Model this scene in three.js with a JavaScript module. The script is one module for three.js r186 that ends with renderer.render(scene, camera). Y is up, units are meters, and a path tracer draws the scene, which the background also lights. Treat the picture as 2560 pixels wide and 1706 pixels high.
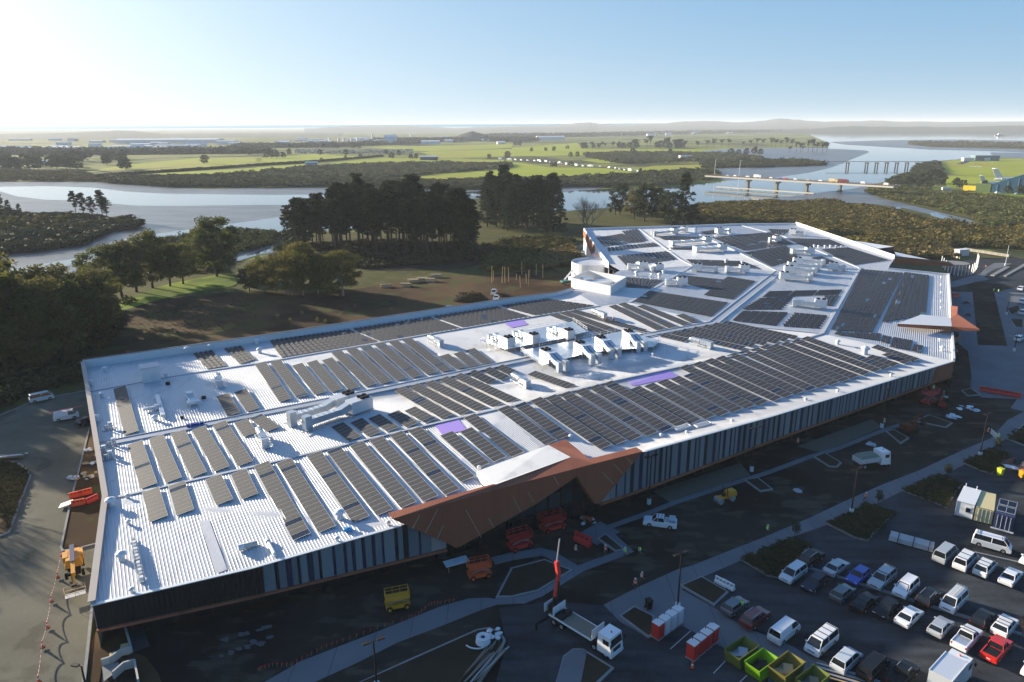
import * as THREE from 'three';
import { mergeGeometries } from 'three/addons/utils/BufferGeometryUtils.js';
import { MarchingCubes } from 'three/addons/objects/MarchingCubes.js';

// ---------------------------------------------------------------- camera, sky, sun, exposure
const scene = new THREE.Scene();
const FPX = 1800, CAMH = 62, HOR = 314, ROLL = -0.3;            // photo: 2560 x 1706 px
const PITCH = Math.atan((853 - HOR) / FPX);
const camera = new THREE.PerspectiveCamera(2 * Math.atan(853 / FPX) * 180 / Math.PI, 2560 / 1706, 0.5, 40000);
camera.position.set(0, CAMH, 0);
camera.rotation.order = 'YXZ';
camera.rotation.set(-PITCH, 0, ROLL * Math.PI / 180);
camera.updateMatrixWorld(true);

const EXPO = 2.9;
const SUN_AZ = -58 * Math.PI / 180, SUN_EL = 12.5 * Math.PI / 180;
const sunDir = new THREE.Vector3(Math.sin(SUN_AZ) * Math.cos(SUN_EL), Math.sin(SUN_EL), -Math.cos(SUN_AZ) * Math.cos(SUN_EL));
const sun = new THREE.DirectionalLight(new THREE.Color().setRGB(1, 0.88, 0.70), 5);
sun.position.copy(sunDir).multiplyScalar(900).add(new THREE.Vector3(30, 0, -220));
sun.target.position.set(30, 0, -220);
sun.castShadow = true; sun.shadow.radius = 1.3; sun.shadow.mapSize.set(4096, 4096);
Object.assign(sun.shadow.camera, { left: -420, right: 420, top: 260, bottom: -260, near: 10, far: 2200 });
scene.add(sun, sun.target);

{ // clear winter morning sky: blue overhead, pale at the horizon, wide aureole round the sun
  const W = 512, H = 256, data = new Float32Array(W * H * 4), d = new THREE.Vector3();
  for (let y = 0; y < H; y++) for (let x = 0; x < W; x++) {
    const el = ((y + 0.5) / H - 0.5) * Math.PI, az = ((x + 0.5) / W - 0.5) * 2 * Math.PI;
    d.set(Math.cos(az) * Math.cos(el), Math.sin(el), Math.sin(az) * Math.cos(el));
    const th = Math.acos(THREE.MathUtils.clamp(d.dot(sunDir), -1, 1)) * 180 / Math.PI;
    const k = Math.exp(-Math.max(el, 0) * 180 / Math.PI / 8.5), k2 = Math.exp(-Math.max(el, 0) * 180 / Math.PI / 30);
    const g1 = Math.exp(-th / 37) * (0.3 + 0.7 * Math.exp(-Math.max(el, 0) * 180 / Math.PI / 22)), g2 = Math.exp(-th / 12);
    const rgb = [
      0.004 + 0.02 * k2 + 0.34 * k + 1.45 * g1 + 2.2 * g2,
      0.11 + 0.30 * k2 + 0.14 * k + 1.33 * g1 + 2.0 * g2,
      0.44 + 0.36 * k2 - 0.11 * k + 1.08 * g1 + 1.6 * g2];
    const o = (y * W + x) * 4;
    for (let c = 0; c < 3; c++) data[o + c] = rgb[c] / EXPO;
    data[o + 3] = 1;
  }
  const sky = new THREE.DataTexture(data, W, H, THREE.RGBAFormat, THREE.FloatType);
  sky.mapping = THREE.EquirectangularReflectionMapping; sky.magFilter = THREE.LinearFilter; sky.minFilter = THREE.LinearFilter;
  sky.needsUpdate = true; scene.background = sky; scene.environment = sky;
}
scene.fog = new THREE.FogExp2(new THREE.Color(0.90, 0.95, 1.0), 0.00008);
const renderer = new THREE.WebGLRenderer({ antialias: true });
renderer.toneMapping = THREE.LinearToneMapping;
renderer.toneMappingExposure = EXPO;
renderer.shadowMap.enabled = true;

// ---------------------------------------------------------------- helpers
const V = (x, y, z) => new THREE.Vector3(x, y, z);
let seed = 7;
const rnd = () => { seed |= 0; seed = seed + 0x6D2B79F5 | 0; let t = Math.imul(seed ^ seed >>> 15, 1 | seed); t = t + Math.imul(t ^ t >>> 7, 61 | t) ^ t; return ((t ^ t >>> 14) >>> 0) / 4294967296; };
const rr = (a, b) => a + (b - a) * rnd();
const pick = a => a[Math.floor(rnd() * a.length)];
// a photo pixel gives a direction; the height of the surface it lies on gives the distance
const camX = V(1, 0, 0).applyQuaternion(camera.quaternion), camY = V(0, 1, 0).applyQuaternion(camera.quaternion), camZ = V(0, 0, -1).applyQuaternion(camera.quaternion);
const ray = (x, y) => camZ.clone().multiplyScalar(FPX).addScaledVector(camX, x - 1280).addScaledVector(camY, 853 - y).normalize();
const at = (p, H = 0) => { const d = ray(p[0], p[1]); return V(0, CAMH, 0).addScaledVector(d, (H - CAMH) / d.y); };
const fr = (ox, oy, s = 3.672) => (x, y) => [ox + x / s, oy + y / s];
const Fa = fr(0, 290), Fb = fr(640, 290), Fc = fr(1280, 290), Fd = fr(1920, 290), Fe = fr(0, 660), Fg = fr(640, 660), Fh = fr(1280, 540), Fi = fr(1920, 540);
const Fj = fr(0, 900), Fk = fr(0, 1279), Fl = fr(640, 900), Fm = fr(640, 1279), Fn = fr(1280, 900), Fo = fr(1280, 1279), Fp = fr(1920, 900), Fq = fr(1920, 1279);
const many = (f, ...xy) => { const r = []; for (let i = 0; i < xy.length; i += 2) r.push(f(xy[i], xy[i + 1])); return r; };

const taken = {};
const numbered = n => { const k = taken[n] = (taken[n] ?? -1) + 1; return k ? n + '_' + String(k).padStart(3, '0') : n; };
const shadow = m => { m.castShadow = m.receiveShadow = true; return m; };
function obj(name, geo, mat, parent) { const m = shadow(new THREE.Mesh(Array.isArray(geo) ? merge(geo) : geo, mat)); m.name = parent ? name : numbered(name); (parent ?? scene).add(m); return m; }
function tag(o, label, category, group, kind) { Object.assign(o.userData, { label, category }); if (group) o.userData.group = group; if (kind) o.userData.kind = kind; return o; }
function thing(name, label, category, group, pos, turn = 0) { const o = new THREE.Group(); o.name = numbered(name); scene.add(o); if (pos) o.position.copy(pos); o.rotation.y = turn; return tag(o, label, category, group); }
function copy(src, name, pos, turn = 0, scale = 1) { const o = src.clone(); o.name = numbered(name); o.userData = { ...src.userData }; o.position.copy(pos); o.rotation.y = turn; if (scale.isVector3) o.scale.copy(scale); else o.scale.setScalar(scale); scene.add(o); return o; }
function structure(o) { o.userData.kind = 'structure'; return o; }
function settle(g) { // move a group that was filled in world coordinates to its own base
  g.updateMatrixWorld(true); const b = new THREE.Box3().setFromObject(g), c = V((b.min.x + b.max.x) / 2, b.min.y, (b.min.z + b.max.z) / 2);
  for (const ch of g.children) ch.position.sub(c); g.position.add(c); return g;
}
const flat = g => { const n = g.index ? g.toNonIndexed() : g; for (const k of Object.keys(n.attributes)) if (!['position', 'normal', 'uv'].includes(k)) n.deleteAttribute(k); return n; };
const merge = gs => gs.length === 1 ? gs[0] : mergeGeometries(gs.map(flat), false);
const box = (w, h, d, x = 0, y = 0, z = 0, ry = 0, rz = 0, rx = 0) => { const g = new THREE.BoxGeometry(w, h, d); if (rx || ry || rz) g.applyMatrix4(new THREE.Matrix4().makeRotationFromEuler(new THREE.Euler(rx, ry, rz, 'YZX'))); return g.translate(x, y, z); };
const cyl = (r0, r1, h, x = 0, y = 0, z = 0, n = 10, rx = 0, rz = 0) => { const g = new THREE.CylinderGeometry(r1, r0, h, n); if (rx) g.rotateX(rx); if (rz) g.rotateZ(rz); return g.translate(x, y, z); };
const bar = (p, q, r0, r1 = r0, n = 6) => { const d = q.clone().sub(p), L = d.length(); const g = new THREE.CylinderGeometry(r1, r0, L, n); g.applyQuaternion(new THREE.Quaternion().setFromUnitVectors(V(0, 1, 0), d.normalize())); return g.translate((p.x + q.x) / 2, (p.y + q.y) / 2, (p.z + q.z) / 2); };
const beam = (p, q, w, h) => { const d = q.clone().sub(p), L = d.length(); const g = new THREE.BoxGeometry(L, h, w); const x = d.normalize(), z = V(x.z === 0 && x.x === 0 ? 1 : -x.z, 0, x.x).normalize(), y = z.clone().cross(x).multiplyScalar(-1).negate(); g.applyMatrix4(new THREE.Matrix4().makeBasis(x, y, z)); return g.translate((p.x + q.x) / 2, (p.y + q.y) / 2, (p.z + q.z) / 2); };
function tris(list) { // list of [A,B,C] -> flat shaded geometry, uv in metres
  const pos = [], uv = [];
  for (const t of list) for (const v of t) { pos.push(v.x, v.y, v.z); uv.push(v.x, v.z); }
  const g = new THREE.BufferGeometry(); g.setAttribute('position', new THREE.Float32BufferAttribute(pos, 3)); g.setAttribute('uv', new THREE.Float32BufferAttribute(uv, 2)); g.computeVertexNormals(); return g;
}
const quad = (A, B, C, D) => [[A, B, C], [A, C, D]];
function polyTris(pts) { const f = pts.map(p => new THREE.Vector2(p.x, p.z)); return THREE.ShapeUtils.triangulateShape(f, []).map(t => { let [A, B, C] = t.map(i => pts[i]); const n = B.clone().sub(A).cross(C.clone().sub(A)); return n.y < 0 ? [A, C, B] : [A, B, C]; }); }
const sheetGeo = (pts, y) => tris(polyTris(pts.map(p => V(p.x, y ?? p.y, p.z))));
function slabGeo(pts, y0, y1) { // solid plate: top, sides
  const t = polyTris(pts.map(p => V(p.x, y1, p.z))), n = pts.length;
  let area = 0; for (let i = 0; i < n; i++) { const p = pts[i], q = pts[(i + 1) % n]; area += p.x * q.z - q.x * p.z; }
  for (let i = 0; i < n; i++) { const p = pts[i], q = pts[(i + 1) % n], A = V(p.x, y0, p.z), B = V(q.x, y0, q.z), C = V(q.x, y1, q.z), D = V(p.x, y1, p.z); t.push(...(area > 0 ? quad(A, D, C, B) : quad(A, B, C, D))); }
  return tris(t);
}
function inset(pts, d) { // shrink a polygon in plan by d
  const n = pts.length; let area = 0; for (let i = 0; i < n; i++) { const p = pts[i], q = pts[(i + 1) % n]; area += p.x * q.z - q.x * p.z; }
  const s = area > 0 ? 1 : -1;
  return pts.map((p, i) => { const a = pts[(i + n - 1) % n], b = pts[(i + 1) % n]; const d1 = V(p.x - a.x, 0, p.z - a.z).normalize(), d2 = V(b.x - p.x, 0, b.z - p.z).normalize(); const n1 = V(-d1.z, 0, d1.x).multiplyScalar(s), n2 = V(-d2.z, 0, d2.x).multiplyScalar(s); const m = n1.clone().add(n2); const k = d / Math.max(0.35, m.lengthSq() / 2); return p.clone().addScaledVector(m, k / 1); });
}
const smooth = (pts, k = 4, closed = true) => new THREE.CatmullRomCurve3(pts, closed, 'centripetal').getPoints(pts.length * k).slice(0, closed ? -1 : undefined);
const ground = (px, H = 0) => px.map(p => at(p, H));

// tileable noise
const hash = (x, y, s) => { let h = Math.imul(x, 374761393) + Math.imul(y, 668265263) + Math.imul(s, 1274126177) | 0; h = Math.imul(h ^ h >>> 13, 1274126177); return ((h ^ h >>> 16) >>> 0) / 4294967296; };
function vn(x, y, per, s) { const xi = Math.floor(x), yi = Math.floor(y), fx = x - xi, fy = y - yi, u = fx * fx * (3 - 2 * fx), v = fy * fy * (3 - 2 * fy), m = n => ((n % per) + per) % per; const a = hash(m(xi), m(yi), s), b = hash(m(xi + 1), m(yi), s), c = hash(m(xi), m(yi + 1), s), d = hash(m(xi + 1), m(yi + 1), s); return a + (b - a) * u + (c - a) * v + (a - b - c + d) * u * v; }
const fbm = (u, v, per, oct, s) => { let t = 0, w = 0.5, n = 0; for (let o = 0; o < oct; o++) { t += w * vn(u * per, v * per, per, s + o * 17); n += w; w *= 0.55; per *= 2; } return t / n; };
function tex(size, metres, fn) { // fn(u,v) -> linear rgb
  const d = new Uint8Array(size * size * 4), enc = c => Math.round(255 * Math.min(1, c <= 0.0031308 ? c * 12.92 : 1.055 * Math.pow(Math.max(c, 0), 1 / 2.4) - 0.055));
  for (let y = 0; y < size; y++) for (let x = 0; x < size; x++) { const c = fn(x / size, y / size), o = (y * size + x) * 4; d[o] = enc(c[0]); d[o + 1] = enc(c[1]); d[o + 2] = enc(c[2]); d[o + 3] = 255; }
  const t = new THREE.DataTexture(d, size, size); t.colorSpace = THREE.SRGBColorSpace; t.wrapS = t.wrapT = THREE.RepeatWrapping; t.magFilter = THREE.LinearFilter; t.minFilter = THREE.LinearMipmapLinearFilter; t.generateMipmaps = true; t.repeat.set(1 / metres, 1 / metres); t.needsUpdate = true; return t;
}
const mix3 = (a, b, k) => [a[0] + (b[0] - a[0]) * k, a[1] + (b[1] - a[1]) * k, a[2] + (b[2] - a[2]) * k];
const sst = (a, b, x) => { const t = Math.min(1, Math.max(0, (x - a) / (b - a))); return t * t * (3 - 2 * t); };
const M = (r, g, b, rough = 0.7, o = {}) => new THREE.MeshPhysicalMaterial({ color: new THREE.Color().setRGB(r, g, b), roughness: rough, specularIntensity: rough >= 0.6 ? 0.3 : 1, ...o });
const MT = (t, rough = 0.95, o = {}) => new THREE.MeshPhysicalMaterial({ map: t, roughness: rough, side: THREE.DoubleSide, specularIntensity: rough >= 0.75 ? 0.12 : rough >= 0.5 ? 0.35 : 1, ...o });

// ---------------------------------------------------------------- materials
const mat = {
  asphalt: MT(tex(512, 38, (u, v) => { const n = fbm(u, v, 5, 5, 3), s = hash(u * 512 | 0, v * 512 | 0, 9), l = fbm(u * 0.999, v, 60, 2, 21); const sk = fbm(u, v * 6 % 1, 6, 4, 611), k = 0.044 + 0.045 * (n - 0.5) + 0.02 * (s - 0.5) + 0.05 * (sk - 0.5) + 0.010 * (l - 0.5); return [k * 0.9, k, k * 1.12]; }), 0.85),
  road: MT(tex(512, 45, (u, v) => { const n = fbm(u, v, 6, 5, 31), s = hash(u * 512 | 0, v * 512 | 0, 4), st = sst(0.6, 0.75, fbm(u, v, 11, 4, 77)); const k = 0.125 + 0.07 * (n - 0.5) + 0.03 * (s - 0.5) - 0.035 * st; return [k * 1.04, k * 0.99, k * 0.74]; }), 0.9),
  concrete: MT(tex(512, 22, (u, v) => { const n = fbm(u, v, 4, 6, 12), s = hash(u * 512 | 0, v * 512 | 0, 2), jx = Math.abs((u * 5) % 1 - 0.5) > 0.49 ? 0.6 : 1; const k = (0.16 + 0.07 * (n - 0.5) + 0.015 * (s - 0.5)) * jx; return [k * 0.95, k * 1.0, k * 1.05]; }), 0.8),
  kerb: MT(tex(128, 6, (u, v) => { const k = 0.24 + 0.10 * (fbm(u, v, 5, 4, 5) - 0.5); return [k, k, k * 0.97]; }), 0.8),
  earth: MT(tex(1024, 70, (u, v) => { const n = fbm(u, v, 4, 7, 41), m = fbm(u, v, 9, 5, 8), s = hash(u * 1024 | 0, v * 1024 | 0, 6); const c = mix3([0.045, 0.027, 0.015], [0.11, 0.070, 0.034], sst(0.3, 0.7, n)); const gr = sst(0.6, 0.68, m); return mix3(c, [0.06, 0.07, 0.022], gr * 0.7).map(q => q * (0.8 + 0.4 * s)); }), 1),
  soil: MT(tex(512, 20, (u, v) => { const n = fbm(u, v, 6, 6, 51), s = hash(u * 512 | 0, v * 512 | 0, 16); return mix3([0.02, 0.018, 0.013], [0.055, 0.045, 0.03], n).map(q => q * (0.7 + 0.6 * s)); }), 1),
  gravel: MT(tex(1024, 42, (u, v) => { const n = fbm(u, v, 5, 7, 61), t = 0.5 * fbm(u, v, 13, 4, 66) + 0.5 * fbm(u, v * 5 % 1, 7, 5, 69), s = hash(u * 1024 | 0, v * 1024 | 0, 26); const c = mix3([0.012, 0.013, 0.012], [0.036, 0.033, 0.027], sst(0.3, 0.72, n)); return mix3(c, [0.085, 0.075, 0.055], sst(0.52, 0.66, t) * 0.6).map(q => q * (0.75 + 0.5 * s)); }), 1),
  grass: MT(tex(512, 60, (u, v) => { const n = fbm(u, v, 5, 7, 71), s = hash(u * 512 | 0, v * 512 | 0, 36); return mix3([0.08, 0.12, 0.012], [0.19, 0.25, 0.025], sst(0.3, 0.7, n)).map(q => q * (0.75 + 0.5 * s)); }), 1),
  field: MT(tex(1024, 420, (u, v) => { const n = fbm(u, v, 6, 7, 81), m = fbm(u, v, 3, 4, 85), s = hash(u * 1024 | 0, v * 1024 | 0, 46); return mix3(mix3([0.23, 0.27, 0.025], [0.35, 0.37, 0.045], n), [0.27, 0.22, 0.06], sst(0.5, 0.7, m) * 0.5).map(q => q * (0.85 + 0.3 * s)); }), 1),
  plain: MT(tex(1024, 1500, (u, v) => { const n = fbm(u, v, 8, 7, 91), m = fbm(u, v, 14, 5, 95), f = fbm(u, v, 40, 3, 99); let c = mix3([0.14, 0.16, 0.032], [0.21, 0.225, 0.05], sst(0.3, 0.7, n)); c = mix3(c, [0.05, 0.06, 0.025], sst(0.53, 0.62, m)); return mix3(c, [0.13, 0.115, 0.055], sst(0.55, 0.7, f) * 0.5); }), 1),
  scrub: MT(tex(512, 90, (u, v) => { const n = fbm(u, v, 8, 6, 101), m = fbm(u, v, 30, 4, 105); return mix3(mix3([0.045, 0.05, 0.015], [0.10, 0.095, 0.03], n), [0.12, 0.10, 0.05], sst(0.55, 0.7, m) * 0.6); }), 1),
  mud: MT(tex(1024, 260, (u, v) => { const n = fbm(u, v * 3 % 1, 9, 7, 111), f = fbm(u, v, 90, 3, 113); const k = 0.12 + 0.16 * (n - 0.5) + 0.07 * (f - 0.5); return [k * 1.02, k, k * 0.97]; }), 0.36),
  water: new THREE.MeshPhysicalMaterial({ color: new THREE.Color().setRGB(0.035, 0.05, 0.055), roughness: 0.06, ior: 1.5, side: THREE.DoubleSide }),
  roof: MT(tex(1024, 46, (u, v) => { const n = fbm(u, v, 5, 6, 401), st = sst(0.58, 0.74, fbm(u, v * 0.5, 24, 4, 405)), s = hash(u * 1024 | 0, v * 1024 | 0, 77); const k = 0.51 + 0.10 * (n - 0.5) - 0.07 * st + 0.03 * (s - 0.5); return [k, k * 1.01, k * 1.03]; }), 0.48, { specularIntensity: 0.8 }), white: M(0.66, 0.66, 0.66, 0.5, { side: THREE.DoubleSide }),
  gutter: M(0.30, 0.33, 0.38, 0.5, { side: THREE.DoubleSide }), capTan: M(0.42, 0.36, 0.31, 0.6, { side: THREE.DoubleSide }),
  dark: M(0.012, 0.013, 0.018, 0.5, { side: THREE.DoubleSide }), black: M(0.015, 0.015, 0.016, 0.6),
  copper: MT(tex(256, 14, (u, v) => { const n = fbm(u, v, 5, 5, 121), j = Math.abs((u * 28) % 1 - 0.5) > 0.46 ? 0.75 : 1; return mix3([0.24, 0.080, 0.045], [0.32, 0.115, 0.062], n).map(q => q * j); }), 0.6),
  copperDark: M(0.13, 0.046, 0.03, 0.6, { side: THREE.DoubleSide }),
  glass: new THREE.MeshPhysicalMaterial({ color: new THREE.Color().setRGB(0.012, 0.016, 0.02), roughness: 0.06, side: THREE.DoubleSide }),
  galv: M(0.52, 0.56, 0.60, 0.32, { metalness: 0.55 }), galvLight: M(0.62, 0.64, 0.66, 0.4, { metalness: 0.3 }), steel: M(0.35, 0.36, 0.38, 0.5, { metalness: 0.4 }),
  pv: new THREE.MeshPhysicalMaterial({ color: new THREE.Color().setRGB(0.016, 0.017, 0.022), roughness: 0.66 }),
  pvGloss: new THREE.MeshPhysicalMaterial({ color: new THREE.Color().setRGB(0.010, 0.012, 0.022), roughness: 0.05 }),
  pvFrame: M(0.5, 0.5, 0.48, 0.5), bark: M(0.075, 0.055, 0.04, 1), barkPale: M(0.22, 0.18, 0.14, 1),
  yellow: M(0.60, 0.27, 0.012, 0.45), red: M(0.55, 0.03, 0.025, 0.45), orange: M(0.75, 0.10, 0.025, 0.5), lime: M(0.15, 0.31, 0.01, 0.6), olive: M(0.12, 0.14, 0.03, 0.6), blue: M(0.02, 0.05, 0.25, 0.4), timber: M(0.42, 0.30, 0.16, 0.85), timberGrey: M(0.20, 0.17, 0.13, 0.9), plastic: M(0.55, 0.58, 0.6, 0.5), rubber: M(0.012, 0.012, 0.013, 0.85), purple: M(0.36, 0.24, 0.62, 0.5), silver: M(0.45, 0.47, 0.49, 0.3, { metalness: 0.6 }), beige: M(0.55, 0.47, 0.26, 0.6), navy: M(0.03, 0.045, 0.11, 0.5), lampRed: M(0.35, 0.01, 0.01, 0.3), lampWhite: M(0.75, 0.75, 0.75, 0.15)
};

// ---------------------------------------------------------------- terrain, water, fields
const W2 = (pts, y) => pts.map(p => V(p.x, y, p.z));
{
  const g = new THREE.PlaneGeometry(60000, 60000, 1, 1).rotateX(-Math.PI / 2).translate(0, -0.6, -20000);
  const uv = g.attributes.uv, ps = g.attributes.position; for (let i = 0; i < uv.count; i++) uv.setXY(i, ps.getX(i), ps.getZ(i));
  structure(obj('ground', g, mat.plain));
}
const sheetPx = (name, px, y, m, k = 0) => structure(obj(name, sheetGeo(k ? smooth(ground(px), k) : ground(px), y), m));
// tidal mud of the creek and the bay
sheetPx('mudflat', [...many(Fa, -900, 600, 430, 603, 1100, 608, 1400, 622, 1600, 655, 1900, 668, 2350, 655), ...many(Fb, 660, 655, 1200, 672, 2030, 680), ...many(Fc, 480, 655, 900, 640, 480, 740), ...many(Fb, 1700, 760, 300, 1075, 150, 1250), ...many(Fa, 1900, 1335, 1500, 1260, 900, 1410, 500, 1480, 0, 1570, -900, 1650)], -0.45, mat.mud);
sheetPx('mudflat', [...many(Fd, -400, 300, 550, 290, 720, 300, 910, 310, 940, 328, 870, 365, 770, 400, 730, 440, 560, 485, 400, 522, 200, 552, 0, 578, -350, 600), ...many(Fc, 1850, 470, 1700, 400)], -0.44, mat.mud, 3);
sheetPx('mudflat', [...many(Fd, 1000, 600, 780, 650, 430, 700, 230, 725, -200, 770, -600, 800, -560, 835, 0, 810, 600, 790, 900, 800, 1250, 840, 1900, 1010, 1950, 980, 1500, 860, 1130, 770, 900, 690)], -0.44, mat.mud, 3);
sheetPx('mudflat', [...many(Fd, 560, 238, 1100, 222, 1700, 215, 2700, 230, 2700, 345, 1900, 318, 1500, 308, 1300, 295, 1000, 280, 700, 262)], -0.38, mat.mud);
sheetPx('mudflat', [...many(Fd, 2040, 335, 2700, 335, 2700, 400, 2080, 380)], -0.36, mat.mud);
sheetPx('river_bank', many(Fd, 600, 780, 850, 680, 1130, 655, 1500, 690, 2000, 745, 2700, 790, 2700, 1060, 1900, 1045, 1000, 865), -0.455, mat.scrub);
// open water
sheetPx('water', [...many(Fd, 370, 150, 700, 148, 1130, 148, 1600, 140, 2700, 160, 2700, 340, 2050, 333, 2080, 375, 1930, 385, 1550, 412, 1380, 445, 1330, 510, 1200, 560, 1050, 608, 950, 625, 780, 665, 430, 705, 230, 735, 0, 758), ...many(Fc, 2100, 790, 1900, 812, 1690, 822, 1500, 840, 870, 840, 500, 868, 300, 880, 300, 725, 480, 690, 900, 665, 1380, 655, 1700, 625, 1900, 600), ...many(Fd, -350, 590, 0, 572, 200, 545, 400, 515, 560, 478, 700, 430, 760, 400, 860, 362, 935, 330, 900, 315, 700, 305, 555, 300, 555, 245, 400, 180)], -0.40, mat.water);
sheetPx('water', [...many(Fa, -900, 660, 430, 640, 850, 655, 1150, 690, 1500, 710, 2350, 720), ...many(Fb, 560, 720, 1200, 700, 2030, 690), ...many(Fc, 480, 690, 480, 720), ...many(Fb, 1750, 735, 660, 790, 250, 815), ...many(Fa, 2350, 812, 1700, 822, 1250, 820, 1070, 805, 640, 772, 400, 765, 150, 735, 0, 690, -900, 690)], -0.41, mat.water);
sheetPx('water', [...many(Fa, 2350, 955), ...many(Fb, 190, 925, 700, 900, 1700, 800, 1700, 860, 900, 1040, 160, 1062, 0, 1042), ...many(Fa, 2150, 1100, 2100, 1150, 1600, 1200, 1400, 1165, 1100, 1185, 950, 1235, 700, 1340, 520, 1400, 350, 1440, 260, 1470, 0, 1510, -900, 1650, -900, 1480, 0, 1415, 180, 1385, 700, 1300, 950, 1195, 1180, 1112, 1700, 1040, 2000, 1000)], -0.41, mat.water);
sheetPx('water', [...many(Fa, 2050, 1320, 2350, 1245), ...many(Fb, 0, 1245, 130, 1195, 140, 1235, 0, 1275), ...many(Fa, 2150, 1335)], -0.41, mat.water);
sheetPx('water', many(Fd, 1490, 880, 1560, 885, 1700, 940, 1900, 1000, 1700, 965, 1500, 910), -0.41, mat.water);
sheetPx('water', many(Fd, 1130, 845, 1200, 830, 1230, 845, 1150, 852), -0.41, mat.water);
sheetPx('water', many(Fd, 330, 775, 480, 768, 500, 785, 380, 790), -0.41, mat.water);
// land inside the creek and along the banks
sheetPx('river_bank', many(Fa, -900, 860, 0, 880, 250, 925, 600, 930, 1050, 955, 1200, 975, 1270, 1012, 1240, 1032, 1000, 1060, 700, 1190, 300, 1245, -900, 1330), -0.33, mat.scrub);
sheetPx('river_bank', many(Fd, 1290, 245, 1700, 246, 2700, 262, 2700, 315, 1900, 295, 1500, 285, 1300, 262), -0.30, mat.scrub);
sheetPx('river_bank', many(Fd, -600, 410, 300, 405, 530, 430, 530, 450, 0, 470, -600, 480), -0.30, mat.scrub);
sheetPx('near_bank', [...many(Fa, -900, 1660, 0, 1580, 500, 1490, 900, 1420, 1500, 1270, 1900, 1345, 2350, 1310), ...many(Fb, 150, 1250, 170, 1070, 900, 1060, 1700, 870, 2100, 760), ...many(Fc, 300, 885, 870, 845, 1500, 845, 1690, 830, 2100, 1000), [1900, 800], [1500, 1000], [200, 1150], [-600, 1250]], -0.36, mat.scrub);
// pastures that catch the light
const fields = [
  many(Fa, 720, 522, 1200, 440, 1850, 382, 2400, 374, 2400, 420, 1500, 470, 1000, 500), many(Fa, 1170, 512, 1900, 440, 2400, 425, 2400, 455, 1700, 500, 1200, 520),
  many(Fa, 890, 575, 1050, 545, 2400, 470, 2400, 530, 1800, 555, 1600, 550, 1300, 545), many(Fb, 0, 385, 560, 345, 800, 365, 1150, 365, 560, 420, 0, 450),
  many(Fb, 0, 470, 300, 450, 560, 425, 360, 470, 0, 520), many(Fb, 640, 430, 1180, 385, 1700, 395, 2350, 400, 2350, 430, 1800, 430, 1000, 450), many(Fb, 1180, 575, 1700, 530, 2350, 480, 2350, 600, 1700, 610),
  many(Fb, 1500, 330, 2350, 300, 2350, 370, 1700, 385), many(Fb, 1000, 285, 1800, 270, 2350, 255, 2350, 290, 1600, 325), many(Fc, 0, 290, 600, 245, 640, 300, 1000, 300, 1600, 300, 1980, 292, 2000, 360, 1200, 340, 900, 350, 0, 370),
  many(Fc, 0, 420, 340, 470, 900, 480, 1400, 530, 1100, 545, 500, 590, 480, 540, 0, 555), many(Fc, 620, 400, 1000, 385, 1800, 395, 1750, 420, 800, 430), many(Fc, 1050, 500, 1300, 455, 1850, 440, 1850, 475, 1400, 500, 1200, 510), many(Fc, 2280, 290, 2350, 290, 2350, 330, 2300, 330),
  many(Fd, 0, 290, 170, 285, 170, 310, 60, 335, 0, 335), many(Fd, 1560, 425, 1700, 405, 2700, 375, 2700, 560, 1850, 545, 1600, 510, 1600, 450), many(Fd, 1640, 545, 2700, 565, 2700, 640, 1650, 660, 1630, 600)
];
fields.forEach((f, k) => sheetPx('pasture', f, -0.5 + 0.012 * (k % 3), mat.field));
sheetPx('verge', many(Fd, 1500, 680, 2700, 690, 2700, 780, 2000, 760), -0.3, mat.grass);

// hills: a crest read from the skyline at a given distance, with a foot on the plain
function hills(px, dist, foot, m, rough, step = 4) {
  const crest = new THREE.CatmullRomCurve3(px.map(p => V(p[0], p[1], 0)), false, 'centripetal').getPoints(px.length * step);
  const rows = [[], [], [], []];
  crest.forEach((c, k) => {
    const d = ray(c.x, c.y), hz = Math.hypot(d.x, d.z), top = V(0, CAMH, 0).addScaledVector(d, dist / hz); top.y = Math.max(top.y + rough * (fbm(k / 64 % 1, 0.3, 32, 3, 200) - 0.5), 6);
    const out = V(d.x / hz, 0, d.z / hz);
    rows[0].push(V(0, -1, 0).addScaledVector(out, dist - foot)); rows[1].push(V(0, top.y * (0.35 + 0.3 * vn(k / 9, 0.5, 64, 5)), 0).addScaledVector(out, dist - foot * (0.4 + 0.2 * vn(k / 9, 3.5, 64, 7)))); rows[2].push(top); rows[3].push(V(0, -1, 0).addScaledVector(out, dist + foot * 1.4));
  });
  const t = []; for (let r = 0; r < 3; r++) for (let k = 0; k + 1 < crest.length; k++) t.push(...quad(rows[r][k], rows[r][k + 1], rows[r + 1][k + 1], rows[r + 1][k]));
  return structure(obj('hills', tris(t), m));
}
const hillMat = M(0.035, 0.05, 0.035, 1, { side: THREE.DoubleSide });
hills([[-500, 332], [0, 336], [231, 330], [286, 327], [365, 330], [408, 334], [640, 335], [760, 338], [850, 339]], 6500, 1500, hillMat, 14);
hills([[760, 322], [841, 317], [994, 315], [1157, 319], [1280, 315], [1380, 313], [1468, 306], [1500, 310], [1607, 310], [1688, 306], [1776, 302], [1852, 306], [1920, 301], [1955, 297], [2010, 301], [2110, 304], [2181, 301], [2247, 304], [2400, 305], [2560, 306], [3000, 306]], 11000, 3000, hillMat, 26);
hills([[1250, 333], [1400, 331], [1600, 328], [1720, 325], [1850, 324], [2000, 323], [2100, 317], [2200, 316], [2350, 317], [2560, 315], [3000, 316]], 6400, 900, hillMat, 12);
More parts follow.
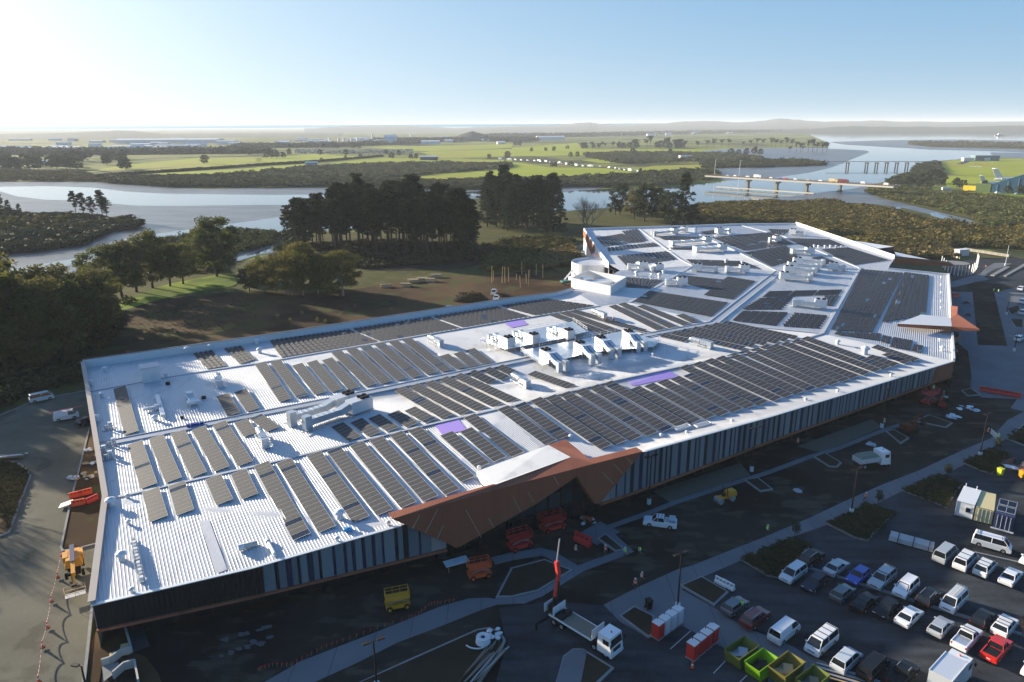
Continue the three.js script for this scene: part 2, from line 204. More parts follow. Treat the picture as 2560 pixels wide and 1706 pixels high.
{ const c = at([1182, 352]); const g = new THREE.ConeGeometry(130, 46, 24, 4).translate(c.x, 22, c.z); const ps = g.attributes.position; for (let k = 0; k < ps.count; k++) { const h = (ps.getY(k) + 1) / 46; ps.setY(k, ps.getY(k) - 6 * Math.pow(h, 3) + 3 * (hash(k, 2, 4) - 0.5)); } g.computeVertexNormals(); structure(obj('hill', g, hillMat)); }

// ---------------------------------------------------------------- vegetation
const leafMats = {};
const leaf = (r, g, b, t = 0.25) => leafMats[[r, g, b]] ??= new THREE.MeshPhysicalMaterial({ color: new THREE.Color().setRGB(r, g, b), roughness: 0.95, transmission: t, thickness: 0, side: THREE.DoubleSide, specularIntensity: 0.2 });
function foliage(clumps, n, size) { // leaf sprays spread through the clumps' volumes
  const pos = new Float32Array(n * 18); const tot = clumps.reduce((s, c) => s + c[3] * c[3] * (c[4] ?? c[3]), 0); let o = 0;
  const u = V(0, 0, 0), v = V(0, 0, 0), p = V(0, 0, 0);
  for (let k = 0; k < n; k++) {
    let pickAt = rnd() * tot, c = clumps[0]; for (const q of clumps) { pickAt -= q[3] * q[3] * (q[4] ?? q[3]); c = q; if (pickAt <= 0) break; }
    u.set(rnd() - 0.5, rnd() - 0.5, rnd() - 0.5).normalize(); const rad = Math.pow(rnd(), 0.45);
    p.set(c[0] + u.x * c[3] * rad, c[1] + u.y * (c[4] ?? c[3]) * rad, c[2] + u.z * c[3] * rad);
    const s = size * rr(0.55, 1.35); u.set(rnd() - 0.5, (rnd() - 0.5) * 0.7, rnd() - 0.5).normalize().multiplyScalar(s); v.set(rnd() - 0.5, rnd() - 0.2, rnd() - 0.5).normalize().multiplyScalar(s * 0.55);
    const q = [[-u.x - v.x * 0.3, -u.y - v.y * 0.3, -u.z - v.z * 0.3], [v.x, v.y, v.z], [u.x, u.y, u.z], [-v.x * 0.8, -v.y * 0.8, -v.z * 0.8]];
    for (const i of [0, 3, 1, 1, 3, 2]) { pos[o++] = p.x + q[i][0]; pos[o++] = p.y + q[i][1]; pos[o++] = p.z + q[i][2]; }
  }
  const g = new THREE.BufferGeometry(); g.setAttribute('position', new THREE.BufferAttribute(pos, 3)); g.computeVertexNormals(); return g;
}
const treeProtos = {};
function proto(name, trunk, crown, trunkMat, crownMat) { const o = new THREE.Group(); if (trunk) obj('trunk', trunk, trunkMat, o); if (crown) obj('crown', crown, crownMat, o); (treeProtos[name] ??= []).push(o); return o; }
for (let k = 0; k < 5; k++) { // tall plantation pine with a bare lower trunk
  const tr = [bar(V(0, -0.5, 0), V(rr(-0.4, 0.4), 12, rr(-0.4, 0.4)), 0.42, 0.32, 7), bar(V(0, 11.8, 0), V(0, 25, 0), 0.32, 0.08, 6)], cl = [];
  const lo = 7.5 + k * 1.1; for (let h = lo; h < 26; h += 1.0) { const sp = (h < lo + 3 ? 2.4 : 4.6) * (1.12 - Math.pow(Math.max(0, (h - 16) / 11), 2)), nb = h < 15 ? 2 : 4; for (let b = 0; b < nb; b++) { const a = rnd() * 6.28, d = sp * rr(0.35, 0.95); cl.push([Math.cos(a) * d, h + rr(-0.4, 0.6), Math.sin(a) * d, rr(1.3, 2.1), rr(0.6, 1.0)]); tr.push(bar(V(0, h - 0.9, 0), V(Math.cos(a) * d, h, Math.sin(a) * d), 0.09, 0.03, 4)); } }
  for (let b = 0; b < 9; b++) { const a = rnd() * 6.28, h = rr(5, 12); tr.push(bar(V(0, h, 0), V(Math.cos(a) * rr(1, 2.6), h + rr(-0.3, 0.5), Math.sin(a) * rr(1, 2.6)), 0.05, 0.015, 4)); }
  proto('pine', merge(tr), foliage(cl, 3600, 0.55), mat.bark, leaf(0.026, 0.036, 0.013, 0.12));
}
for (let k = 0; k < 3; k++) { // pine clothed to the ground
  const cl = []; for (let h = 2; h < 24; h += 1.0) { const sp = 5.2 * Math.pow(1 - h / 25.5, 0.75) + 0.5; for (let b = 0; b < 5; b++) { const a = rnd() * 6.28, d = sp * rr(0.3, 1); cl.push([Math.cos(a) * d, h + rr(-0.5, 0.5) - d * 0.08, Math.sin(a) * d, rr(0.9, 1.5), rr(0.45, 0.8)]); } }
  proto('edge_pine', bar(V(0, -0.5, 0), V(0, 24, 0), 0.45, 0.06, 7), foliage(cl, 2600, 0.6), mat.bark, leaf(0.032, 0.045, 0.015, 0.15));
}
function broad(name, H, R, n, size, col, bk, low = 0.32, tf = 0.3) { // rounded crown of many clumps on spreading limbs
  const tr = [bar(V(0, -0.5, 0), V(rr(-0.4, 0.4), H * low, rr(-0.4, 0.4)), 0.027 * H, 0.02 * H, 8)], cl = [];
  const nb = 30; for (let b = 0; b < nb; b++) { const a = b * 2.4 + rr(-0.5, 0.5), f = (b + 0.5) / nb, h = H * (low * 0.75 + (0.97 - low * 0.75) * f), d = R * Math.sqrt(Math.max(0.02, 1 - Math.pow(Math.abs(f - 0.3) / 0.78, 2.2))) * rr(0.35, 0.92); const e = V(Math.cos(a) * d, h, Math.sin(a) * d), m = V(e.x * 0.4, H * low * 0.8 + (h - H * low * 0.8) * 0.5, e.z * 0.4); if (b % 3 === 0) tr.push(bar(V(0, H * low * 0.7, 0), m, 0.14, 0.09, 5), bar(m, e, 0.09, 0.03, 4)); for (let q = 0; q < 2; q++) cl.push([e.x + rr(-1, 1) * R * 0.16, e.y + rr(-0.6, 0.6) * H * 0.05, e.z + rr(-1, 1) * R * 0.16, R * rr(0.2, 0.32), H * rr(0.06, 0.10)]); }
  return proto(name, merge(tr), foliage(cl, n, size), bk, leaf(...col, tf));
}
for (let k = 0; k < 4; k++) broad('pohutukawa', 14, 6.6, 7000, 0.36, [[0.10, 0.105, 0.026], [0.12, 0.11, 0.03], [0.075, 0.088, 0.024], [0.105, 0.098, 0.032]][k], mat.bark, 0.3, 0.45);
for (let k = 0; k < 3; k++) broad('gum', 13, 6.6, 6000, 0.34, [0.125, 0.115, 0.026], mat.barkPale, 0.28, 0.35);
for (let k = 0; k < 3; k++) broad('shade_tree', 16, 7, 5000, 0.44, [0.03, 0.042, 0.014], mat.bark, 0.25, 0.15);
for (let k = 0; k < 4; k++) broad('far_tree', 12, 6, 520, 1.1, [0.035, 0.048, 0.02], mat.bark, 0.22, 0.12);
for (let k = 0; k < 3; k++) { const cl = []; for (let b = 0; b < 14; b++) { const a = rnd() * 6.28, d = 5 * rnd(); cl.push([Math.cos(a) * d, 12.5 + rr(-3, 3.4), Math.sin(a) * d, rr(1.2, 2.2), rr(0.8, 1.4)]); } proto('far_pine', merge([bar(V(0, -0.5, 0), V(0.3, 15, 0), 0.4, 0.12, 5), bar(V(0.1, 7, 0), V(2.5, 12, 1), 0.16, 0.06, 4), bar(V(0.1, 8, 0), V(-2.4, 12.5, -1.5), 0.16, 0.06, 4)]), foliage(cl, 420, 1.0), mat.bark, leaf(0.03, 0.042, 0.018, 0.1)); }
{ // leafless tree: only branches
  const tr = []; const grow = (p, d, L, r, lv) => { const q = p.clone().addScaledVector(d, L); tr.push(bar(p, q, r, r * 0.65, lv > 3 ? 5 : 3)); if (lv === 0) return; const n = lv > 3 ? 4 : 3; for (let k = 0; k < n; k++) grow(q, d.clone().multiplyScalar(1.15).add(V(rr(-0.8, 0.8), rr(-0.05, 0.5), rr(-0.8, 0.8))).normalize(), L * rr(0.62, 0.85), r * 0.6, lv - 1); };
  for (let k = 0; k < 6; k++) grow(V(rr(-0.5, 0.5), -0.3, rr(-0.5, 0.5)), V(rr(-0.5, 0.5), 1, rr(-0.5, 0.5)).normalize(), rr(3.4, 4.4), 0.24, 4);
  const o = new THREE.Group(); obj('branches', merge(tr), M(0.34, 0.26, 0.19, 1), o); treeProtos.bare = [o];
}
const plantTree = (kind, name, p, s, label, cat, group) => { const o = copy(pick(treeProtos[kind]), name, p, rnd() * 6.28, V(s * rr(0.88, 1.12), s * rr(0.9, 1.1), s * rr(0.88, 1.12))); return tag(o, label, cat, group); };
const G = (f, x, y) => at(f(x, y));

// ---- the pine stand behind the building (trunk bases along its front edge and in depth)
const pineLab = ['tall dark pine with bare trunk in the dense pine stand behind the yard', 'pine tree', 'pines of the large stand'];
{
  const A = G(Fb, 330, 1260), B = G(Fb, 1950, 1330), depth = 55; const ax = B.clone().sub(A), back = V(0.05, 0, -1);
  for (let k = 0; k < 84; k++) { const t = (k + rr(0.1, 0.9)) / 84; const p = A.clone().addScaledVector(ax, t).addScaledVector(back, depth * Math.pow(rnd(), 0.8) * (0.6 + 0.4 * Math.sin(t * 3))); p.y = 0; plantTree('pine', 'pine_tree', p, (0.98 + 0.28 * Math.sin(Math.min(1, t * 1.25) * 2.4)) * rr(0.78, 1.08), ...pineLab); }
  for (const [x, y, s] of [[300, 1200, 0.92], [380, 1215, 1.0], [470, 1225, 1.0], [1880, 1320, 0.9], [1990, 1280, 0.75]]) plantTree('edge_pine', 'pine_tree', G(Fb, x, y), s, 'dense pine clothed in branches down to the ground at the end of the pine stand', 'pine tree', 'edge pines of the large stand');
  const C = G(Fc, -300, 1020), D = G(Fc, 400, 1050); for (let k = 0; k < 30; k++) { const p = C.clone().lerp(D, (k + rnd()) / 30).addScaledVector(back, rr(0, 45)); plantTree(k % 3 ? 'pine' : 'edge_pine', 'pine_tree', p, rr(1.0, 1.3), 'tall dark pine in the smaller stand beside the leafless tree', 'pine tree', 'pines of the small stand'); }
  for (const [x, y, s] of [[440, 1060, 1.05], [-40, 1050, 1.0], [330, 1075, 0.8]]) plantTree('edge_pine', 'pine_tree', G(Fc, x, y), s, 'bushy pine at the edge of the small stand', 'pine tree', 'edge pines of the small stand');
}
tag(copy(treeProtos.bare[0], 'bare_tree', G(Fc, 690, 1045), 0.4, 1.55), 'wide leafless tree with pale brown branches behind the white roof', 'tree');
// ---- trees behind the far wing
for (const [x, y, s, kd] of [[990, 900, 1.0, 'shade_tree'], [950, 905, 0.55, 'shade_tree'], [1120, 950, 1.05, 'pohutukawa'], [1215, 965, 1.15, 'shade_tree'], [1330, 930, 0.95, 'shade_tree'], [1460, 1000, 1.05, 'shade_tree'], [1580, 1005, 1.1, 'edge_pine'], [1650, 990, 0.6, 'shade_tree'], [1400, 960, 0.9, 'pohutukawa']]) plantTree(kd, 'evergreen_tree', G(Fc, x, y), s * 1.25, 'dark evergreen tree in the clump by the creek behind the far wing', 'tree', 'evergreens behind the far wing');
// ---- trees left of and behind the yard
for (const [x, y, s] of [[-120, 900, 1.5], [60, 1010, 1.45], [250, 1000, 1.3], [380, 950, 1.35], [160, 860, 1.4], [560, 820, 1.2], [700, 700, 1.25], [850, 660, 1.15], [900, 560, 1.1], [-80, 760, 1.5], [470, 700, 1.25], [640, 560, 1.1], [300, 760, 1.3]]) plantTree('pohutukawa', 'coastal_tree', at(Fe(x, y)), s * 1.22, 'dense dark coastal tree crowding the left of the driveway', 'tree', 'trees left of the driveway');
for (const [x, y, s] of [[1120, 300, 1.0], [1250, 250, 1.05], [1400, 215, 1.1], [1560, 200, 0.9], [1680, 180, 0.8], [1000, 330, 0.95], [1990, 110, 1.25], [1900, 70, 0.95]]) plantTree('pohutukawa', 'creek_tree', at(Fe(x, y)), s * 1.38, 'open crowned tree on the creek bank beyond the grass', 'tree', 'trees on the creek bank');
for (const [x, y, s] of [[290, 280, 1.0], [430, 285, 1.1], [570, 270, 1.0], [800, 290, 1.05], [180, 250, 0.9], [690, 250, 0.95], [60, 260, 0.75]]) plantTree('gum', 'spreading_tree', G(Fg, x, y), s * 1.3, 'olive green spreading tree with visible trunk at the edge of the bare yard', 'tree', 'spreading trees by the yard');
tag(copy(treeProtos.shade_tree[0], 'round_tree', at(Fe(2290, 250)), 0, 0.62), 'round dark tree alone on the green grass by the yard', 'tree');
// trees left of the picture whose long shadows cross the driveway and the roof's left end
for (const [x, z, s] of [[-128, -112, 1.0], [-140, -122, 1.15], [-160, -172, 1.5], [-172, -150, 1.4], [-146, -184, 1.55], [-185, -190, 1.6], [-118, -88, 0.8]]) plantTree('pohutukawa', 'roadside_tree', V(x, -0.2, z), s, 'large tree on the far side of the driveway bend', 'tree', 'trees across the driveway');
tag(copy(treeProtos.bare[0], 'roadside_tree', V(-112, -0.2, -118), 0.9, 1.0), 'leafless tree throwing branch shadows over the driveway', 'tree');
// small trees on the river point
for (const [x, y, s] of [[700, 925, 0.8], [770, 935, 0.85], [850, 940, 0.8], [945, 955, 0.95], [985, 950, 0.8]]) plantTree('pine', 'shore_pine', G(Fa, x, y), s * 0.8, 'pine in the small clump on the bushy river point', 'pine tree', 'pines on the river point');
for (const [x, y, s] of [[120, 1010, 0.5], [240, 1000, 0.45], [350, 1020, 0.5], [430, 990, 0.4], [560, 1010, 0.5], [640, 980, 0.42], [1090, 1000, 0.4], [1180, 1005, 0.35], [40, 1080, 0.55], [300, 1100, 0.5], [520, 1080, 0.45], [760, 1060, 0.4]]) plantTree('pohutukawa', 'shore_bush', G(Fa, x, y), s, 'rounded bushy tree rising from the river point scrub', 'tree', 'bushy trees on the river point');
for (const [x, y, s] of [[10, 900, 1.0], [90, 940, 0.8], [190, 960, 0.7], [-60, 900, 1.0]]) plantTree('edge_pine', 'shore_tree', G(Fa, x, y), s * 0.75, 'dark conifer at the landward end of the river point', 'tree', 'conifers on the river point');

// ---- shrub cover: uncounted, instanced
const leafWhite = new THREE.MeshPhysicalMaterial({ color: 0xffffff, roughness: 0.95, transmission: 0.12, thickness: 0, side: THREE.DoubleSide, specularIntensity: 0.2 });
const shrubGeo = [0, 1, 2].map(() => { const cl = []; for (let b = 0; b < 6; b++) cl.push([rr(-0.6, 0.6), rr(0.35, 0.75), rr(-0.6, 0.6), rr(0.3, 0.5), rr(0.25, 0.4)]); return foliage(cl, 46, 0.26); });
const inPoly = (x, z, P) => { let c = false; for (let i = 0, j = P.length - 1; i < P.length; j = i++) if ((P[i].z > z) !== (P[j].z > z) && x < (P[j].x - P[i].x) * (z - P[i].z) / (P[j].z - P[i].z) + P[i].x) c = !c; return c; };
function cover(name, label, px, n, s0, s1, cols, y = -0.3, sq = 1, cat = 'shrubs') {
  const P = ground(px), xs = P.map(p => p.x), zs = P.map(p => p.z), x0 = Math.min(...xs), x1 = Math.max(...xs), z0 = Math.min(...zs), z1 = Math.max(...zs);
  const im = shadow(new THREE.InstancedMesh(pick(shrubGeo), leafWhite, n)), m = new THREE.Matrix4(), c = new THREE.Color(); let k = 0, guard = 0;
  while (k < n && guard++ < n * 30) { const x = rr(x0, x1), z = rr(z0, z1); if (!inPoly(x, z, P)) continue; const fb = fbm((x / 300 + 50) % 1, (z / 300 + 50) % 1, 14, 4, 300); if (fb < 0.33 && rnd() < 0.8) continue; const s = rr(s0, s1) * (0.5 + 1.0 * fb) * (rnd() < 0.03 ? 1.4 : 1); m.compose(V(x, y, z), new THREE.Quaternion().setFromAxisAngle(V(0, 1, 0), rnd() * 6.28), V(s * 1.25, s * sq, s * 1.25)); im.setMatrixAt(k, m); const q = pick(cols), v = rr(0.75, 1.3); im.setColorAt(k, c.setRGB(q[0] * v, q[1] * v, q[2] * v)); k++; }
  im.count = k; im.name = numbered(name); scene.add(im); tag(im, label, cat, undefined, 'stuff');
}

const olive = [[0.135, 0.105, 0.026], [0.10, 0.085, 0.022], [0.16, 0.125, 0.034], [0.075, 0.07, 0.02]], dkg = [[0.04, 0.05, 0.018], [0.055, 0.062, 0.02], [0.03, 0.04, 0.016]];
sheetPx('mangrove_ground', [...many(Fc, 1690, 830, 2350, 790), ...many(Fd, 600, 800, 1000, 860, 1500, 960, 2000, 1040, 2700, 1020, 2700, 1260, 1800, 1200, 1170, 1250, 600, 1120, 260, 985), ...many(Fc, 1900, 985, 1700, 985)], -0.35, mat.scrub);
cover('mangroves', 'low olive brown mangrove scrub covering the flat behind the far wing', [...many(Fc, 1690, 825, 2350, 785), ...many(Fd, 600, 795, 1000, 855, 1500, 955, 2000, 1035, 2700, 1010, 2700, 1240, 1800, 1190, 1170, 1240, 600, 1110, 260, 980), ...many(Fc, 1900, 980, 1700, 980)], 15000, 1.6, 3.0, olive);
cover('mangroves', 'lighter green scrub on the bank between mudflat and airfield', many(Fd, 900, 690, 1130, 660, 1500, 690, 2100, 750, 2700, 790, 2700, 1010, 2000, 1010, 1900, 930, 1500, 830, 1130, 760), 5200, 1.8, 3.6, [[0.10, 0.11, 0.03], [0.075, 0.085, 0.025], [0.12, 0.115, 0.04]]);
cover('bank_scrub', 'dark scrub on the water edge below the airfield', many(Fd, 1080, 610, 1200, 565, 1330, 515, 1380, 450, 1550, 420, 1600, 500, 1400, 560, 1300, 620, 1150, 650), 1500, 2, 4, dkg);
cover('river_point_scrub', 'dense dark scrub covering the river point with pines', many(Fa, -500, 880, 0, 885, 250, 925, 600, 930, 1050, 955, 1200, 975, 1265, 1010, 1200, 1035, 1000, 1060, 700, 1190, 300, 1240, -500, 1300), 7000, 2.4, 4.6, [[0.05, 0.055, 0.022], [0.065, 0.065, 0.025], [0.04, 0.045, 0.02]]);
cover('creek_bank_scrub', 'olive scrub along the far bank of the creek', [...many(Fb, -1400, 560, 0, 590, 660, 600, 1250, 600, 1750, 605, 2100, 590), ...many(Fc, 480, 580, 900, 560, 1200, 540, 1850, 500, 1900, 570, 1400, 640, 900, 650, 480, 650), ...many(Fb, 2030, 670, 1200, 665, 660, 650, 0, 655, -800, 650, -1400, 610)], 5200, 3, 5.5, [[0.07, 0.08, 0.03], [0.09, 0.09, 0.035], [0.055, 0.065, 0.025]]);
cover('mangroves', 'mangrove scrub on the dark spit before the slim pier', many(Fd, -600, 412, 300, 408, 530, 432, 530, 452, 0, 470, -600, 482), 1500, 3, 5, dkg);
sheetPx('river_bank', many(Fa, -700, 500, 300, 505, 720, 525, 1000, 560, 1400, 590, 1500, 625, 1100, 606, 430, 601, -700, 600), -0.43, mat.scrub);
cover('creek_bank_scrub', 'hazy scrub on the far bank below the sun side wood', many(Fa, -500, 505, 300, 510, 720, 530, 1000, 565, 1400, 595, 1450, 615, 1100, 603, 430, 598, -500, 596), 1700, 2, 4.5, [[0.10, 0.095, 0.04], [0.13, 0.11, 0.05]]);
cover('island_scrub', 'brown scrub on the low island across the channel', many(Fd, 1290, 247, 1700, 248, 2700, 264, 2700, 300, 1900, 286, 1500, 280, 1300, 262), 1500, 4, 8, [[0.10, 0.09, 0.05], [0.07, 0.07, 0.04]]);
cover('rough_scrub', 'patchy scrub between the pastures across the creek', many(Fb, -600, 560, 0, 520, 360, 480, 900, 450, 1500, 430, 2350, 440, 2350, 475, 1700, 525, 1150, 575, 700, 590, 0, 600), 4200, 2.2, 4.6, [[0.09, 0.10, 0.04], [0.12, 0.105, 0.05], [0.06, 0.075, 0.03]]);
cover('rough_scrub', 'patchy scrub between the motorway and the far paddocks', many(Fc, 650, 350, 1200, 335, 2000, 350, 2300, 380, 2300, 440, 1700, 420, 1000, 440, 700, 380), 1800, 3, 6, [[0.07, 0.08, 0.03], [0.09, 0.09, 0.04]]);
cover('toetoe_grass', 'tall tawny grass tufts on the bank beside the service lane', many(Fc, 180, 1280, 540, 1170, 640, 1330, 520, 1370, 300, 1400), 1500, 0.8, 1.6, [[0.20, 0.15, 0.06], [0.15, 0.12, 0.05]], -0.2, 1.2);
cover('rough_scrub', 'olive scrub between the pine stand and the service lane', [...many(Fc, -50, 1150, 300, 1130, 560, 1140, 540, 1170, 180, 1280, 250, 1400, 0, 1410), ...many(Fb, 2100, 1430, 2080, 1200, 2200, 1180)], 1500, 1.4, 2.6, [[0.10, 0.09, 0.025], [0.075, 0.07, 0.02]]);
cover('toetoe_grass', 'tawny grass mound behind the copper canopy of the far corner', many(Fd, 1170, 1260, 1250, 1170, 1400, 1180, 1620, 1180, 1760, 1290, 1600, 1300, 1250, 1310), 1700, 1.0, 2.0, [[0.17, 0.13, 0.045], [0.13, 0.105, 0.04]], -0.1, 1.2);
cover('undergrowth', 'dark undergrowth below the pines', [...many(Fb, 200, 1230, 1000, 1150, 2000, 1200), ...many(Fb, 2000, 1330, 1000, 1400, 300, 1290)], 2600, 1.2, 2.6, [[0.03, 0.035, 0.012], [0.05, 0.048, 0.018]]);
cover('undergrowth', 'tangled undergrowth beneath the trees left of the driveway', [...many(Fe, -400, 700, 600, 500, 1050, 420, 1100, 600, 880, 830, 740, 900, 720, 1060, 250, 1190, 0, 1320, -400, 1450)], 2600, 1.0, 2.4, [[0.06, 0.055, 0.018], [0.09, 0.075, 0.02], [0.04, 0.04, 0.014]]);
cover('creek_bank_scrub', 'olive scrub between the grass and the near channel', [...many(Fb, -1200, 1200, -250, 1060, 0, 1060, 170, 1080, 140, 1180, -200, 1260, -350, 1420, -700, 1440)], 2200, 1.4, 3, [[0.08, 0.085, 0.022], [0.06, 0.065, 0.02]]);

// ---- scattered far trees and belts
const farSpots = [ // frame, x, y, size, kind
  ...[[1880, 440, 1.25], [2240, 350, 1.1], [2290, 360, 0.9]].map(q => [Fa, ...q, 'far_tree']),
  ...[[90, 385, 1], [140, 385, 1.2], [190, 385, 1.1], [250, 385, 1], [305, 360, 1.1], [590, 360, 1.1], [825, 360, 1.0], [1195, 352, 0.8], [1245, 392, 0.95], [1310, 365, 0.9], [1420, 395, 0.8], [1470, 395, 0.8], [2140, 390, 0.75], [2310, 395, 1.1], [960, 380, 0.7], [820, 395, 0.6], [600, 425, 0.7], [740, 300, 1.2], [900, 300, 1.5], [950, 300, 1.2]].map(q => [Fb, ...q, 'far_tree']),
  ...[[70, 275, 1.4], [30, 275, 1.2], [180, 330, 0.8], [385, 325, 0.9], [310, 325, 0.8], [510, 305, 0.9], [540, 380, 0.8], [600, 378, 0.95], [700, 372, 0.8], [370, 470, 0.55], [400, 470, 0.6], [545, 465, 0.62], [1110, 355, 1.1], [1450, 360, 1.0], [2010, 365, 1.2], [2080, 365, 1], [2150, 360, 1.1], [2230, 355, 1.5], [2280, 360, 1.0], [1180, 520, 0.5], [960, 430, 0.6]].map(q => [Fc, ...q, 'far_tree']),
  ...[[1700, 300, 1.2], [1790, 298, 1.25], [1850, 290, 1.4], [1920, 285, 1.4], [1990, 285, 1.5], [2120, 285, 1.1], [2190, 285, 1.2], [2250, 285, 1.4], [2300, 285, 1.4]].map(q => [Fc, ...q, 'far_pine']),
  ...[[30, 285, 1.5], [70, 285, 1.4], [120, 285, 1.35], [170, 285, 1.45], [220, 288, 1.4], [260, 330, 1.3], [300, 335, 1.2], [370, 330, 1.5], [410, 330, 1.7], [450, 330, 1.6], [500, 335, 1.4], [540, 330, 1.3], [200, 335, 0.9], [320, 330, 0.8]].map(q => [Fd, ...q, 'far_pine']),
  ...[[1290, 640, 0.75], [1390, 660, 0.75], [1450, 620, 1.0], [1510, 610, 1.1], [1570, 640, 1.0], [1480, 665, 0.8], [1600, 620, 0.9], [1730, 650, 0.7], [1790, 670, 0.65], [1980, 690, 0.75], [2200, 715, 0.6], [2310, 715, 0.65], [2345, 720, 0.65]].map(q => [Fd, ...q, 'far_tree'])];
for (const [f, x, y, s, kd] of farSpots) { const p = G(f, x, y); plantTree(kd, kd === 'far_pine' ? 'distant_pine' : 'distant_tree', p, s, f === Fd && kd === 'far_tree' ? 'rounded tree along the airfield road beyond the mudflat' : kd === 'far_pine' ? 'flat topped pine in the row on the far headland' : 'single rounded tree standing in the far paddocks', kd === 'far_pine' ? 'pine tree' : 'tree', f === Fd && kd === 'far_tree' ? 'airfield road trees' : kd === 'far_pine' ? 'headland pines' : 'paddock trees'); }
for (let k = 0; k < 46; k++) { const x = rr(640, 1590), p = G(Fc, x, 302 - rr(0, 10)); plantTree(rnd() < 0.5 ? 'far_pine' : 'far_tree', 'plantation_tree', p, (1.05 + 0.65 * Math.exp(-Math.pow((x - 1350) / 220, 2))) * rr(0.85, 1.15), 'tree in the long dark wood across the paddocks', 'tree', 'wood across the paddocks'); }
for (let k = 0; k < 75; k++) { const p = G(Fa, rr(-150, 1180), rr(370, 495)); plantTree('far_tree', 'hazy_tree', p, rr(1.1, 1.7), 'hazy tree in the wood across the creek on the sun side', 'tree', 'hazy wood across the creek'); }
function belt(label, pxs, n, s0, s1, spread) { const P = ground(pxs), cv = new THREE.CatmullRomCurve3(P); const im = shadow(new THREE.InstancedMesh(foliage([[0, 0.55, 0, 0.6, 0.5], [0.5, 0.4, 0.2, 0.45, 0.35], [-0.4, 0.4, -0.3, 0.45, 0.35]], 60, 0.3), leafWhite, n)), m = new THREE.Matrix4(), c = new THREE.Color(); for (let k = 0; k < n; k++) { const p = cv.getPoint(rnd()); const s = rr(s0, s1); m.compose(V(p.x + rr(-1, 1) * spread, -0.6, p.z + rr(-1, 1) * spread), new THREE.Quaternion().setFromAxisAngle(V(0, 1, 0), rnd() * 6.28), V(s * 1.3, s, s * 1.3)); im.setMatrixAt(k, m); const v = rr(0.7, 1.3); im.setColorAt(k, c.setRGB(0.045 * v, 0.06 * v, 0.026 * v)); } im.name = numbered('tree_belt'); scene.add(im); tag(im, label, 'trees', undefined, 'stuff'); }
belt('hazy line of trees along the far side of the sunny pastures', many(Fa, -300, 330, 300, 345, 1200, 345, 2350, 335), 700, 9, 16, 60);
belt('dark tree line behind the far pastures below the town', many(Fb, -100, 285, 500, 285, 1000, 268, 1400, 255), 420, 9, 15, 50);
belt('long tree line at the foot of the small conical hill', many(Fb, 1250, 240, 1700, 235, 2100, 225, 2400, 235), 500, 12, 20, 90);
belt('far tree line along the head of the bay', many(Fc, -200, 195, 500, 190, 1200, 172, 1800, 160, 2350, 155), 700, 12, 22, 140);
belt('tree line on the far shore of the bay', many(Fd, -300, 150, 100, 148, 370, 145), 260, 14, 24, 60);
belt('distant shoreline trees across the open water', many(Fd, 400, 143, 1000, 140, 1600, 132, 2600, 150), 700, 14, 26, 120);
belt('hedge between the sunny pastures', many(Fa, 1000, 545, 1700, 500, 2350, 455), 420, 2, 4, 3);
belt('hedge between the middle pastures', many(Fb, 0, 455, 560, 420, 1150, 370), 420, 2.5, 4.5, 4);
belt('hedge below the sunny pastures', many(Fa, 920, 580, 1600, 570, 2000, 570, 2350, 545), 600, 3.5, 6, 10);

// ---------------------------------------------------------------- the shopping centre
const projY = P => { const v = P.clone().sub(camera.position), z = v.dot(camZ); return 853 - FPX * v.dot(camY) / z; };
const heightAt = (P, y) => { let a = 0, b = 40; for (let k = 0; k < 40; k++) { const m = (a + b) / 2; if (projY(V(P.x, m, P.z)) > y) a = m; else b = m; } return (a + b) / 2; };
const centre = thing('shopping_centre', 'huge flat white roofed shopping centre with striped blue walls and copper entrance', 'building');
const SOF = 2.7; // underside of the fascia
const facade = [[242, 1574, 1513], [640, 1488, 1420], [1007, 1399, 1314], [1116, 1372, 1282], [1498, 1259.5, 1163], [1607, 1222, 1129], [1920, 1104, 1042], [2309, 964, 924], [2378, 940, 903]].map(([x, yb, yt]) => { const p = at([x, yb], SOF); return { p, h: heightAt(p, yt), x }; });
const fTop = facade.map(f => V(f.p.x, f.h, f.p.z));
const L = {
  l0: [[209, 921, 7.4], [640, 857, 7.9], [1280, 756, 8.5], [1390, 741, 8.6], [1432, 727, 8.6]],
  l1: [[220, 980, 7.3], [447, 939, 7.6], [640, 910, 7.9], [940, 859, 8.3], [1280, 801, 8.7], [1498, 766, 8.8]],
  l2: [[242, 1115, 7.0], [640, 1038, 7.6], [967, 973, 8.2], [1280, 907, 8.7], [1626, 837, 8.7], [1784, 808, 8.6]],
  l3: [[264, 1251, 6.8], [640, 1167, 7.5], [1048, 1069, 8.5], [1280, 1016, 9.0], [1522, 956, 9.0], [1778, 901, 8.6], [1920, 875, 8.3], [2056, 835, 8.0]]
};
const P3 = a => at([a[0], a[1]], a[2]);
const ll = Object.fromEntries(Object.entries(L).map(([k, v]) => [k, v.map(P3)]));
const kv = { A: [1574, 757, 8.8], B: [1784, 808, 8.6], C: [1947, 680, 9.2], D: [1904, 673, 9.2], E: [1732, 665, 9.4], F: [1552, 676, 9.0], G: [1522, 690, 8.8], H: [1460, 575, 11], I: [1596, 571, 10.6], J: [1701, 649, 9.6], K: [1522, 660, 9.2], N: [1487, 616, 10.2], O: [1737, 567, 10.4], P: [1737, 581, 10.2], Q: [1838, 627, 9.8], R: [1850, 563, 10.4], S: [1961, 592, 10], T: [2151, 671, 8.8], U: [1990, 562, 10.4], W: [2237, 647, 9], X: [2220, 672, 8.8], Y: [2056, 835, 8.0], Z: [2372, 688, 7.6] };
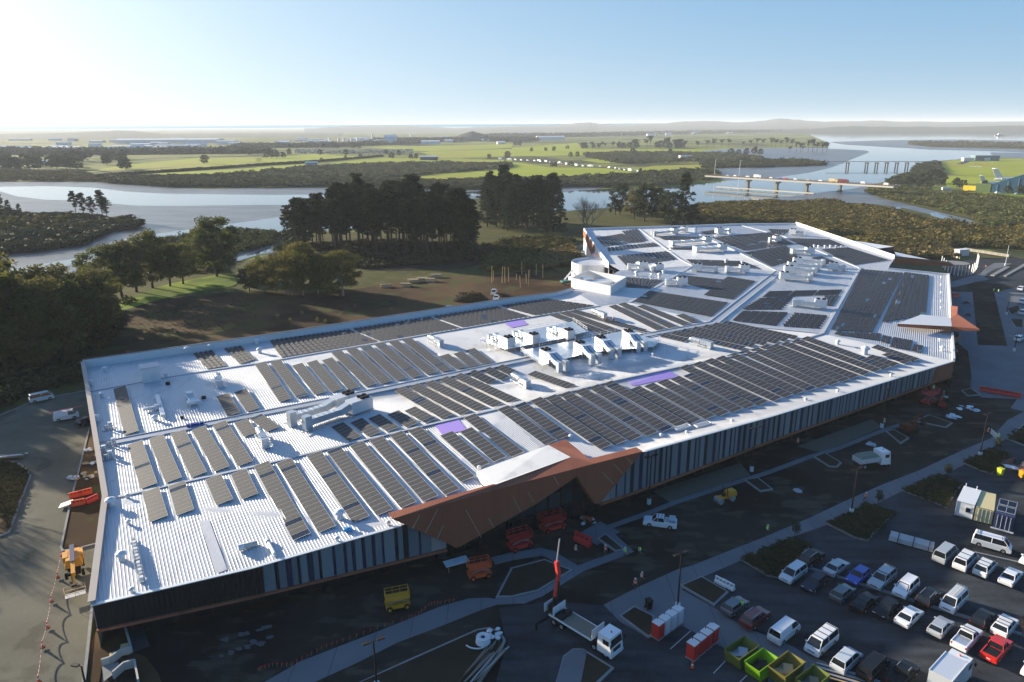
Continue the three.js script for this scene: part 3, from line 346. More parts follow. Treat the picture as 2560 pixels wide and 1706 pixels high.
const kp = Object.fromEntries(Object.entries(kv).map(([k, v]) => [k, P3(v)])); kp.B = ll.l2.at(-1); kp.Y = ll.l3.at(-1); kp.BR = fTop.at(-1);
const vs = s => [...s].map(c => kp[c]);
const patches = [
  [...ll.l0, ...[...ll.l1].reverse()], [...ll.l1, kp.A, ...[...ll.l2].reverse()], [...ll.l2, ...[...ll.l3].reverse()], [...ll.l3, ...[...fTop].reverse()],
  vs('ABCDE'), [ll.l0.at(-1), ll.l1.at(-1), ...vs('AEFG')], vs('HIJEFKN'), vs('IOPQCDEJ'), vs('ORSTCQP'), vs('RUWXTS'), vs('BCTY'), [...vs('YTXZ'), kp.BR]];
const roofTris = [];
const ribDirs = [0, 0, 0, 0, 1, 1, 2, 2, 1, 1, 1, 3];
const dirOf = (a, b) => { const d = at(b, 8).sub(at(a, 8)); d.y = 0; return d.normalize(); };
const ribVec = [dirOf(Fl(650, 850), Fl(1110, 1440)), dirOf(Fh(2200, 590), Fh(1830, 930)), dirOf(Fh(1000, 370), Fh(1100, 460)), dirOf(Fi(860, 490), Fi(575, 1055))];
patches.forEach((pp, n) => {
  const T = polyTris(pp); roofTris.push(...T); const under = T.map(t => t.map(v => V(v.x, v.y - 0.25, v.z)).reverse());
  const m = obj('roof_sheet', tris([...T, ...under]), mat.roof, centre);
  // standing ribs of the metal sheets
  const d = ribVec[ribDirs[n]], q = V(-d.z, 0, d.x), pos = [], pitch = n === 3 || n === 2 ? 0.42 : 0.5; const us = pp.map(p => p.x * q.x + p.z * q.z), u0 = Math.min(...us), u1 = Math.max(...us);
  const yAt = (x, z) => { for (const [A, B, C] of T) { const det = (B.z - C.z) * (A.x - C.x) + (C.x - B.x) * (A.z - C.z), a = ((B.z - C.z) * (x - C.x) + (C.x - B.x) * (z - C.z)) / det, b = ((C.z - A.z) * (x - C.x) + (A.x - C.x) * (z - C.z)) / det, c = 1 - a - b; if (a > -1e-4 && b > -1e-4 && c > -1e-4) return a * A.y + b * B.y + c * C.y; } return null; };
  for (let u = Math.ceil(u0 / pitch) * pitch; u < u1; u += pitch) {
    const cut = []; for (let k = 0; k < pp.length; k++) { const a = us[k], b = us[(k + 1) % pp.length]; if ((a - u) * (b - u) < 0) { const t = (u - a) / (b - a), A = pp[k], B = pp[(k + 1) % pp.length]; cut.push((A.x + (B.x - A.x) * t) * d.x + (A.z + (B.z - A.z) * t) * d.z); } }
    cut.sort((a, b) => a - b);
    for (let k = 0; k + 1 < cut.length; k += 2) { const s0 = cut[k] + 0.06, s1 = cut[k + 1] - 0.06; if (s1 - s0 < 0.3) continue; const ns = Math.max(1, Math.round((s1 - s0) / 5)); let prev = null;
      for (let j = 0; j <= ns; j++) { const s = s0 + (s1 - s0) * j / ns, x = q.x * u + d.x * s, z = q.z * u + d.z * s, y = yAt(x, z); if (y === null) { prev = null; continue; } const w = 0.07, h = 0.042, a = V(x - q.x * w, y + 0.003, z - q.z * w), b = V(x - q.x * w * 0.4, y + h, z - q.z * w * 0.4), c = V(x + q.x * w * 0.4, y + h, z + q.z * w * 0.4), e = V(x + q.x * w, y + 0.003, z + q.z * w), cur = [a, b, c, e]; if (prev) for (let i = 0; i < 3; i++) pos.push(...quad(prev[i], prev[i + 1], cur[i + 1], cur[i])); prev = cur; } }
  }
  if (pos.length) { const rb = obj('roof_ribs', tris(pos), mat.roof, m); rb.userData.kind = 'stuff'; }
});
function roofHit(px) { // where the sight line of a pixel meets the roof
  const o = camera.position, d = ray(px[0], px[1]), R = new THREE.Ray(o.clone(), d), q = V(0, 0, 0); let best = null, bd = 1e9;
  for (const [A, B, C] of roofTris) { const r = R.intersectTriangle(A, B, C, false, q); if (r) { const t = r.distanceTo(o); if (t < bd) { bd = t; best = r.clone(); } } }
  return best ?? at(px, 8.5);
}
function wallGeo(line, y0, thick = 0) { const t = []; for (let k = 0; k + 1 < line.length; k++) { const A = line[k], B = line[k + 1]; t.push(...quad(V(A.x, y0, A.z), V(B.x, y0, B.z), B, A)); } return tris(t); }
function upstand(name, line, h0, h1, t, m, drop = 0.4) { const gs = []; for (let k = 0; k + 1 < line.length; k++) { const A = line[k], B = line[k + 1], a = h0 + (h1 - h0) * k / (line.length - 1), b = h0 + (h1 - h0) * (k + 1) / (line.length - 1); const n = V(-(B.z - A.z), 0, B.x - A.x).normalize().multiplyScalar(t / 2); const v = (P, h, s) => V(P.x + n.x * s, P.y + h, P.z + n.z * s); const e = [v(A, -drop, -1), v(B, -drop, -1), v(B, b, -1), v(A, a, -1), v(A, -drop, 1), v(B, -drop, 1), v(B, b, 1), v(A, a, 1)]; gs.push(tris([...quad(e[0], e[1], e[2], e[3]), ...quad(e[5], e[4], e[7], e[6]), ...quad(e[3], e[2], e[6], e[7]), ...quad(e[4], e[0], e[3], e[7]), ...quad(e[1], e[5], e[6], e[2])])); } return obj(name, gs, m, centre); }
const leftEdge = [fTop[0], ll.l3[0], ll.l2[0], ll.l1[0], ll.l0[0]];
upstand('back_parapet', ll.l0, 2.0, 1.0, 0.35, mat.white, 0.5);
obj('parapet_cap', ll.l0.slice(0, -1).map((p, k) => { const q = ll.l0[k + 1], h = k => 2.0 - 1.0 * k / 4; return beam(V(p.x, p.y + h(k) + 0.06, p.z), V(q.x, q.y + h(k + 1) + 0.06, q.z), 0.55, 0.1); }), M(0.10, 0.10, 0.12, 0.5), centre);
upstand('side_parapet', leftEdge, 0.45, 1.6, 0.3, mat.capTan, 0.3);
obj('parapet_cap', leftEdge.slice(0, -1).map((p, k) => { const q = leftEdge[k + 1], h = k => 0.45 + 1.15 * k / 4; return beam(V(p.x, p.y + h(k) + 0.05, p.z), V(q.x, q.y + h(k + 1) + 0.05, q.z), 0.85, 0.1); }), mat.capTan, centre);
upstand('back_parapet', vs('HIORU'), 0.9, 0.9, 0.4, mat.white, 0.4);
upstand('side_parapet', vs('UW'), 1.5, 1.5, 0.4, mat.white, 0.4);
upstand('side_parapet', [kp.Z, kp.BR], 0.7, 0.7, 0.5, mat.white, 0.4);
upstand('side_parapet', [kp.X, kp.Z], 0.4, 0.5, 0.4, mat.white, 0.4);
upstand('side_parapet', vs('HNK'), 1.0, 0.7, 0.35, mat.white, 0.4);
// outer walls
obj('side_wall', wallGeo(leftEdge, -0.3), mat.capTan, centre);
obj('back_wall', wallGeo(ll.l0, -0.3), mat.white, centre);
obj('back_wall', wallGeo([ll.l0.at(-1), ...vs('GKNH')], -0.3), mat.white, centre);
obj('back_wall', wallGeo([...vs('HIORUW'), ...vs('XZ'), kp.BR], -0.3), M(0.10, 0.10, 0.11, 0.7, { side: 2 }), centre);
// ridge cappings, valley gutters and steps between the roof planes
const capLine = (name, pts, w, h, m, up = 0.1) => obj(name, pts.slice(0, -1).map((p, k) => beam(V(p.x, p.y + up, p.z), V(pts[k + 1].x, pts[k + 1].y + up, pts[k + 1].z), w, h)), m, centre);
capLine('ridge_cap', ll.l1, 0.7, 0.16, mat.roof); capLine('ridge_cap', ll.l3, 0.6, 0.16, mat.roof);
capLine('valley_gutter', ll.l2, 2.0, 0.05, mat.gutter, 0.1);
for (const s of [-1, 1]) capLine('gutter_edge', ll.l2.map((p, k, a) => { const b = a[Math.min(k + 1, a.length - 1)], c = a[Math.max(k - 1, 0)], n = V(-(b.z - c.z), 0, b.x - c.x).normalize(); return p.clone().addScaledVector(n, s * 1.15); }), 0.2, 0.3, mat.roof, 0.12);
capLine('valley_gutter', [kp.B, kp.C], 2.2, 0.05, mat.gutter, 0.1);
for (const s of [-1, 1]) { const n = V(-(kp.C.z - kp.B.z), 0, kp.C.x - kp.B.x).normalize(); capLine('gutter_edge', [kp.B, kp.C].map(p => p.clone().addScaledVector(n, s * 1.3)), 0.3, 0.35, mat.roof, 0.12); }
for (const s of ['AE', 'IJE', 'PQC', 'OP', 'RST', 'TY', 'YB', 'ED', 'DC']) capLine('ridge_cap', vs(s), 0.8, 0.2, mat.roof);
// ---- front facade: fascia boards, copper strip, recessed glazing
const fx = facade.map(f => f.p), cum = [0]; for (let k = 1; k < fx.length; k++) cum.push(cum[k - 1] + fx[k].distanceTo(fx[k - 1]));
const along = s => { let k = 0; while (k < cum.length - 2 && s > cum[k + 1]) k++; const t = (s - cum[k]) / (cum[k + 1] - cum[k]); const d = fx[k + 1].clone().sub(fx[k]).normalize(); return { p: fx[k].clone().lerp(fx[k + 1], t), h: facade[k].h + (facade[k + 1].h - facade[k].h) * t, d, n: V(-d.z, 0, d.x) }; };
obj('fascia_backing', wallGeo(fTop.slice(0, 4), SOF), mat.steel, centre); obj('fascia_backing', wallGeo(fTop.slice(4), SOF), mat.steel, centre);
const claddings = [M(0.15, 0.185, 0.205, 0.6), M(0.18, 0.215, 0.235, 0.6), M(0.13, 0.16, 0.18, 0.6)], claddingDark = [M(0.014, 0.025, 0.055, 0.6), M(0.012, 0.02, 0.028, 0.6), M(0.016, 0.03, 0.065, 0.6)];
{
  let s = cum[1] * 1.06, lightOne = true; const end = cum.at(-2) + 2.5;
  const e0 = cum[2] + 3.2, e1 = cum[4] + 3; // the copper entrance stands here
  while (s < end) {
    const w = lightOne ? pick([0.9, 1.1, 1.5, 0.7]) : pick([0.35, 0.5, 0.8, 0.4]); const a = along(s + w / 2);
    if (!(s > e0 && s + w < e1)) { const g = box(w - 0.04, a.h - SOF - 0.1, 0.08); const m = obj('cladding_board', g, pick(lightOne ? claddings : claddingDark), centre); m.position.set(a.p.x + a.n.x * 0.07, SOF + (a.h - SOF) / 2, a.p.z + a.n.z * 0.07); m.rotation.y = Math.atan2(-a.d.z, a.d.x); }
    s += w; lightOne = !lightOne;
  }
  const gs = []; for (let u = 0.1; u < cum[1] * 1.06 - 0.3; u += 0.6) { const a = along(u + 0.3); gs.push(box(0.585, a.h - SOF - 0.1, 0.08, 0, 0, 0, Math.atan2(-a.d.z, a.d.x)).translate(a.p.x + a.n.x * 0.07, SOF + (a.h - SOF) / 2, a.p.z + a.n.z * 0.07)); }
  obj('dark_cladding', gs, mat.black, centre);
  const c = along(cum.at(-1) - 4); obj('copper_panel', tris([...quad(...[[cum.at(-2) + 2.4, SOF], [cum.at(-1), SOF], [cum.at(-1), 6.45], [cum.at(-2) + 4.6, 6.6]].map(([u, y]) => { const a = along(u); return V(a.p.x + a.n.x * 0.16, y, a.p.z + a.n.z * 0.16); }))]), mat.copper, centre);
}
const off = (k, d) => { const a = along(Math.min(cum[k] + 0.01, cum.at(-1) - 0.01)), b = along(Math.max(cum[k] - 0.01, 0.01)); return fx[k].clone().addScaledVector(a.n.clone().add(b.n).normalize(), d); };
const fOut = d => fx.map((p, k) => off(k, d));
capLine('copper_strip', fOut(0.2).slice(0, 4).map(p => V(p.x, SOF, p.z)), 0.5, 0.34, mat.copper, -0.05); capLine('copper_strip', fOut(0.2).slice(4).map(p => V(p.x, SOF, p.z)), 0.5, 0.34, mat.copper, -0.05);
{ const fl = fOut(0.12).map((p, k) => V(p.x, facade[k].h, p.z)); capLine('roof_flashing', fl.slice(0, 3), 0.5, 0.12, mat.galvLight, 0.08); capLine('roof_flashing', fl.slice(5), 0.5, 0.12, mat.galvLight, 0.08); }
{ // recessed ground floor: glazing with mullions, soffit
  const back = fOut(-2.2), front = fOut(0.0); const t = [], mu = [];
  for (let k = 0; k + 1 < fx.length; k++) { if (k === 3) continue; const y = SOF - 0.16; t.push(...quad(V(front[k].x, y, front[k].z), V(front[k + 1].x, y, front[k + 1].z), V(back[k + 1].x, y, back[k + 1].z), V(back[k].x, y, back[k].z))); }
  obj('soffit', tris(t), M(0.35, 0.35, 0.34, 0.8, { side: 2 }), centre);
  obj('shopfront_glazing', wallGeo(back.map(p => V(p.x, SOF - 0.14, p.z)), -0.2), mat.glass, centre);
  for (let u = 1; u < cum.at(-1) - 1; u += 2.4) { const a = along(u); mu.push(box(0.09, SOF, 0.16, 0, 0, 0, Math.atan2(-a.d.z, a.d.x)).translate(a.p.x - a.n.x * 2.1, SOF / 2 - 0.14, a.p.z - a.n.z * 2.1)); }
  const mm = obj('mullions', mu, mat.black, centre); mm.userData.kind = 'stuff';
}
// ---- copper entrance: folded faces on one upright plane in front of the facade
{
  const A = fx[2], B = fx[5], d = B.clone().sub(A).setY(0).normalize(), n = V(-d.z, 0, d.x); if (n.z < 0) n.negate();
  const hitPlane = (px, o) => { const D = ray(px[0], px[1]), q = A.clone().addScaledVector(n, o).sub(camera.position), t = q.dot(n) / D.dot(n); return camera.position.clone().addScaledVector(D, t); };
  const Fs = fr(960, 1090, 4.9), Ft = fr(1240, 1090, 4.9), O = 1.5;
  const P = [Fs(100, 1020), Fs(810, 1335), Fs(880, 1378), Fs(960, 1345), Fs(1480, 1050), Ft(520, 820), Ft(990, 500), Ft(1215, 840), Ft(1290, 815), Ft(1800, 190), Ft(1210, 340), Ft(0, 660)].map(p => hitPlane(p, O));
  const face = pts => { const two = pts.map(p => V(p.clone().sub(A).dot(d), 0, p.y)); return THREE.ShapeUtils.triangulateShape(two.map(v => new THREE.Vector2(v.x, v.z)), []).map(t => t.map(k => pts[k])); };
  const bk = P.map(p => p.clone().addScaledVector(n, -1.8)), sides = []; for (let k = 0; k < P.length; k++) { const j = (k + 1) % P.length; sides.push(...quad(P[k], P[j], bk[j], bk[k])); }
  const cf = obj('copper_face', tris([...face(P), ...face(bk), ...sides]), mat.copper, centre);
  for (const [f, x0, y0, x1, y1] of [[Fs, 440, 970, 350, 1135], [Fs, 660, 895, 505, 1195], [Fs, 730, 1095, 650, 1260], [Fs, 1000, 905, 1190, 1245], [Fs, 1280, 1010, 1350, 1130], [Ft, 210, 750, 300, 930], [Ft, 395, 690, 460, 815], [Ft, 710, 495, 770, 610], [Ft, 1440, 345, 1555, 465], [Ft, 1300, 445, 1440, 590], [Ft, 1590, 260, 1670, 340]]) obj('light_strip', beam(hitPlane(f(x0, y0), O + 0.06), hitPlane(f(x1, y1), O + 0.06), 0.07, 0.07), M(0.45, 0.36, 0.28, 0.5), cf);
  // folded top sheets and the white roof behind them
  const tp = (f, x, y, H) => at(f(x, y), H);
  const t0 = P[0], t1 = P[11], t2 = P[10];
  const b1 = tp(Ft, 0, 595, t1.y + 0.4), b2 = tp(Ft, 915, 262, t2.y + 0.3), b3 = tp(Ft, 640, 112, 10.2), b4 = tp(Ft, 850, 40, 10.0), b5 = tp(Ft, 1000, 165, 10.0), w0 = at(Fl(2025, 1025), 9.6), w1 = at(Fl(2190, 1140), t1.y + 0.1);
  obj('copper_top', tris([[t0, t1, b1], ...quad(t1, t2, b2, b1), ...quad(t2, b5, b3, b2), [b5, b4, b3]]), mat.copper, centre);
  obj('entrance_roof', tris([...quad(w1, b1, b2, b3), [w1, b3, w0]]), mat.roof, centre);
  const drop = (p, q) => quad(p, q, V(q.x, q.y - 1.6, q.z), V(p.x, p.y - 1.6, p.z));
  obj('entrance_upstand', tris([...drop(w1, w0), ...drop(w0, b3)]), mat.white, centre);
  obj('entrance_upstand', tris([...drop(b4, b5), ...drop(b5, t2)]), mat.copper, centre);
  // entrance lobby glass behind the apex
  const gx = (s, o, y) => A.clone().addScaledVector(d, s).addScaledVector(n, o).setY(y), s0 = 6, s1 = fx[4].clone().sub(A).dot(d) + 1;
  obj('entrance_glazing', tris(quad(gx(s0, -1.7, -0.2), gx(s1, -1.7, -0.2), gx(s1, -1.7, 8.6), gx(s0, -1.7, 8.6))), new THREE.MeshPhysicalMaterial({ color: new THREE.Color().setRGB(0.02, 0.04, 0.05), roughness: 0.08, side: THREE.DoubleSide }), centre);
  for (let s = s0; s < s1; s += 2.4) obj('mullion', box(0.12, 8.6, 0.2, 0, 0, 0, Math.atan2(-d.z, d.x)).translate(...gx(s, -1.55, 4.2).toArray()), mat.black, centre);
  for (const y of [2.8, 5.6]) obj('transom', beam(gx(s0, -1.55, y), gx(s1, -1.55, y), 0.18, 0.14), mat.black, centre);
}
// ---- copper canopy at the far right corner
{
  const q = (f, x, y, H) => at(f(x, y), H);
  const a = q(Fi, 1190, 990, 9.4), b = q(Fi, 1410, 905, 9.6), c = q(Fi, 1680, 935, 9.3), e = q(Fi, 1690, 1015, 9.0), f = q(Fi, 1945, 1040, 9.3), g = q(Fi, 1745, 832, 9.6), h = q(Fi, 1682, 825, 9.0), i = q(Fi, 1738, 900, 9.7);
  const dn = (p, k) => V(p.x, p.y - k, p.z);
  obj('canopy_roof', tris(quad(a, e, c, b)), mat.white, centre);
  obj('copper_canopy', tris([...quad(c, e, f, i), ...quad(h, c, i, g), ...quad(a, dn(a, 0.8), dn(e, 1.2), e), ...quad(e, dn(e, 1.2), dn(f, 0.5), f), ...quad(dn(a, 0.8), dn(b, 1.0), dn(c, 1.2), dn(e, 1.2)), ...quad(dn(e, 1.2), dn(c, 1.2), dn(i, 0.6), dn(f, 0.5))]), mat.copper, centre);
  const k = q(Fi, 1680, 1120, 6.2), l = q(Fi, 1785, 1105, 7.0), m = q(Fi, 1712, 1178, 6.6), o = q(Fi, 1752, 1250, 6.8), p = q(Fi, 1685, 1255, 6.0);
  obj('copper_wall', tris([[k, m, l], [k, p, m], [p, o, m]]), mat.copper, centre);
  obj('corner_glazing', wallGeo([V(e.x, e.y - 1.3, e.z), V(e.x + (f.x - e.x) * 0.3, e.y - 1.3, e.z + (f.z - e.z) * 0.3)], -0.2), mat.glass, centre);
  // long copper beam of the back corner
  const r0 = q(Fi, 1165, 390, 10.2), r1 = q(Fi, 1700, 440, 8.6), r2 = q(Fi, 1660, 420, 9.2), r3 = q(Fi, 1200, 372, 11);
  obj('copper_beam', tris([...quad(r0, dn(r0, 2.3), dn(r1, 1.0), r1), ...quad(r0, r1, r2, r3), ...quad(dn(r0, 2.3), dn(r3, 2.3), dn(r2, 1), dn(r1, 1))]), mat.copper, centre);
  const u0 = q(Fi, 670, 210, 10.4), u1 = q(Fi, 1160, 282, 10.2), u2 = q(Fi, 970, 305, 9.6);
  obj('canopy_roof', tris([[u0, u2, u1]]), mat.white, centre);
  obj('canopy_edge', tris([...quad(u2, dn(u2, 2.2), dn(u1, 4), u1)]), M(0.05, 0.05, 0.06, 0.6, { side: 2 }), centre);
  const x0 = q(Fi, 1165, 330, 9.8), x1 = q(Fi, 1500, 405, 8.8), x2 = q(Fi, 1180, 372, 9.5); obj('canopy_roof', tris([[x0, x2, x1]]), mat.white, centre);
  // curved white drum and pale wall at the back left corner
  const c0 = at(Fh(760, 420), 8.4), rad = 9.5, arc = []; for (let s = 0; s <= 20; s++) { const w = Math.PI * (0.55 + 1.05 * s / 20); arc.push(V(c0.x + Math.cos(w) * rad, 8.6, c0.z - Math.sin(w) * rad * 1.0)); }
  const rim = obj('drum_wall', wallGeo(arc, -0.3), mat.white, centre);
  obj('drum_roof', sheetGeo([...arc, kp.F.clone(), kp.K.clone(), kp.N.clone()].map(p => V(p.x, 7.9, p.z))), mat.roof, centre);
  obj('copper_reveal', tris(quad(V(kp.H.x - 0.4, kp.H.y, kp.H.z), V(kp.N.x - 0.5, kp.N.y + 0.4, kp.N.z + 0.3), V(kp.N.x - 0.6, 4.5, kp.N.z + 0.3), V(kp.H.x - 0.4, 8.5, kp.H.z))), mat.copper, centre);
}
// purple underlay patches still waiting for panels
for (const pts of [many(Fl, 1640, 610, 1860, 550, 1935, 645, 1720, 700), many(Fn, 1035, 190, 1430, 100, 1540, 155, 1110, 245), many(Fg, 2270, 545, 2440, 510, 2500, 560, 2350, 590)]) obj('purple_film', sheetGeo(pts.map(p => { const r = roofHit(p); r.y += 0.10; return r; })), mat.purple, centre);
for (const pts of [many(Fk, 1820, 90, 1920, 85, 2085, 540, 1995, 575), many(Fn, 0, 555, 40, 600, 320, 790, 250, 810)]) obj('flat_sheet', sheetGeo(pts.map(p => { const r = roofHit(p); r.y += 0.085; return r; })), mat.roof, centre);
settle(centre);

// ---------------------------------------------------------------- ground of the site
let lay = 0.0; // each sheet a little above the one below
const near = (name, px, m, k = 0, y) => { lay += 0.005; return structure(obj(name, sheetGeo(k ? smooth(ground(px), k) : ground(px), y ?? -0.2 + lay), m)); };
near('yard_ground', [...many(Fe, 740, 930, 1100, 560, 1050, 420, 1500, 320, 2100, 250), ...many(Fg, 60, 255, 500, 260, 1000, 215, 1300, 150, 1900, 110, 2350, 90), ...many(Fh, 300, 420, 620, 640, 1000, 600), [1900, 700], [1500, 900], [700, 1100], [230, 1100]], mat.earth);
near('lawn', many(Fe, 1450, 205, 1750, 140, 2100, 85, 2160, 130, 2140, 200, 1900, 235, 1500, 315, 1100, 425, 1020, 432, 1080, 355), mat.grass, 3);
near('forest_floor', [...many(Fb, 100, 1260, 900, 1130, 2050, 1180, 2200, 1330, 1900, 1400, 1200, 1420, 300, 1330)], mat.soil);
near('front_ground', [...many(Fk, 700, 1900, 880, 1090, 900, 400), [260, 1300], [1000, 1250], [1700, 1000], [2380, 850], ...many(Fi, 1700, 560, 2700, 420, 2900, 900), [2800, 1300], [2900, 2300], [200, 2300]], mat.gravel);
near('driveway', [...many(Fe, -900, 1760, -400, 1560, 0, 1385, 280, 1270, 500, 1215, 800, 1160), ...many(Fj, 900, 620, 960, 1290), ...many(Fk, 960, 0, 905, 560, 850, 1000, 800, 1300, 760, 1600, 740, 2100, -1500, 2100, -1500, 0), ...many(Fj, -1500, 500)], mat.road);
near('service_lane', many(Fc, 545, 1200, 640, 1180, 700, 1190, 720, 1300, 640, 1320), mat.road, 2);
near('car_park', [...many(Fo, -120, 880, 380, 815, 840, 855, 1150, 695, 1530, 525, 1990, 360, 2350, 220), ...many(Fp, 390, 1450, 1050, 1150, 1640, 900, 2200, 560, 2700, 380), [2900, 1000], [2900, 2300], ...many(Fm, 2000, 2300, 2200, 1568, 2300, 1200)], mat.asphalt);
near('access_road', many(Fi, 1620, 560, 1700, 420, 2000, 385, 2700, 390, 2700, 640, 2200, 640, 1950, 600), mat.asphalt);
// footpaths
near('footpath', [...many(Fo, 840, 850, 1150, 690, 1530, 520, 1640, 495, 1990, 355, 2350, 215), ...many(Fp, 390, 1440, 720, 1285, 1060, 1135, 1400, 1005, 1640, 890, 1880, 785, 2050, 715, 2200, 550, 2350, 470, 2700, 390, 2700, 520, 2340, 585, 2180, 725, 1800, 960, 1590, 1060, 1220, 1205, 840, 1400, 540, 1510), ...many(Fo, 2510, 250, 2350, 335, 2100, 445, 1740, 600, 1560, 710, 1880, 890, 2100, 1040, 2360, 1140), ...many(Fq, 230, 1230, 350, 1300, 590, 1400, 560, 1470, 500, 1700, 0, 1700), ...many(Fo, 2350, 1400, 2000, 1275, 1870, 1205, 1540, 1030, 1250, 1150, 1000, 1010)], mat.concrete);
near('footpath', many(Fm, 20, 1590, 400, 1370, 1100, 1100, 1700, 862, 1950, 792, 2120, 785, 2350, 812, 2350, 838, 2260, 832, 2100, 885, 1700, 1045, 1300, 1195, 900, 1395, 400, 1620), mat.concrete);
near('footpath', many(Fn, 1290, 1200, 2100, 940, 2190, 1050, 1460, 1305), M(0.10, 0.10, 0.075, 0.9, { side: 2 }));
near('footpath', many(Fp, 260, 790, 960, 540, 1055, 612, 500, 845), M(0.10, 0.10, 0.075, 0.9, { side: 2 }));
near('plaza', [...many(Fi, 1690, 690, 1880, 700, 1930, 1180, 2200, 1190, 2080, 700, 2350, 640, 2700, 640, 2700, 1400), ...many(Fp, 2700, 380, 2350, 470, 2230, 440, 2290, 355, 1960, 340, 1860, 240, 1870, 140, 1840, -80, 1700, -200)], mat.concrete);
near('footpath', many(Fi, 1690, 600, 1950, 530, 2080, 430, 2240, 435, 2090, 485, 1990, 560, 2040, 577, 1900, 605, 1690, 655), mat.concrete, 2);
function lane(name, px, w, m, up = 0) { lay += 0.005; const P = ground(px), t = []; for (let k = 0; k + 1 < P.length; k++) { const d = P[k + 1].clone().sub(P[k]).normalize(), n = V(-d.z, 0, d.x).multiplyScalar(w / 2), a = P[k].clone().addScaledVector(d, -w * 0.3), b = P[k + 1].clone().addScaledVector(d, w * 0.3); const L = [a.clone().add(n), b.clone().add(n), b.clone().sub(n), a.clone().sub(n)]; t.push(slabGeo(L, -0.25, -0.19 + lay + up + k * 0.002)); } return structure(obj(name, merge(t), m)); }
lane('footpath', many(Fo, -120, 815, 100, 805, 250, 745, 640, 512, 1000, 380, 1070, 350), 1.5, mat.concrete);
lane('footpath', [...many(Fo, 1070, 350, 855, 150, 1290, -5), ...many(Fn, 1480, 1310, 1780, 1210, 2150, 1090, 2350, 1030), ...many(Fp, 400, 880, 640, 810, 1040, 650, 1220, 590)], 1.1, mat.concrete);
lane('footpath', many(Fo, -140, 440, 0, 405, 270, 365, 350, 385, 590, 530), 1.9, mat.concrete);
lane('footpath', many(Fo, 740, 225, 855, 160), 4.2, mat.concrete);
lane('kerb', [...many(Fe, -500, 1610, 0, 1385, 280, 1270), ...many(Fe, 500, 1215, 800, 1160)], 0.28, mat.kerb, 0.12);
lane('kerb', [...many(Fj, 820, 620, 750, 900, 650, 1280, 590, 1568), ...many(Fk, 557, 330, 575, 360, 720, 335, 860, 300, 912, 295)], 0.3, mat.kerb, 0.12);
lane('kerb', many(Fk, 890, 560, 850, 800, 830, 1000, 800, 1300, 765, 1600), 0.35, mat.kerb, 0.2);
near('planting_bed', [...many(Fj, 822, 640, 754, 905, 656, 1282), ...many(Fk, 562, 335, 912, 292, 935, 0), ...many(Fj, 960, 1300, 900, 900, 860, 700)], mat.earth);
near('planting_bed', many(Fk, 880, 1090, 1160, 1050, 1205, 1290, 1010, 1390, 930, 1430, 900, 1600, 780, 1700, 830, 1200), mat.earth);
near('planting_bed', many(Fk, 1210, 1290, 1330, 1330, 1450, 1480, 1500, 1620, 1270, 1620, 1240, 1420, 1140, 1440, 1070, 1400), mat.earth);
function island(name, px, m, y = 0.14, k = 0) { const P = k ? smooth(ground(px), k) : ground(px); structure(obj('kerb', slabGeo(P, -0.25, 0.06), mat.kerb)); structure(obj(name, slabGeo(inset(P, 0.32), 0.0, y), m)); return px; }
const beds = [
  island('planting_bed', many(Fp, 1800, 950, 2060, 825, 2190, 870, 2060, 1045, 1960, 1020), mat.soil, 0.09), island('planting_bed', many(Fp, 1240, 1200, 1560, 1060, 1790, 1140, 1640, 1355), mat.soil, 0.09),
  island('planting_bed', [...many(Fp, 540, 1505, 930, 1335, 1155, 1410), ...many(Fq, 920, 270, 800, 240)], mat.soil, 0.09), island('planting_bed', [...many(Fo, 2100, 440), ...many(Fq, 0, 330, 220, 250, 385, 318, 100, 608, 0, 592)], mat.soil, 0.09), island('planting_bed', many(Fp, 2190, 722, 2350, 585, 2700, 480, 2700, 850, 2350, 785), mat.soil, 0.09)];
island('grass_bed', many(Fo, 1540, 680, 1740, 595, 1990, 740, 1860, 865), mat.soil); island('grass_bed', many(Fo, 980, 960, 1120, 865, 1310, 960, 1320, 1130, 1250, 1160), mat.soil, 0.09);
island('grass_bed', many(Fo, 380, 1650, 470, 1330, 560, 1262, 650, 1262, 940, 1440, 720, 1650), mat.soil, 0.1); near('footpath', many(Fo, 390, 1640, 480, 1340, 570, 1275, 690, 1290, 620, 1640), mat.concrete, 0, 0.13);
island('grass_bed', [...many(Fm, 860, 1610, 1400, 1362, 2030, 1083, 2140, 1066, 2250, 1110, 2292, 1185, 2240, 1312, 2030, 1610)], mat.soil, 0.1);
island('grass_bed', many(Fo, -10, 520, 300, 440, 560, 540, 250, 730, 0, 790, -150, 790), mat.soil, 0.08); island('grass_bed', many(Fo, 780, 250, 860, 200, 1040, 350, 950, 370), mat.soil, 0.08);
for (const p of [many(Fp, 420, 890, 520, 850, 680, 945, 640, 985, 560, 980), many(Fp, 1080, 655, 1160, 640, 1300, 720, 1220, 770), many(Fp, 1340, 560, 1480, 505, 1700, 580, 1640, 622), many(Fp, 1775, 282, 1860, 258, 1955, 322, 1830, 332), many(Fn, 2130, 1100, 2260, 1080, 2400, 1190, 2280, 1210), many(Fi, 1770, 790, 1830, 780, 1880, 810, 1810, 812), many(Fi, 1790, 905, 1850, 890, 1890, 925, 1830, 930), many(Fi, 2190, 850, 2300, 820, 2330, 870, 2240, 905), many(Fi, 2220, 945, 2350, 950, 2350, 1025, 2270, 1020)]) island('grass_bed', p, mat.soil, 0.09);
island('grass_bed', many(Fj, -900, 880, 0, 915, 150, 935, 240, 995, 287, 1065, 260, 1130, 190, 1300, 95, 1568).concat(many(Fk, 88, 190, 0, 225, -900, 260)), mat.earth, 0.1);
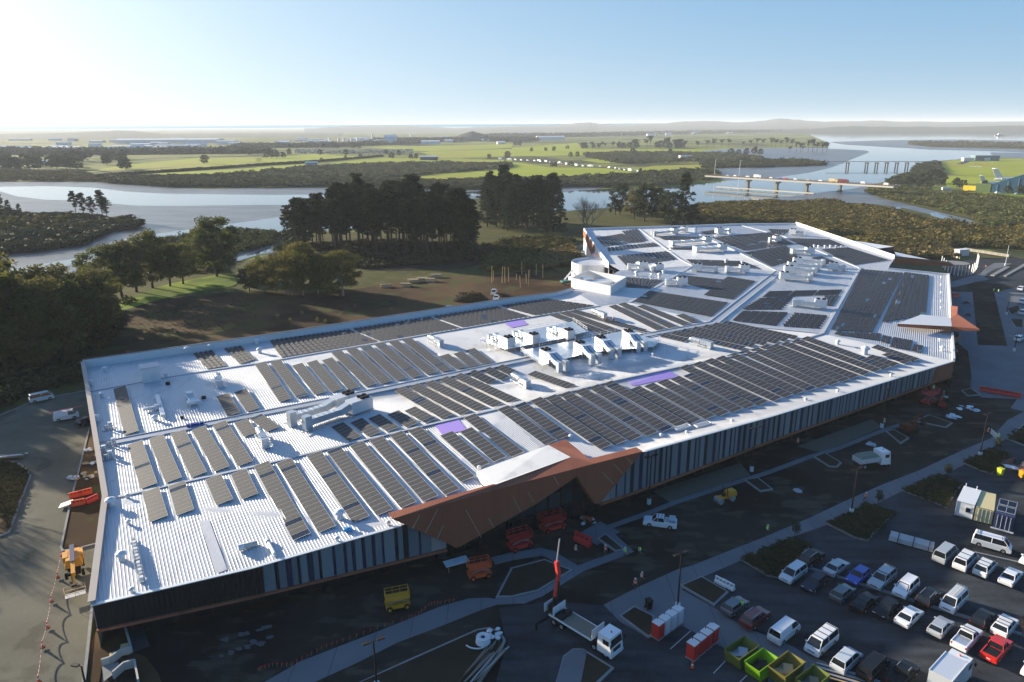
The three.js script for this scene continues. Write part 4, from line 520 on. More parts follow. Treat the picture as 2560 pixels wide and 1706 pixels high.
for (const p of [many(Fi, 2045, 545, 2180, 465, 2225, 470, 2080, 552), many(Fi, 2165, 550, 2350, 440, 2400, 440, 2190, 555)]) structure(obj('traffic_island', slabGeo(ground(p), -0.2, 0.12), mat.kerb));
{ const c = at(Fi(1730, 432)); structure(obj('roundabout', cyl(5.5, 5.5, 0.2, c.x, 0.0, c.z, 28), mat.kerb)); }
beds.forEach((b, k) => cover('bed_plants', ['low dark shrubs in the bed below the two workers carrying a board', 'low shrubs in the bed behind the white site cabin', 'low shrubs in the bed beside the stacked pale pipes', 'low shrubs in the bed beside the pale silver people carrier', 'low shrubs in the bed at the plaza corner'][k], b, 420, 0.28, 0.62, [[0.04, 0.05, 0.018], [0.025, 0.034, 0.013], [0.06, 0.05, 0.022]], 0.08, 0.8));
cover('weeds', 'rough grass on the kerbed bed left of the driveway', many(Fj, -300, 900, 0, 935, 150, 955, 230, 1005, 260, 1070, 180, 1290, 80, 1568), 900, 0.25, 0.5, [[0.10, 0.08, 0.03], [0.07, 0.06, 0.025]], 0.08);
cover('weeds', 'rough grass patches over the bare yard', [...many(Fe, 1150, 470, 2300, 300), ...many(Fg, 0, 300, 0, 560), ...many(Fe, 1500, 720, 1100, 700)], 650, 0.15, 0.45, [[0.17, 0.13, 0.04], [0.13, 0.105, 0.035]], -0.2);
// bay lines
const lineMat = M(0.42, 0.42, 0.42, 0.8);
for (const [f, x0, y0, x1, y1] of [[Fo, 1455, 1260, 1640, 1095], [Fo, 1850, 1485, 1960, 1370], [Fo, 2090, 1568, 2160, 1500]]) { const a = at(f(x0, y0)), b = at(f(x1, y1)); structure(obj('bay_line', beam(V(a.x, lay - 0.185, a.z), V(b.x, lay - 0.185, b.z), 0.13, 0.012), lineMat)); }
{ const A = Fq(360, 510), B = Fq(2500, 1180); structure(obj('kerb', beam(at(A).setY(-0.05), at(B).setY(-0.05), 0.5, 0.22), mat.kerb)); structure(obj('kerb', beam(at(Fq(1900, 375)).setY(-0.05), at(Fq(2450, 500)).setY(-0.05), 0.3, 0.22), mat.kerb)); }

// ---------------------------------------------------------------- solar panels
const pvUnit = new THREE.BoxGeometry(1, 0.04, 1), railUnit = new THREE.BoxGeometry(1, 0.05, 0.06);
const PL = 1.3;
function pvRow(tl, bl, label, group, PW = 2.5, tilt = 0.155) { // left edge of a row, from back to front; right side raised
  const A = roofHit(tl), B = roofHit(bl), d = B.clone().sub(A), len = d.length(), x = d.clone().normalize(); let z = V(-x.z, 0, x.x); if (z.x < 0) z.negate();
  const n = Math.max(1, Math.round(len / PL)), step = len / n; const y0 = z.clone().cross(x); if (y0.y < 0) y0.negate();
  const zt = z.clone().multiplyScalar(Math.cos(tilt)).addScaledVector(y0, Math.sin(tilt)), yt = y0.clone().multiplyScalar(Math.cos(tilt)).addScaledVector(z, -Math.sin(tilt));
  const row = thing('solar_row', label, 'solar panels', group); row.position.copy(A).addScaledVector(y0, 0.17);
  const rot = new THREE.Quaternion().setFromRotationMatrix(new THREE.Matrix4().makeBasis(x, yt, x.clone().cross(yt)));
  for (let k = 0; k < n; k++) { const p = obj('panel', pvUnit, rnd() < 0.035 ? mat.pvGloss : mat.pv, row); p.quaternion.copy(rot); p.scale.set(step - 0.065, 1, PW); p.position.copy(x).multiplyScalar((k + 0.5) * step).addScaledVector(zt, PW / 2); }
  const fr = obj('frame', pvUnit, mat.pvFrame, row); fr.quaternion.copy(rot); fr.scale.set(len + 0.08, 0.9, PW + 0.08); fr.position.copy(x).multiplyScalar(len / 2).addScaledVector(zt, PW / 2).addScaledVector(yt, -0.004);
  for (const w of [0.12, 0.9]) { const r = obj('rail', railUnit, mat.galv, row); r.quaternion.copy(rot); r.scale.set(len, 1, 1); r.position.copy(x).multiplyScalar(len / 2).addScaledVector(zt, PW * w).addScaledVector(yt, -0.07); }
  const gs = []; for (let s = 0.4; s < len; s += 3.2) for (const w of [0.1, 0.92]) { const top = x.clone().multiplyScalar(s).addScaledVector(zt, PW * w).addScaledVector(yt, -0.06), h = 0.11 + Math.sin(tilt) * PW * w; gs.push(bar(top, top.clone().addScaledVector(y0, -h - 0.02), 0.03, 0.03, 4)); }
  obj('support_legs', gs, mat.galv, row).userData.kind = 'stuff';
}
const rows = (f, list, label, group) => { for (const [a, b, c, d] of list) pvRow(f(a, b), f(c, d), label, group, label === lab.right || label === lab.midr || label === lab.backr ? 2.55 : 2.45); };
const lab = { near: 'short row of pale tan solar panels near the left corner of the roof', front: 'long row of solar panels on the front roof slope left of the copper entrance', right: 'long dark row of solar panels on the front roof slope right of the copper entrance', mid: 'row of solar panels between the front ridge and the grey roof gutter', midr: 'dark row of solar panels beside the lone round duct right of the platform units', back: 'row of solar panels on the roof slope behind the grey gutter', backr: 'dark row of solar panels behind the raised plant platforms', lmid: 'pale row of solar panels on the left of the middle roof slope' };
rows(Fj, [[1305, 1230, 1375, 1500], [1545, 1170, 1620, 1440], [1885, 1110, 1985, 1345], [2120, 1060, 2220, 1290]], lab.near, 'short front rows');
rows(Fl, [[-20, 985, 340, 1668], [190, 960, 575, 1597], [465, 890, 890, 1505], [650, 850, 1110, 1440], [860, 800, 1330, 1370], [1040, 750, 1535, 1310], [1225, 700, 1735, 1250], [1395, 660, 1880, 1130], [1690, 705, 2025, 1005], [1870, 668, 2180, 945], [1905, 540, 2345, 900], [2215, 462, 2650, 790]], lab.front, 'front rows left of the entrance');
rows(Fn, [[15, 430, 430, 740], [165, 385, 810, 830], [300, 360, 950, 790], [430, 330, 1090, 750], [570, 300, 1240, 710], [700, 265, 1380, 670], [830, 230, 1515, 625], [1080, 280, 1640, 595], [1210, 250, 1775, 555], [1330, 215, 1905, 525], [1450, 185, 2030, 490], [1570, 155, 2150, 455], [1530, 80, 2270, 425], [1650, 50, 2395, 390], [1760, 20, 2500, 355], [1865, -5, 2605, 325], [1970, -32, 2715, 295], [2075, -60, 2820, 265], [2180, -85, 2925, 240], [2270, -110, 3025, 210], [2360, -115, 3120, 180]], lab.right, 'front rows right of the entrance');
rows(Fi, [[110, 1185, 870, 1472], [210, 1160, 970, 1442], [300, 1135, 1060, 1417], [900, 1310, 1150, 1392], [1040, 1280, 1240, 1365], [945, 1215, 1330, 1345]], lab.right, 'front rows right of the entrance');
rows(Fj, [[1170, 790, 1290, 1195], [1365, 735, 1520, 1140], [1565, 690, 1755, 1090], [1760, 655, 1970, 1035], [1950, 605, 2185, 985], [2150, 590, 2240, 715]], lab.lmid, 'left rows of the middle slope');
rows(Fl, [[-60, 548, 100, 668], [690, 625, 850, 755], [865, 585, 1035, 715], [1030, 548, 1205, 670], [1205, 512, 1385, 630], [1360, 478, 1555, 590], [1260, 288, 1710, 550], [1395, 258, 1875, 515], [1535, 228, 2025, 480], [1670, 192, 2175, 445], [1800, 162, 2320, 405], [1930, 132, 2130, 230], [2070, 107, 2250, 195], [2190, 82, 2310, 140]], lab.mid, 'middle rows'); rows(Fn, [[140, 142, 510, 275]], lab.mid, 'middle rows');
rows(Fh, [[1350, 1112, 1580, 1165], [1450, 1088, 2100, 1240], [1540, 1070, 2200, 1212], [1640, 1050, 2310, 1195], [1740, 1030, 2420, 1180], [1830, 1012, 2500, 1160], [1920, 995, 2590, 1140]], lab.midr, 'right rows of the middle slope');
rows(Fj, [[1040, 275, 1140, 700], [1985, 345, 2090, 525], [2150, 305, 2265, 485]], lab.back, 'rows behind the gutter');
rows(Fg, [[-10, 930, 215, 1275], [130, 912, 375, 1240], [330, 942, 540, 1210], [465, 915, 690, 1185], [605, 892, 850, 1165], [690, 822, 1010, 1135], [825, 795, 1150, 1110], [955, 772, 1290, 1080], [1085, 747, 1430, 1055], [1215, 727, 1570, 1025], [1340, 707, 1705, 1000], [1680, 857, 1840, 975], [1810, 832, 1960, 955], [1920, 802, 2080, 930]], lab.back, 'rows behind the gutter');
rows(Fh, [[350, 922, 880, 1115], [440, 902, 1000, 1105], [525, 887, 1180, 1078], [885, 837, 1330, 1058], [970, 817, 1440, 1038], [1145, 837, 1560, 1010], [1505, 920, 1640, 985]], lab.backr, 'rows behind the platforms');
function pvArray(px, nu, nv, label, group, tiltU = 0, gu = 0.06, gv = 0.06) { // block of panels; corners TL TR BR BL on the roof
  const [A, B, C, D] = px.map(roofHit), arr = thing('solar_array', label, 'solar panels', group); arr.position.copy(A);
  const P = (u, v) => A.clone().lerp(B, u).lerp(D.clone().lerp(C, u), v).sub(A);
  for (let i = 0; i < nu; i++) for (let j = 0; j < nv; j++) {
    const c = P((i + 0.5) / nu, (j + 0.5) / nv), du = P((i + 1) / nu, (j + 0.5) / nv).sub(P(i / nu, (j + 0.5) / nv)), dv = P((i + 0.5) / nu, (j + 1) / nv).sub(P((i + 0.5) / nu, j / nv));
    const z = dv.clone().normalize(), y = z.clone().cross(du).normalize(); if (y.y < 0) y.negate(); const x = y.clone().cross(z);
    const xt = x.clone().multiplyScalar(Math.cos(tiltU)).addScaledVector(y, Math.sin(tiltU) * Math.sign(du.dot(x))), yt = z.clone().cross(xt);
    const p = obj('panel', pvUnit, rnd() < 0.02 ? mat.pvGloss : mat.pv, arr); p.quaternion.setFromRotationMatrix(new THREE.Matrix4().makeBasis(xt, yt, z)); p.scale.set(Math.abs(du.dot(x)) * (1 - gu), 1, dv.length() * (1 - gv)); p.position.copy(c).addScaledVector(y, 0.22);
  }
  const lo = obj('rail', [0.25, 0.75].map(v => beam(P(0, v).add(V(0, 0.12, 0)), P(1, v).add(V(0, 0.12, 0)), 0.06, 0.06)), mat.galv, arr); lo.userData.kind = 'stuff';
}
const fine = 'tightly packed block of louvred solar panels along the back parapet', fg = 'blocks along the back parapet';
pvArray(many(Fg, 120, 708, 855, 608, 1130, 722, 230, 868), 18, 7, fine, fg, 0.24, 0.2, 0.1); pvArray(many(Fg, 880, 602, 1590, 492, 1890, 602, 1140, 717), 17, 7, fine, fg, 0.24, 0.2, 0.1);
pvArray([[1081, 793], [1243, 768], [1330, 795], [1160, 821]], 14, 7, fine, fg, 0.24, 0.2, 0.1); pvArray([[1250, 766], [1370, 749], [1490, 767], [1345, 792]], 12, 7, fine, fg, 0.24, 0.2, 0.1);
pvArray(many(Fe, 1765, 830, 1945, 800, 2085, 945, 1905, 975), 4, 7, fine, fg, 0.24, 0.2, 0.1); pvArray(many(Fe, 2050, 785, 2210, 760, 2350, 885, 2205, 930), 4, 7, fine, fg, 0.24, 0.2, 0.1);
const far = 'block of dark solar panels on the far wing of the roof', fag = 'blocks on the far wing';
pvArray(many(Fh, 1260, 692, 1985, 800, 1830, 930, 1120, 790), 14, 9, 'dark solar block left of the diagonal gutter, below the rooftop units', 'blocks by the diagonal gutter');
pvArray(many(Fh, 1560, 548, 1950, 590, 1820, 680, 1450, 592), 9, 6, 'dark solar block left of the diagonal gutter, below the rooftop units', 'blocks by the diagonal gutter'); pvArray(many(Fh, 1980, 560, 2235, 602, 2030, 770, 1760, 730), 6, 10, 'dark solar block left of the diagonal gutter, below the rooftop units', 'blocks by the diagonal gutter');
pvArray(many(Fh, 930, 557, 1390, 592, 1270, 670, 1060, 660), 11, 7, 'grey solar block behind the white plant screen', undefined, 0.15, 0.15);
for (const [q, a, b] of [[[770, 205, 1010, 165, 1220, 240, 840, 285], 10, 6], [[1005, 142, 1150, 122, 1240, 232, 1090, 228], 5, 8], [[870, 295, 1300, 247, 1350, 280, 880, 330], 13, 3], [[960, 372, 1420, 327, 1510, 400, 1050, 465], 12, 6]]) pvArray(many(Fh, ...q), a, b, 'solar block on the bluish slope at the back left corner', 'blocks at the back left corner', 0.1, 0.28, 0.05);
for (const [q, a, b] of [[[1330, 190, 1720, 192, 1720, 225, 1390, 222], 14, 3], [[1445, 290, 1670, 295, 1670, 314, 1460, 310], 9, 2], [[1600, 402, 2110, 418, 2290, 490, 1660, 450], 18, 4], [[1720, 150, 1860, 132, 1900, 155, 1790, 175], 6, 4]]) pvArray(many(Fh, ...q), a, b, 'narrow dark solar block between the ducts of the far wing', 'narrow blocks among the ducts', 0.08, 0.12);
for (const q of [[[1778, 594], [1925, 581], [1985, 612], [1862, 628]], [[1862, 632], [1965, 615], [2000, 648], [1930, 668]]]) pvArray(q, 8, 12, 'striped solar block in the middle of the far wing', 'striped blocks', 0.1, 0.06, 0.28);
pvArray(many(Fi, 400, 385, 490, 374, 645, 438, 480, 450), 5, 6, 'striped solar block in the middle of the far wing', 'striped blocks', 0.1, 0.06, 0.28);
for (const [q, a, b] of [[[0, 122, 200, 127, 150, 178, 40, 165], 8, 3], [[150, 207, 560, 217, 710, 280, 340, 285], 14, 4], [[490, 312, 730, 292, 1110, 410, 780, 455], 9, 10]]) pvArray(many(Fi, ...q), a, b, 'dark solar block beside the long white side parapet', 'blocks beside the side parapet', 0.1, 0.12);
for (const [q, a, b] of [[[-60, 752, 10, 697, 690, 682, 650, 727], 14, 3], [[-240, 865, -70, 762, 250, 732, 120, 865], 8, 6], [[520, 732, 660, 732, 590, 830, 510, 825], 3, 5], [[-330, 965, -230, 877, 190, 892, 80, 1015], 9, 5], [[130, 1020, 250, 897, 550, 922, 470, 1040], 6, 6]]) pvArray(many(Fi, ...q), a, b, 'bluish solar block right of the diagonal gutter', 'blocks right of the diagonal gutter', 0.12, 0.14);
for (const [q, a, b] of [[[860, 492, 1245, 527, 960, 1070, 575, 1052], 11, 22], [[1255, 520, 1485, 550, 1455, 915, 1040, 985], 7, 17], [[640, 1062, 1040, 1085, 1030, 1150, 605, 1092], 8, 3], [[1055, 1102, 1135, 1117, 1115, 1175, 1035, 1165], 2, 3], [[1150, 1117, 1330, 1150, 1310, 1240, 1120, 1207], 4, 4], [[1340, 1182, 1425, 1197, 1415, 1265, 1320, 1245], 2, 3]]) pvArray(many(Fi, ...q), a, b, 'very dark solar block on the right end of the roof by the corner canopy', 'blocks on the right end', 0.02, 0.10, 0.025);

// ---------------------------------------------------------------- plant on the roof
const roofDir = px => { const a = roofHit(px[0]), b = roofHit(px[1]); return Math.atan2(-(b.z - a.z), b.x - a.x); };
// local x = length of the unit
function fans(g, list, y) { for (const [x, z, r] of list) { const f = obj('fan', [cyl(r, r, 0.34, 0, 0.17, 0, 14), cyl(r * 0.75, r * 0.75, 0.06, 0, 0.36, 0, 14)], mat.black, g); f.position.set(x, y, z); } }
function platformUnit(px0, px1, label, group) { // cabinet with fans, tapering ducts, two drop ducts
  const a = roofHit(px0), g = thing('air_handling_unit', label, 'air conditioner', group, a, roofDir([px0, px1]));
  obj('cabinet', [box(4.2, 2.1, 2.3, 0, 2.25, 0), box(0.06, 1.9, 2.32, -1.0, 2.25, 0), box(0.06, 1.9, 2.32, 1.0, 2.25, 0)], mat.galvLight, g); fans(g, [[-1.5, -0.55, 0.45], [-1.5, 0.55, 0.45], [-0.4, -0.55, 0.45], [-0.4, 0.55, 0.45]], 3.3);
  for (const s of [-1, 1]) { obj('duct', [beam(V(2.1, 2.7, s * 0.65), V(4.6, 1.9, s * 0.75), 0.95, 1.05), box(1.5, 1.0, 0.95, 5.2, 1.9, s * 0.85)], mat.galv, g); obj('drop_duct', [box(1.05, 2.5, 1.05, 6.3, 1.22, s * 0.95), box(1.12, 0.08, 1.12, 6.3, 1.7, s * 0.95)], mat.galv, g); for (let k = 0; k < 3; k++) obj('duct_flange', box(0.06, 1.14, 1.06, 3.0 + k * 1.0, 2.35 - k * 0.28, s * 0.75), mat.galvLight, g); }
  for (const [x, z] of [[-2, -1], [-2, 1], [2, -1], [2, 1]]) obj('leg', box(0.14, 1.25, 0.14, x, 0.6, z), mat.steel, g);
  obj('base_frame', [box(4.6, 0.12, 0.14, 0, 1.16, -1.1), box(4.6, 0.12, 0.14, 0, 1.16, 1.1)], mat.steel, g);
}
function platform(px, label, group) { // raised grating deck with handrail on posts
  const P = px.map(roofHit), y = Math.max(...P.map(p => p.y)) + 1.0, g = thing('plant_platform', label, 'platform', group, P[0]); const loc = P.map(p => V(p.x - P[0].x, y - P[0].y, p.z - P[0].z));
  obj('deck', slabGeo(loc, loc[0].y - 0.08, loc[0].y), mat.galv, g);
  loc.forEach((p, k) => { const q = loc[(k + 1) % loc.length], n = Math.ceil(p.distanceTo(q) / 3); obj('handrail', [0.55, 1.05].map(h => bar(p.clone().setY(p.y + h), q.clone().setY(q.y + h), 0.035, 0.035, 5)), mat.galvLight, g).userData.kind = 'stuff'; for (let i = 0; i < n; i++) { const r = p.clone().lerp(q, i / n); obj('post', bar(V(r.x, -0.1, r.z), V(r.x, r.y + 1.05, r.z), 0.05, 0.04, 5), mat.galvLight, g); } });
}
function roundDuct(px0, px1, label, group, flip = false) { // round silencer and square duct on a frame
  const g = thing('exhaust_duct', label, 'duct', group, roofHit(px0), roofDir([px0, px1]) + (flip ? Math.PI : 0));
  obj('support_frame', [box(6.4, 0.12, 0.12, 0, 0.5, -0.8), box(6.4, 0.12, 0.12, 0, 0.5, 0.8), ...[-3, -1, 1, 3].flatMap(x => [box(0.1, 0.55, 0.1, x, 0.25, -0.8), box(0.1, 0.55, 0.1, x, 0.25, 0.8), box(0.1, 0.1, 1.7, x, 0.5, 0)])], mat.galvLight, g);
  obj('silencer', [cyl(0.62, 0.62, 2.8, -1.7, 1.35, 0, 18, 0, Math.PI / 2), cyl(0.45, 0.3, 0.5, -3.3, 1.35, 0, 16, 0, Math.PI / 2)], mat.silver, g); for (const x of [-2.8, -1.7, -0.5]) obj('band', cyl(0.67, 0.67, 0.1, x, 1.35, 0, 18, 0, Math.PI / 2), mat.galvLight, g);
  obj('square_duct', [box(2.4, 1.15, 1.15, 1.0, 1.4, 0), box(1.1, 1.8, 1.2, 2.6, 1.0, 0)], mat.galv, g); for (const x of [0.1, 0.8, 1.5]) obj('duct_flange', box(0.07, 1.25, 1.25, x, 1.4, 0), mat.galvLight, g);
}
function ventCowl(px, label, s = 1) { const g = thing('roof_vent', label, 'roof vent', 'small roof vents', roofHit(px)); g.scale.setScalar(s); obj('collar', cyl(0.3, 0.26, 0.7, 0, 0.34, 0, 12), mat.white, g); obj('cowl', [cyl(0.5, 0.42, 0.18, 0, 0.72, 0, 14), cyl(0.42, 0.1, 0.16, 0, 0.88, 0, 14)], mat.white, g); }
// raised platforms with three and four units
platform([Fh(-290, 1190), Fh(170, 1080), Fh(560, 1000), Fh(690, 1100), Fh(440, 1170), Fh(-60, 1270)], 'grated platform carrying three air handling units', undefined);
platform([Fh(80, 1280), Fh(740, 1150), Fh(1010, 1095), Fh(1360, 1180), Fh(1300, 1240), Fh(700, 1290), Fh(280, 1420)], 'grated platform carrying four air handling units', undefined);
for (const [x, y] of [[-50, 1160], [180, 1130], [500, 1090]]) platformUnit(Fh(x, y + 60), Fh(x - 160, y - 10), 'grey air handling unit on the platform with three units', 'three units on the back platform');
for (const [x, y] of [[330, 1360], [640, 1290], [830, 1240], [1080, 1180]]) platformUnit(Fh(x, y), Fh(x + 140, y + 90), 'grey air handling unit with twin drop ducts on the platform with four units', 'four units on the front platform');
// twin unit with long ducts by the gutter
{
  const p0 = Fg(840, 1360), p1 = Fg(480, 1480), g = thing('twin_air_unit', 'large twin grey air unit with stepped square ducts beside the roof gutter', 'air conditioner', undefined, roofHit(p0), roofDir([p0, p1]));
  for (const [z, dx] of [[1.9, 0], [-2.1, -0.8]]) { obj('cabinet', [box(4.8, 2.4, 2.5, dx - 0.6, 1.8, z), box(0.06, 2.2, 2.54, dx - 1.4, 1.8, z), box(0.06, 2.2, 2.54, dx + 0.2, 1.8, z), box(1.4, 0.8, 0.5, dx + 1, 2.0, z + 1.4)], mat.galvLight, g); fans(g, [[dx - 2.2, z - 0.55, 0.5], [dx - 2.2, z + 0.55, 0.5], [dx - 1.1, z - 0.55, 0.5], [dx - 1.1, z + 0.55, 0.5]], 3.0); obj('duct', [beam(V(dx + 1.8, 2.2, z), V(dx + 4.2, 1.5, z), 1.5, 1.3), box(6.4, 1.2, 1.25, dx + 7.3, 1.6, z)], mat.galv, g); for (let k = 0; k < 6; k++) obj('duct_flange', box(0.08, 1.32, 1.36, dx + 4.5 + k * 1.15, 1.6, z), mat.galvLight, g); obj('drop_duct', box(1.4, 2.9, 1.4, dx + 11, 1.45, z), mat.galv, g); }
  obj('base_frame', [box(16, 0.15, 0.2, 4, 0.45, 3), box(16, 0.15, 0.2, 4, 0.45, -3.2), ...[-3, 1, 5, 9, 11].flatMap(x => [box(0.15, 0.5, 0.15, x, 0.22, 3), box(0.15, 0.5, 0.15, x, 0.22, -3.2)])], mat.steel, g);
}
roundDuct(Fg(1650, 740), Fg(1740, 790), 'round silver exhaust duct on a frame behind the rows above the gutter', undefined); roundDuct(Fe(2010, 1110), Fe(2040, 1190), 'round exhaust duct on a frame near the stair box', undefined); roundDuct(Fl(60, 760), Fl(110, 860), 'round exhaust duct with square end beside the twin air unit', undefined);
roundDuct(Fn(80, 230), Fn(200, 290), 'round exhaust duct in front of the four unit platform', undefined); roundDuct(Fh(800, 930), Fh(900, 970), 'round exhaust duct with two workers beside it', undefined); roundDuct(Fh(1740, 1200), Fh(1860, 1235), 'long round exhaust duct alone right of the four unit platform', undefined);
// stair box
{ const a = roofHit(Fe(1310, 1100)), b = roofHit(Fe(1480, 1070)), g = thing('stair_box', 'plain white stair box standing on the left of the roof', 'roof hatch', undefined, a.clone().lerp(b, 0.5), roofDir([Fe(1310, 1100), Fe(1480, 1070)])); const w = a.distanceTo(b); obj('walls', box(w, 3.4, 3.6, 0, 1.6, -1.8), mat.white, g); obj('lid', box(w + 0.2, 0.14, 3.8, 0, 3.36, -1.8), mat.roof, g); obj('door', box(0.95, 2.1, 0.06, 0.4, 1.05, 0.04), mat.galvLight, g); }
// walkway of white trays, service frames and pipes on the left
{ const g = thing('cable_tray', 'long rack of white boxes standing near the front left roof corner', 'cable tray', undefined, roofHit(Fk(1260, 460)), roofDir([Fk(1215, 250), Fk(1300, 650)])); for (let k = 0; k < 12; k++) obj('box_unit', box(0.55, 0.55, 0.5, -5 + k * 0.95, 0.6, 0), k % 2 ? mat.white : mat.steel, g); obj('rack', [box(11.6, 0.08, 0.1, 0, 0.3, -0.4), box(11.6, 0.08, 0.1, 0, 0.3, 0.4), box(11.6, 0.05, 0.05, 0, 1.0, 0.5), ...[-5, -2.5, 0, 2.5, 5].map(x => box(0.08, 0.34, 0.9, x, 0.15, 0))], mat.galv, g); }
{ const g = thing('service_frame', 'white galvanised service frame with stepped trays left of the short panel rows', 'roof frame', undefined, roofHit(Fe(1760, 1270)), roofDir([Fe(1680, 1160), Fe(1800, 1400)])); obj('deck', [box(6.5, 0.1, 1.6, 0, 0.7, 0), box(1.6, 0.3, 2.4, 2.2, 0.9, 0)], mat.white, g); obj('rails', [-1, 1].flatMap(s => [bar(V(-3.2, 1.6, s * 0.8), V(3.2, 1.6, s * 0.8), 0.04), ...[-3, -1, 1, 3].map(x => bar(V(x, 0, s * 0.8), V(x, 1.6, s * 0.8), 0.04))]), mat.white, g); obj('tank', box(1.5, 0.8, 1.2, -2.4, 1.1, 0), mat.galvLight, g); }
{ const g = thing('long_duct', 'long square white duct running down the roof beside the stair box', 'duct', undefined, roofHit(Fe(1470, 1320)), roofDir([Fe(1420, 1150), Fe(1530, 1520)])); obj('duct', box(13, 0.55, 0.8, 0, 0.5, 0), mat.galvLight, g); obj('branch', [box(0.8, 0.5, 3.2, 0.6, 0.5, 1.6), box(1.2, 1.0, 1.2, 0.6, 0.55, 0.4)], mat.white, g); for (let k = -5; k < 6; k += 2) obj('foot', box(0.12, 0.3, 0.9, k, 0.12, 0), mat.steel, g); }
for (const [x, y, l] of [[1000, 640, 'grey pipe cluster by the left parapet above the gutter'], [1030, 790, 'white capped pipe cluster on the gutter by the left parapet'], [940, 860, 'grey pump cluster against the left parapet below the gutter'], [1000, 910, 'white topped pipe cluster just below the gutter']]) { const g = thing('pipe_cluster', l, 'pipes', undefined, roofHit(Fj(x, y)), 0.4); for (let k = 0; k < 4; k++) obj('pipe', cyl(0.14, 0.14, 0.9 + 0.3 * (k % 2), -0.6 + k * 0.4, 0.5, (k % 2) * 0.4, 8), mat.galv, g); obj('valve_box', box(0.7, 0.7, 0.6, 0.2, 0.95, -0.5), mat.white, g); obj('skid', box(2.2, 0.1, 1.4, 0, 0.06, 0), mat.steel, g); }
{ const g = thing('pipe_bundle', 'blue wrapped bundle lying in the roof gutter', 'bundle', undefined, roofHit(Fe(1790, 1490)), roofDir([Fe(1740, 1500), Fe(1850, 1480)])); obj('wrap', box(3.0, 0.5, 0.7, 0, 0.4, 0), mat.blue, g); obj('strap', [box(0.08, 0.54, 0.74, -0.8, 0.4, 0), box(0.08, 0.54, 0.74, 0.8, 0.4, 0)], mat.white, g); }
for (const [x, y, s] of [[1540, 1110, 0.8], [1870, 1240, 0.8], [1670, 1420, 0.6]]) { const g = thing('roof_box', 'small black box on the white roof near the stair box', 'box', 'small black roof boxes', roofHit(Fe(x, y))); g.scale.setScalar(s); obj('case', box(0.9, 0.6, 0.8, 0, 0.34, 0), mat.black, g); obj('lid', box(1.0, 0.08, 0.9, 0, 0.68, 0), mat.rubber, g); }
const ventLab = 'small white mushroom vent on the roof sheets';
for (const [f, x, y, s] of [[Fe, 1715, 805, 1.3], [Fe, 1925, 775, 1.1], [Fe, 965, 985, 1.2], [Fe, 1525, 1040, 1.2], [Fe, 830, 1110, 1.3], [Fe, 885, 1440, 1.3], [Fe, 1425, 1440, 1.3], [Fe, 935, 1225, 1.2], [Fj, 1020, 1345, 1.6], [Fj, 1170, 1270, 0.8], [Fk, 1120, 450, 1.5], [Fk, 1180, 120, 0.8], [Fk, 1210, 745, 0.8], [Fl, 770, 1460, 1.6], [Fl, 2050, 1010, 0.8], [Fl, 1215, 1520, 0.8], [Fm, 745, 275, 0.8], [Fg, 10, 735, 1.6], [Fg, 35, 820, 1.6], [Fn, 540, 725, 0.9], [Fn, 1370, 710, 0.8], [Fn, 1605, 685, 0.8], [Fn, 2020, 580, 0.8], [Fp, 640, 300, 0.8], [Fp, 345, 380, 0.8], [Fp, 1130, 155, 0.8], [Fi, 890, 1270, 2.2], [Fi, 640, 1180, 1.3], [Fi, 1600, 1240, 1.4], [Fi, 1580, 1150, 0.8], [Fh, 1155, 460, 1.8], [Fh, 1210, 475, 1.8], [Fh, 1145, 550, 2], [Fh, 1355, 570, 2], [Fh, 1390, 530, 1.4], [Fh, 1965, 435, 1.8], [Fh, 2115, 445, 1.5], [Fh, 1295, 1285, 0.8], [Fi, 425, 290, 1.4], [Fi, 465, 295, 1.4], [Fi, 525, 295, 1.4], [Fi, 575, 295, 1.4], [Fi, 625, 297, 1.4], [Fi, 675, 300, 1.4], [Fi, 1590, 640, 0.7], [Fi, 1590, 710, 0.7], [Fi, 1590, 790, 0.7], [Fi, 1590, 850, 0.7], [Fi, 1590, 570, 0.7]]) ventCowl(f(x, y), ventLab, s);
// loose things left on the front of the roof
{ const g = thing('insulation_roll', 'torn roll of white insulation lying on the front roof sheets', 'roll', undefined, roofHit(Fk(2280, 340)), roofDir([Fk(2230, 350), Fk(2340, 315)])); obj('roll', cyl(0.42, 0.42, 2.4, 0, 0.44, 0, 14, 0, Math.PI / 2), M(0.55, 0.5, 0.45, 1), g); obj('wrapper', cyl(0.45, 0.45, 0.8, -0.9, 0.46, 0, 14, 0, Math.PI / 2), mat.white, g); }
{ const g = thing('vent_pipe', 'white flue pipe with a base lying along the front roof sheets', 'pipe', undefined, roofHit(Fm(140, 350)), roofDir([Fm(95, 250), Fm(190, 440)])); obj('tube', [cyl(0.22, 0.22, 3.6, 0, 0.35, 0, 12, 0, Math.PI / 2), cyl(0.34, 0.34, 0.5, -1.8, 0.4, 0, 12, 0, Math.PI / 2)], mat.white, g); obj('base', box(4.2, 0.12, 0.5, 0, 0.1, 0), mat.galvLight, g); }
{ const g = thing('toolbox', 'bright blue toolbox on the front roof edge left of the entrance', 'toolbox', undefined, roofHit(Fm(845, 180)), 0.3); obj('case', box(1.1, 0.45, 0.6, 0, 0.28, 0), M(0.03, 0.28, 0.6, 0.4), g); obj('handle', box(0.5, 0.06, 0.08, 0, 0.55, 0), mat.white, g); }
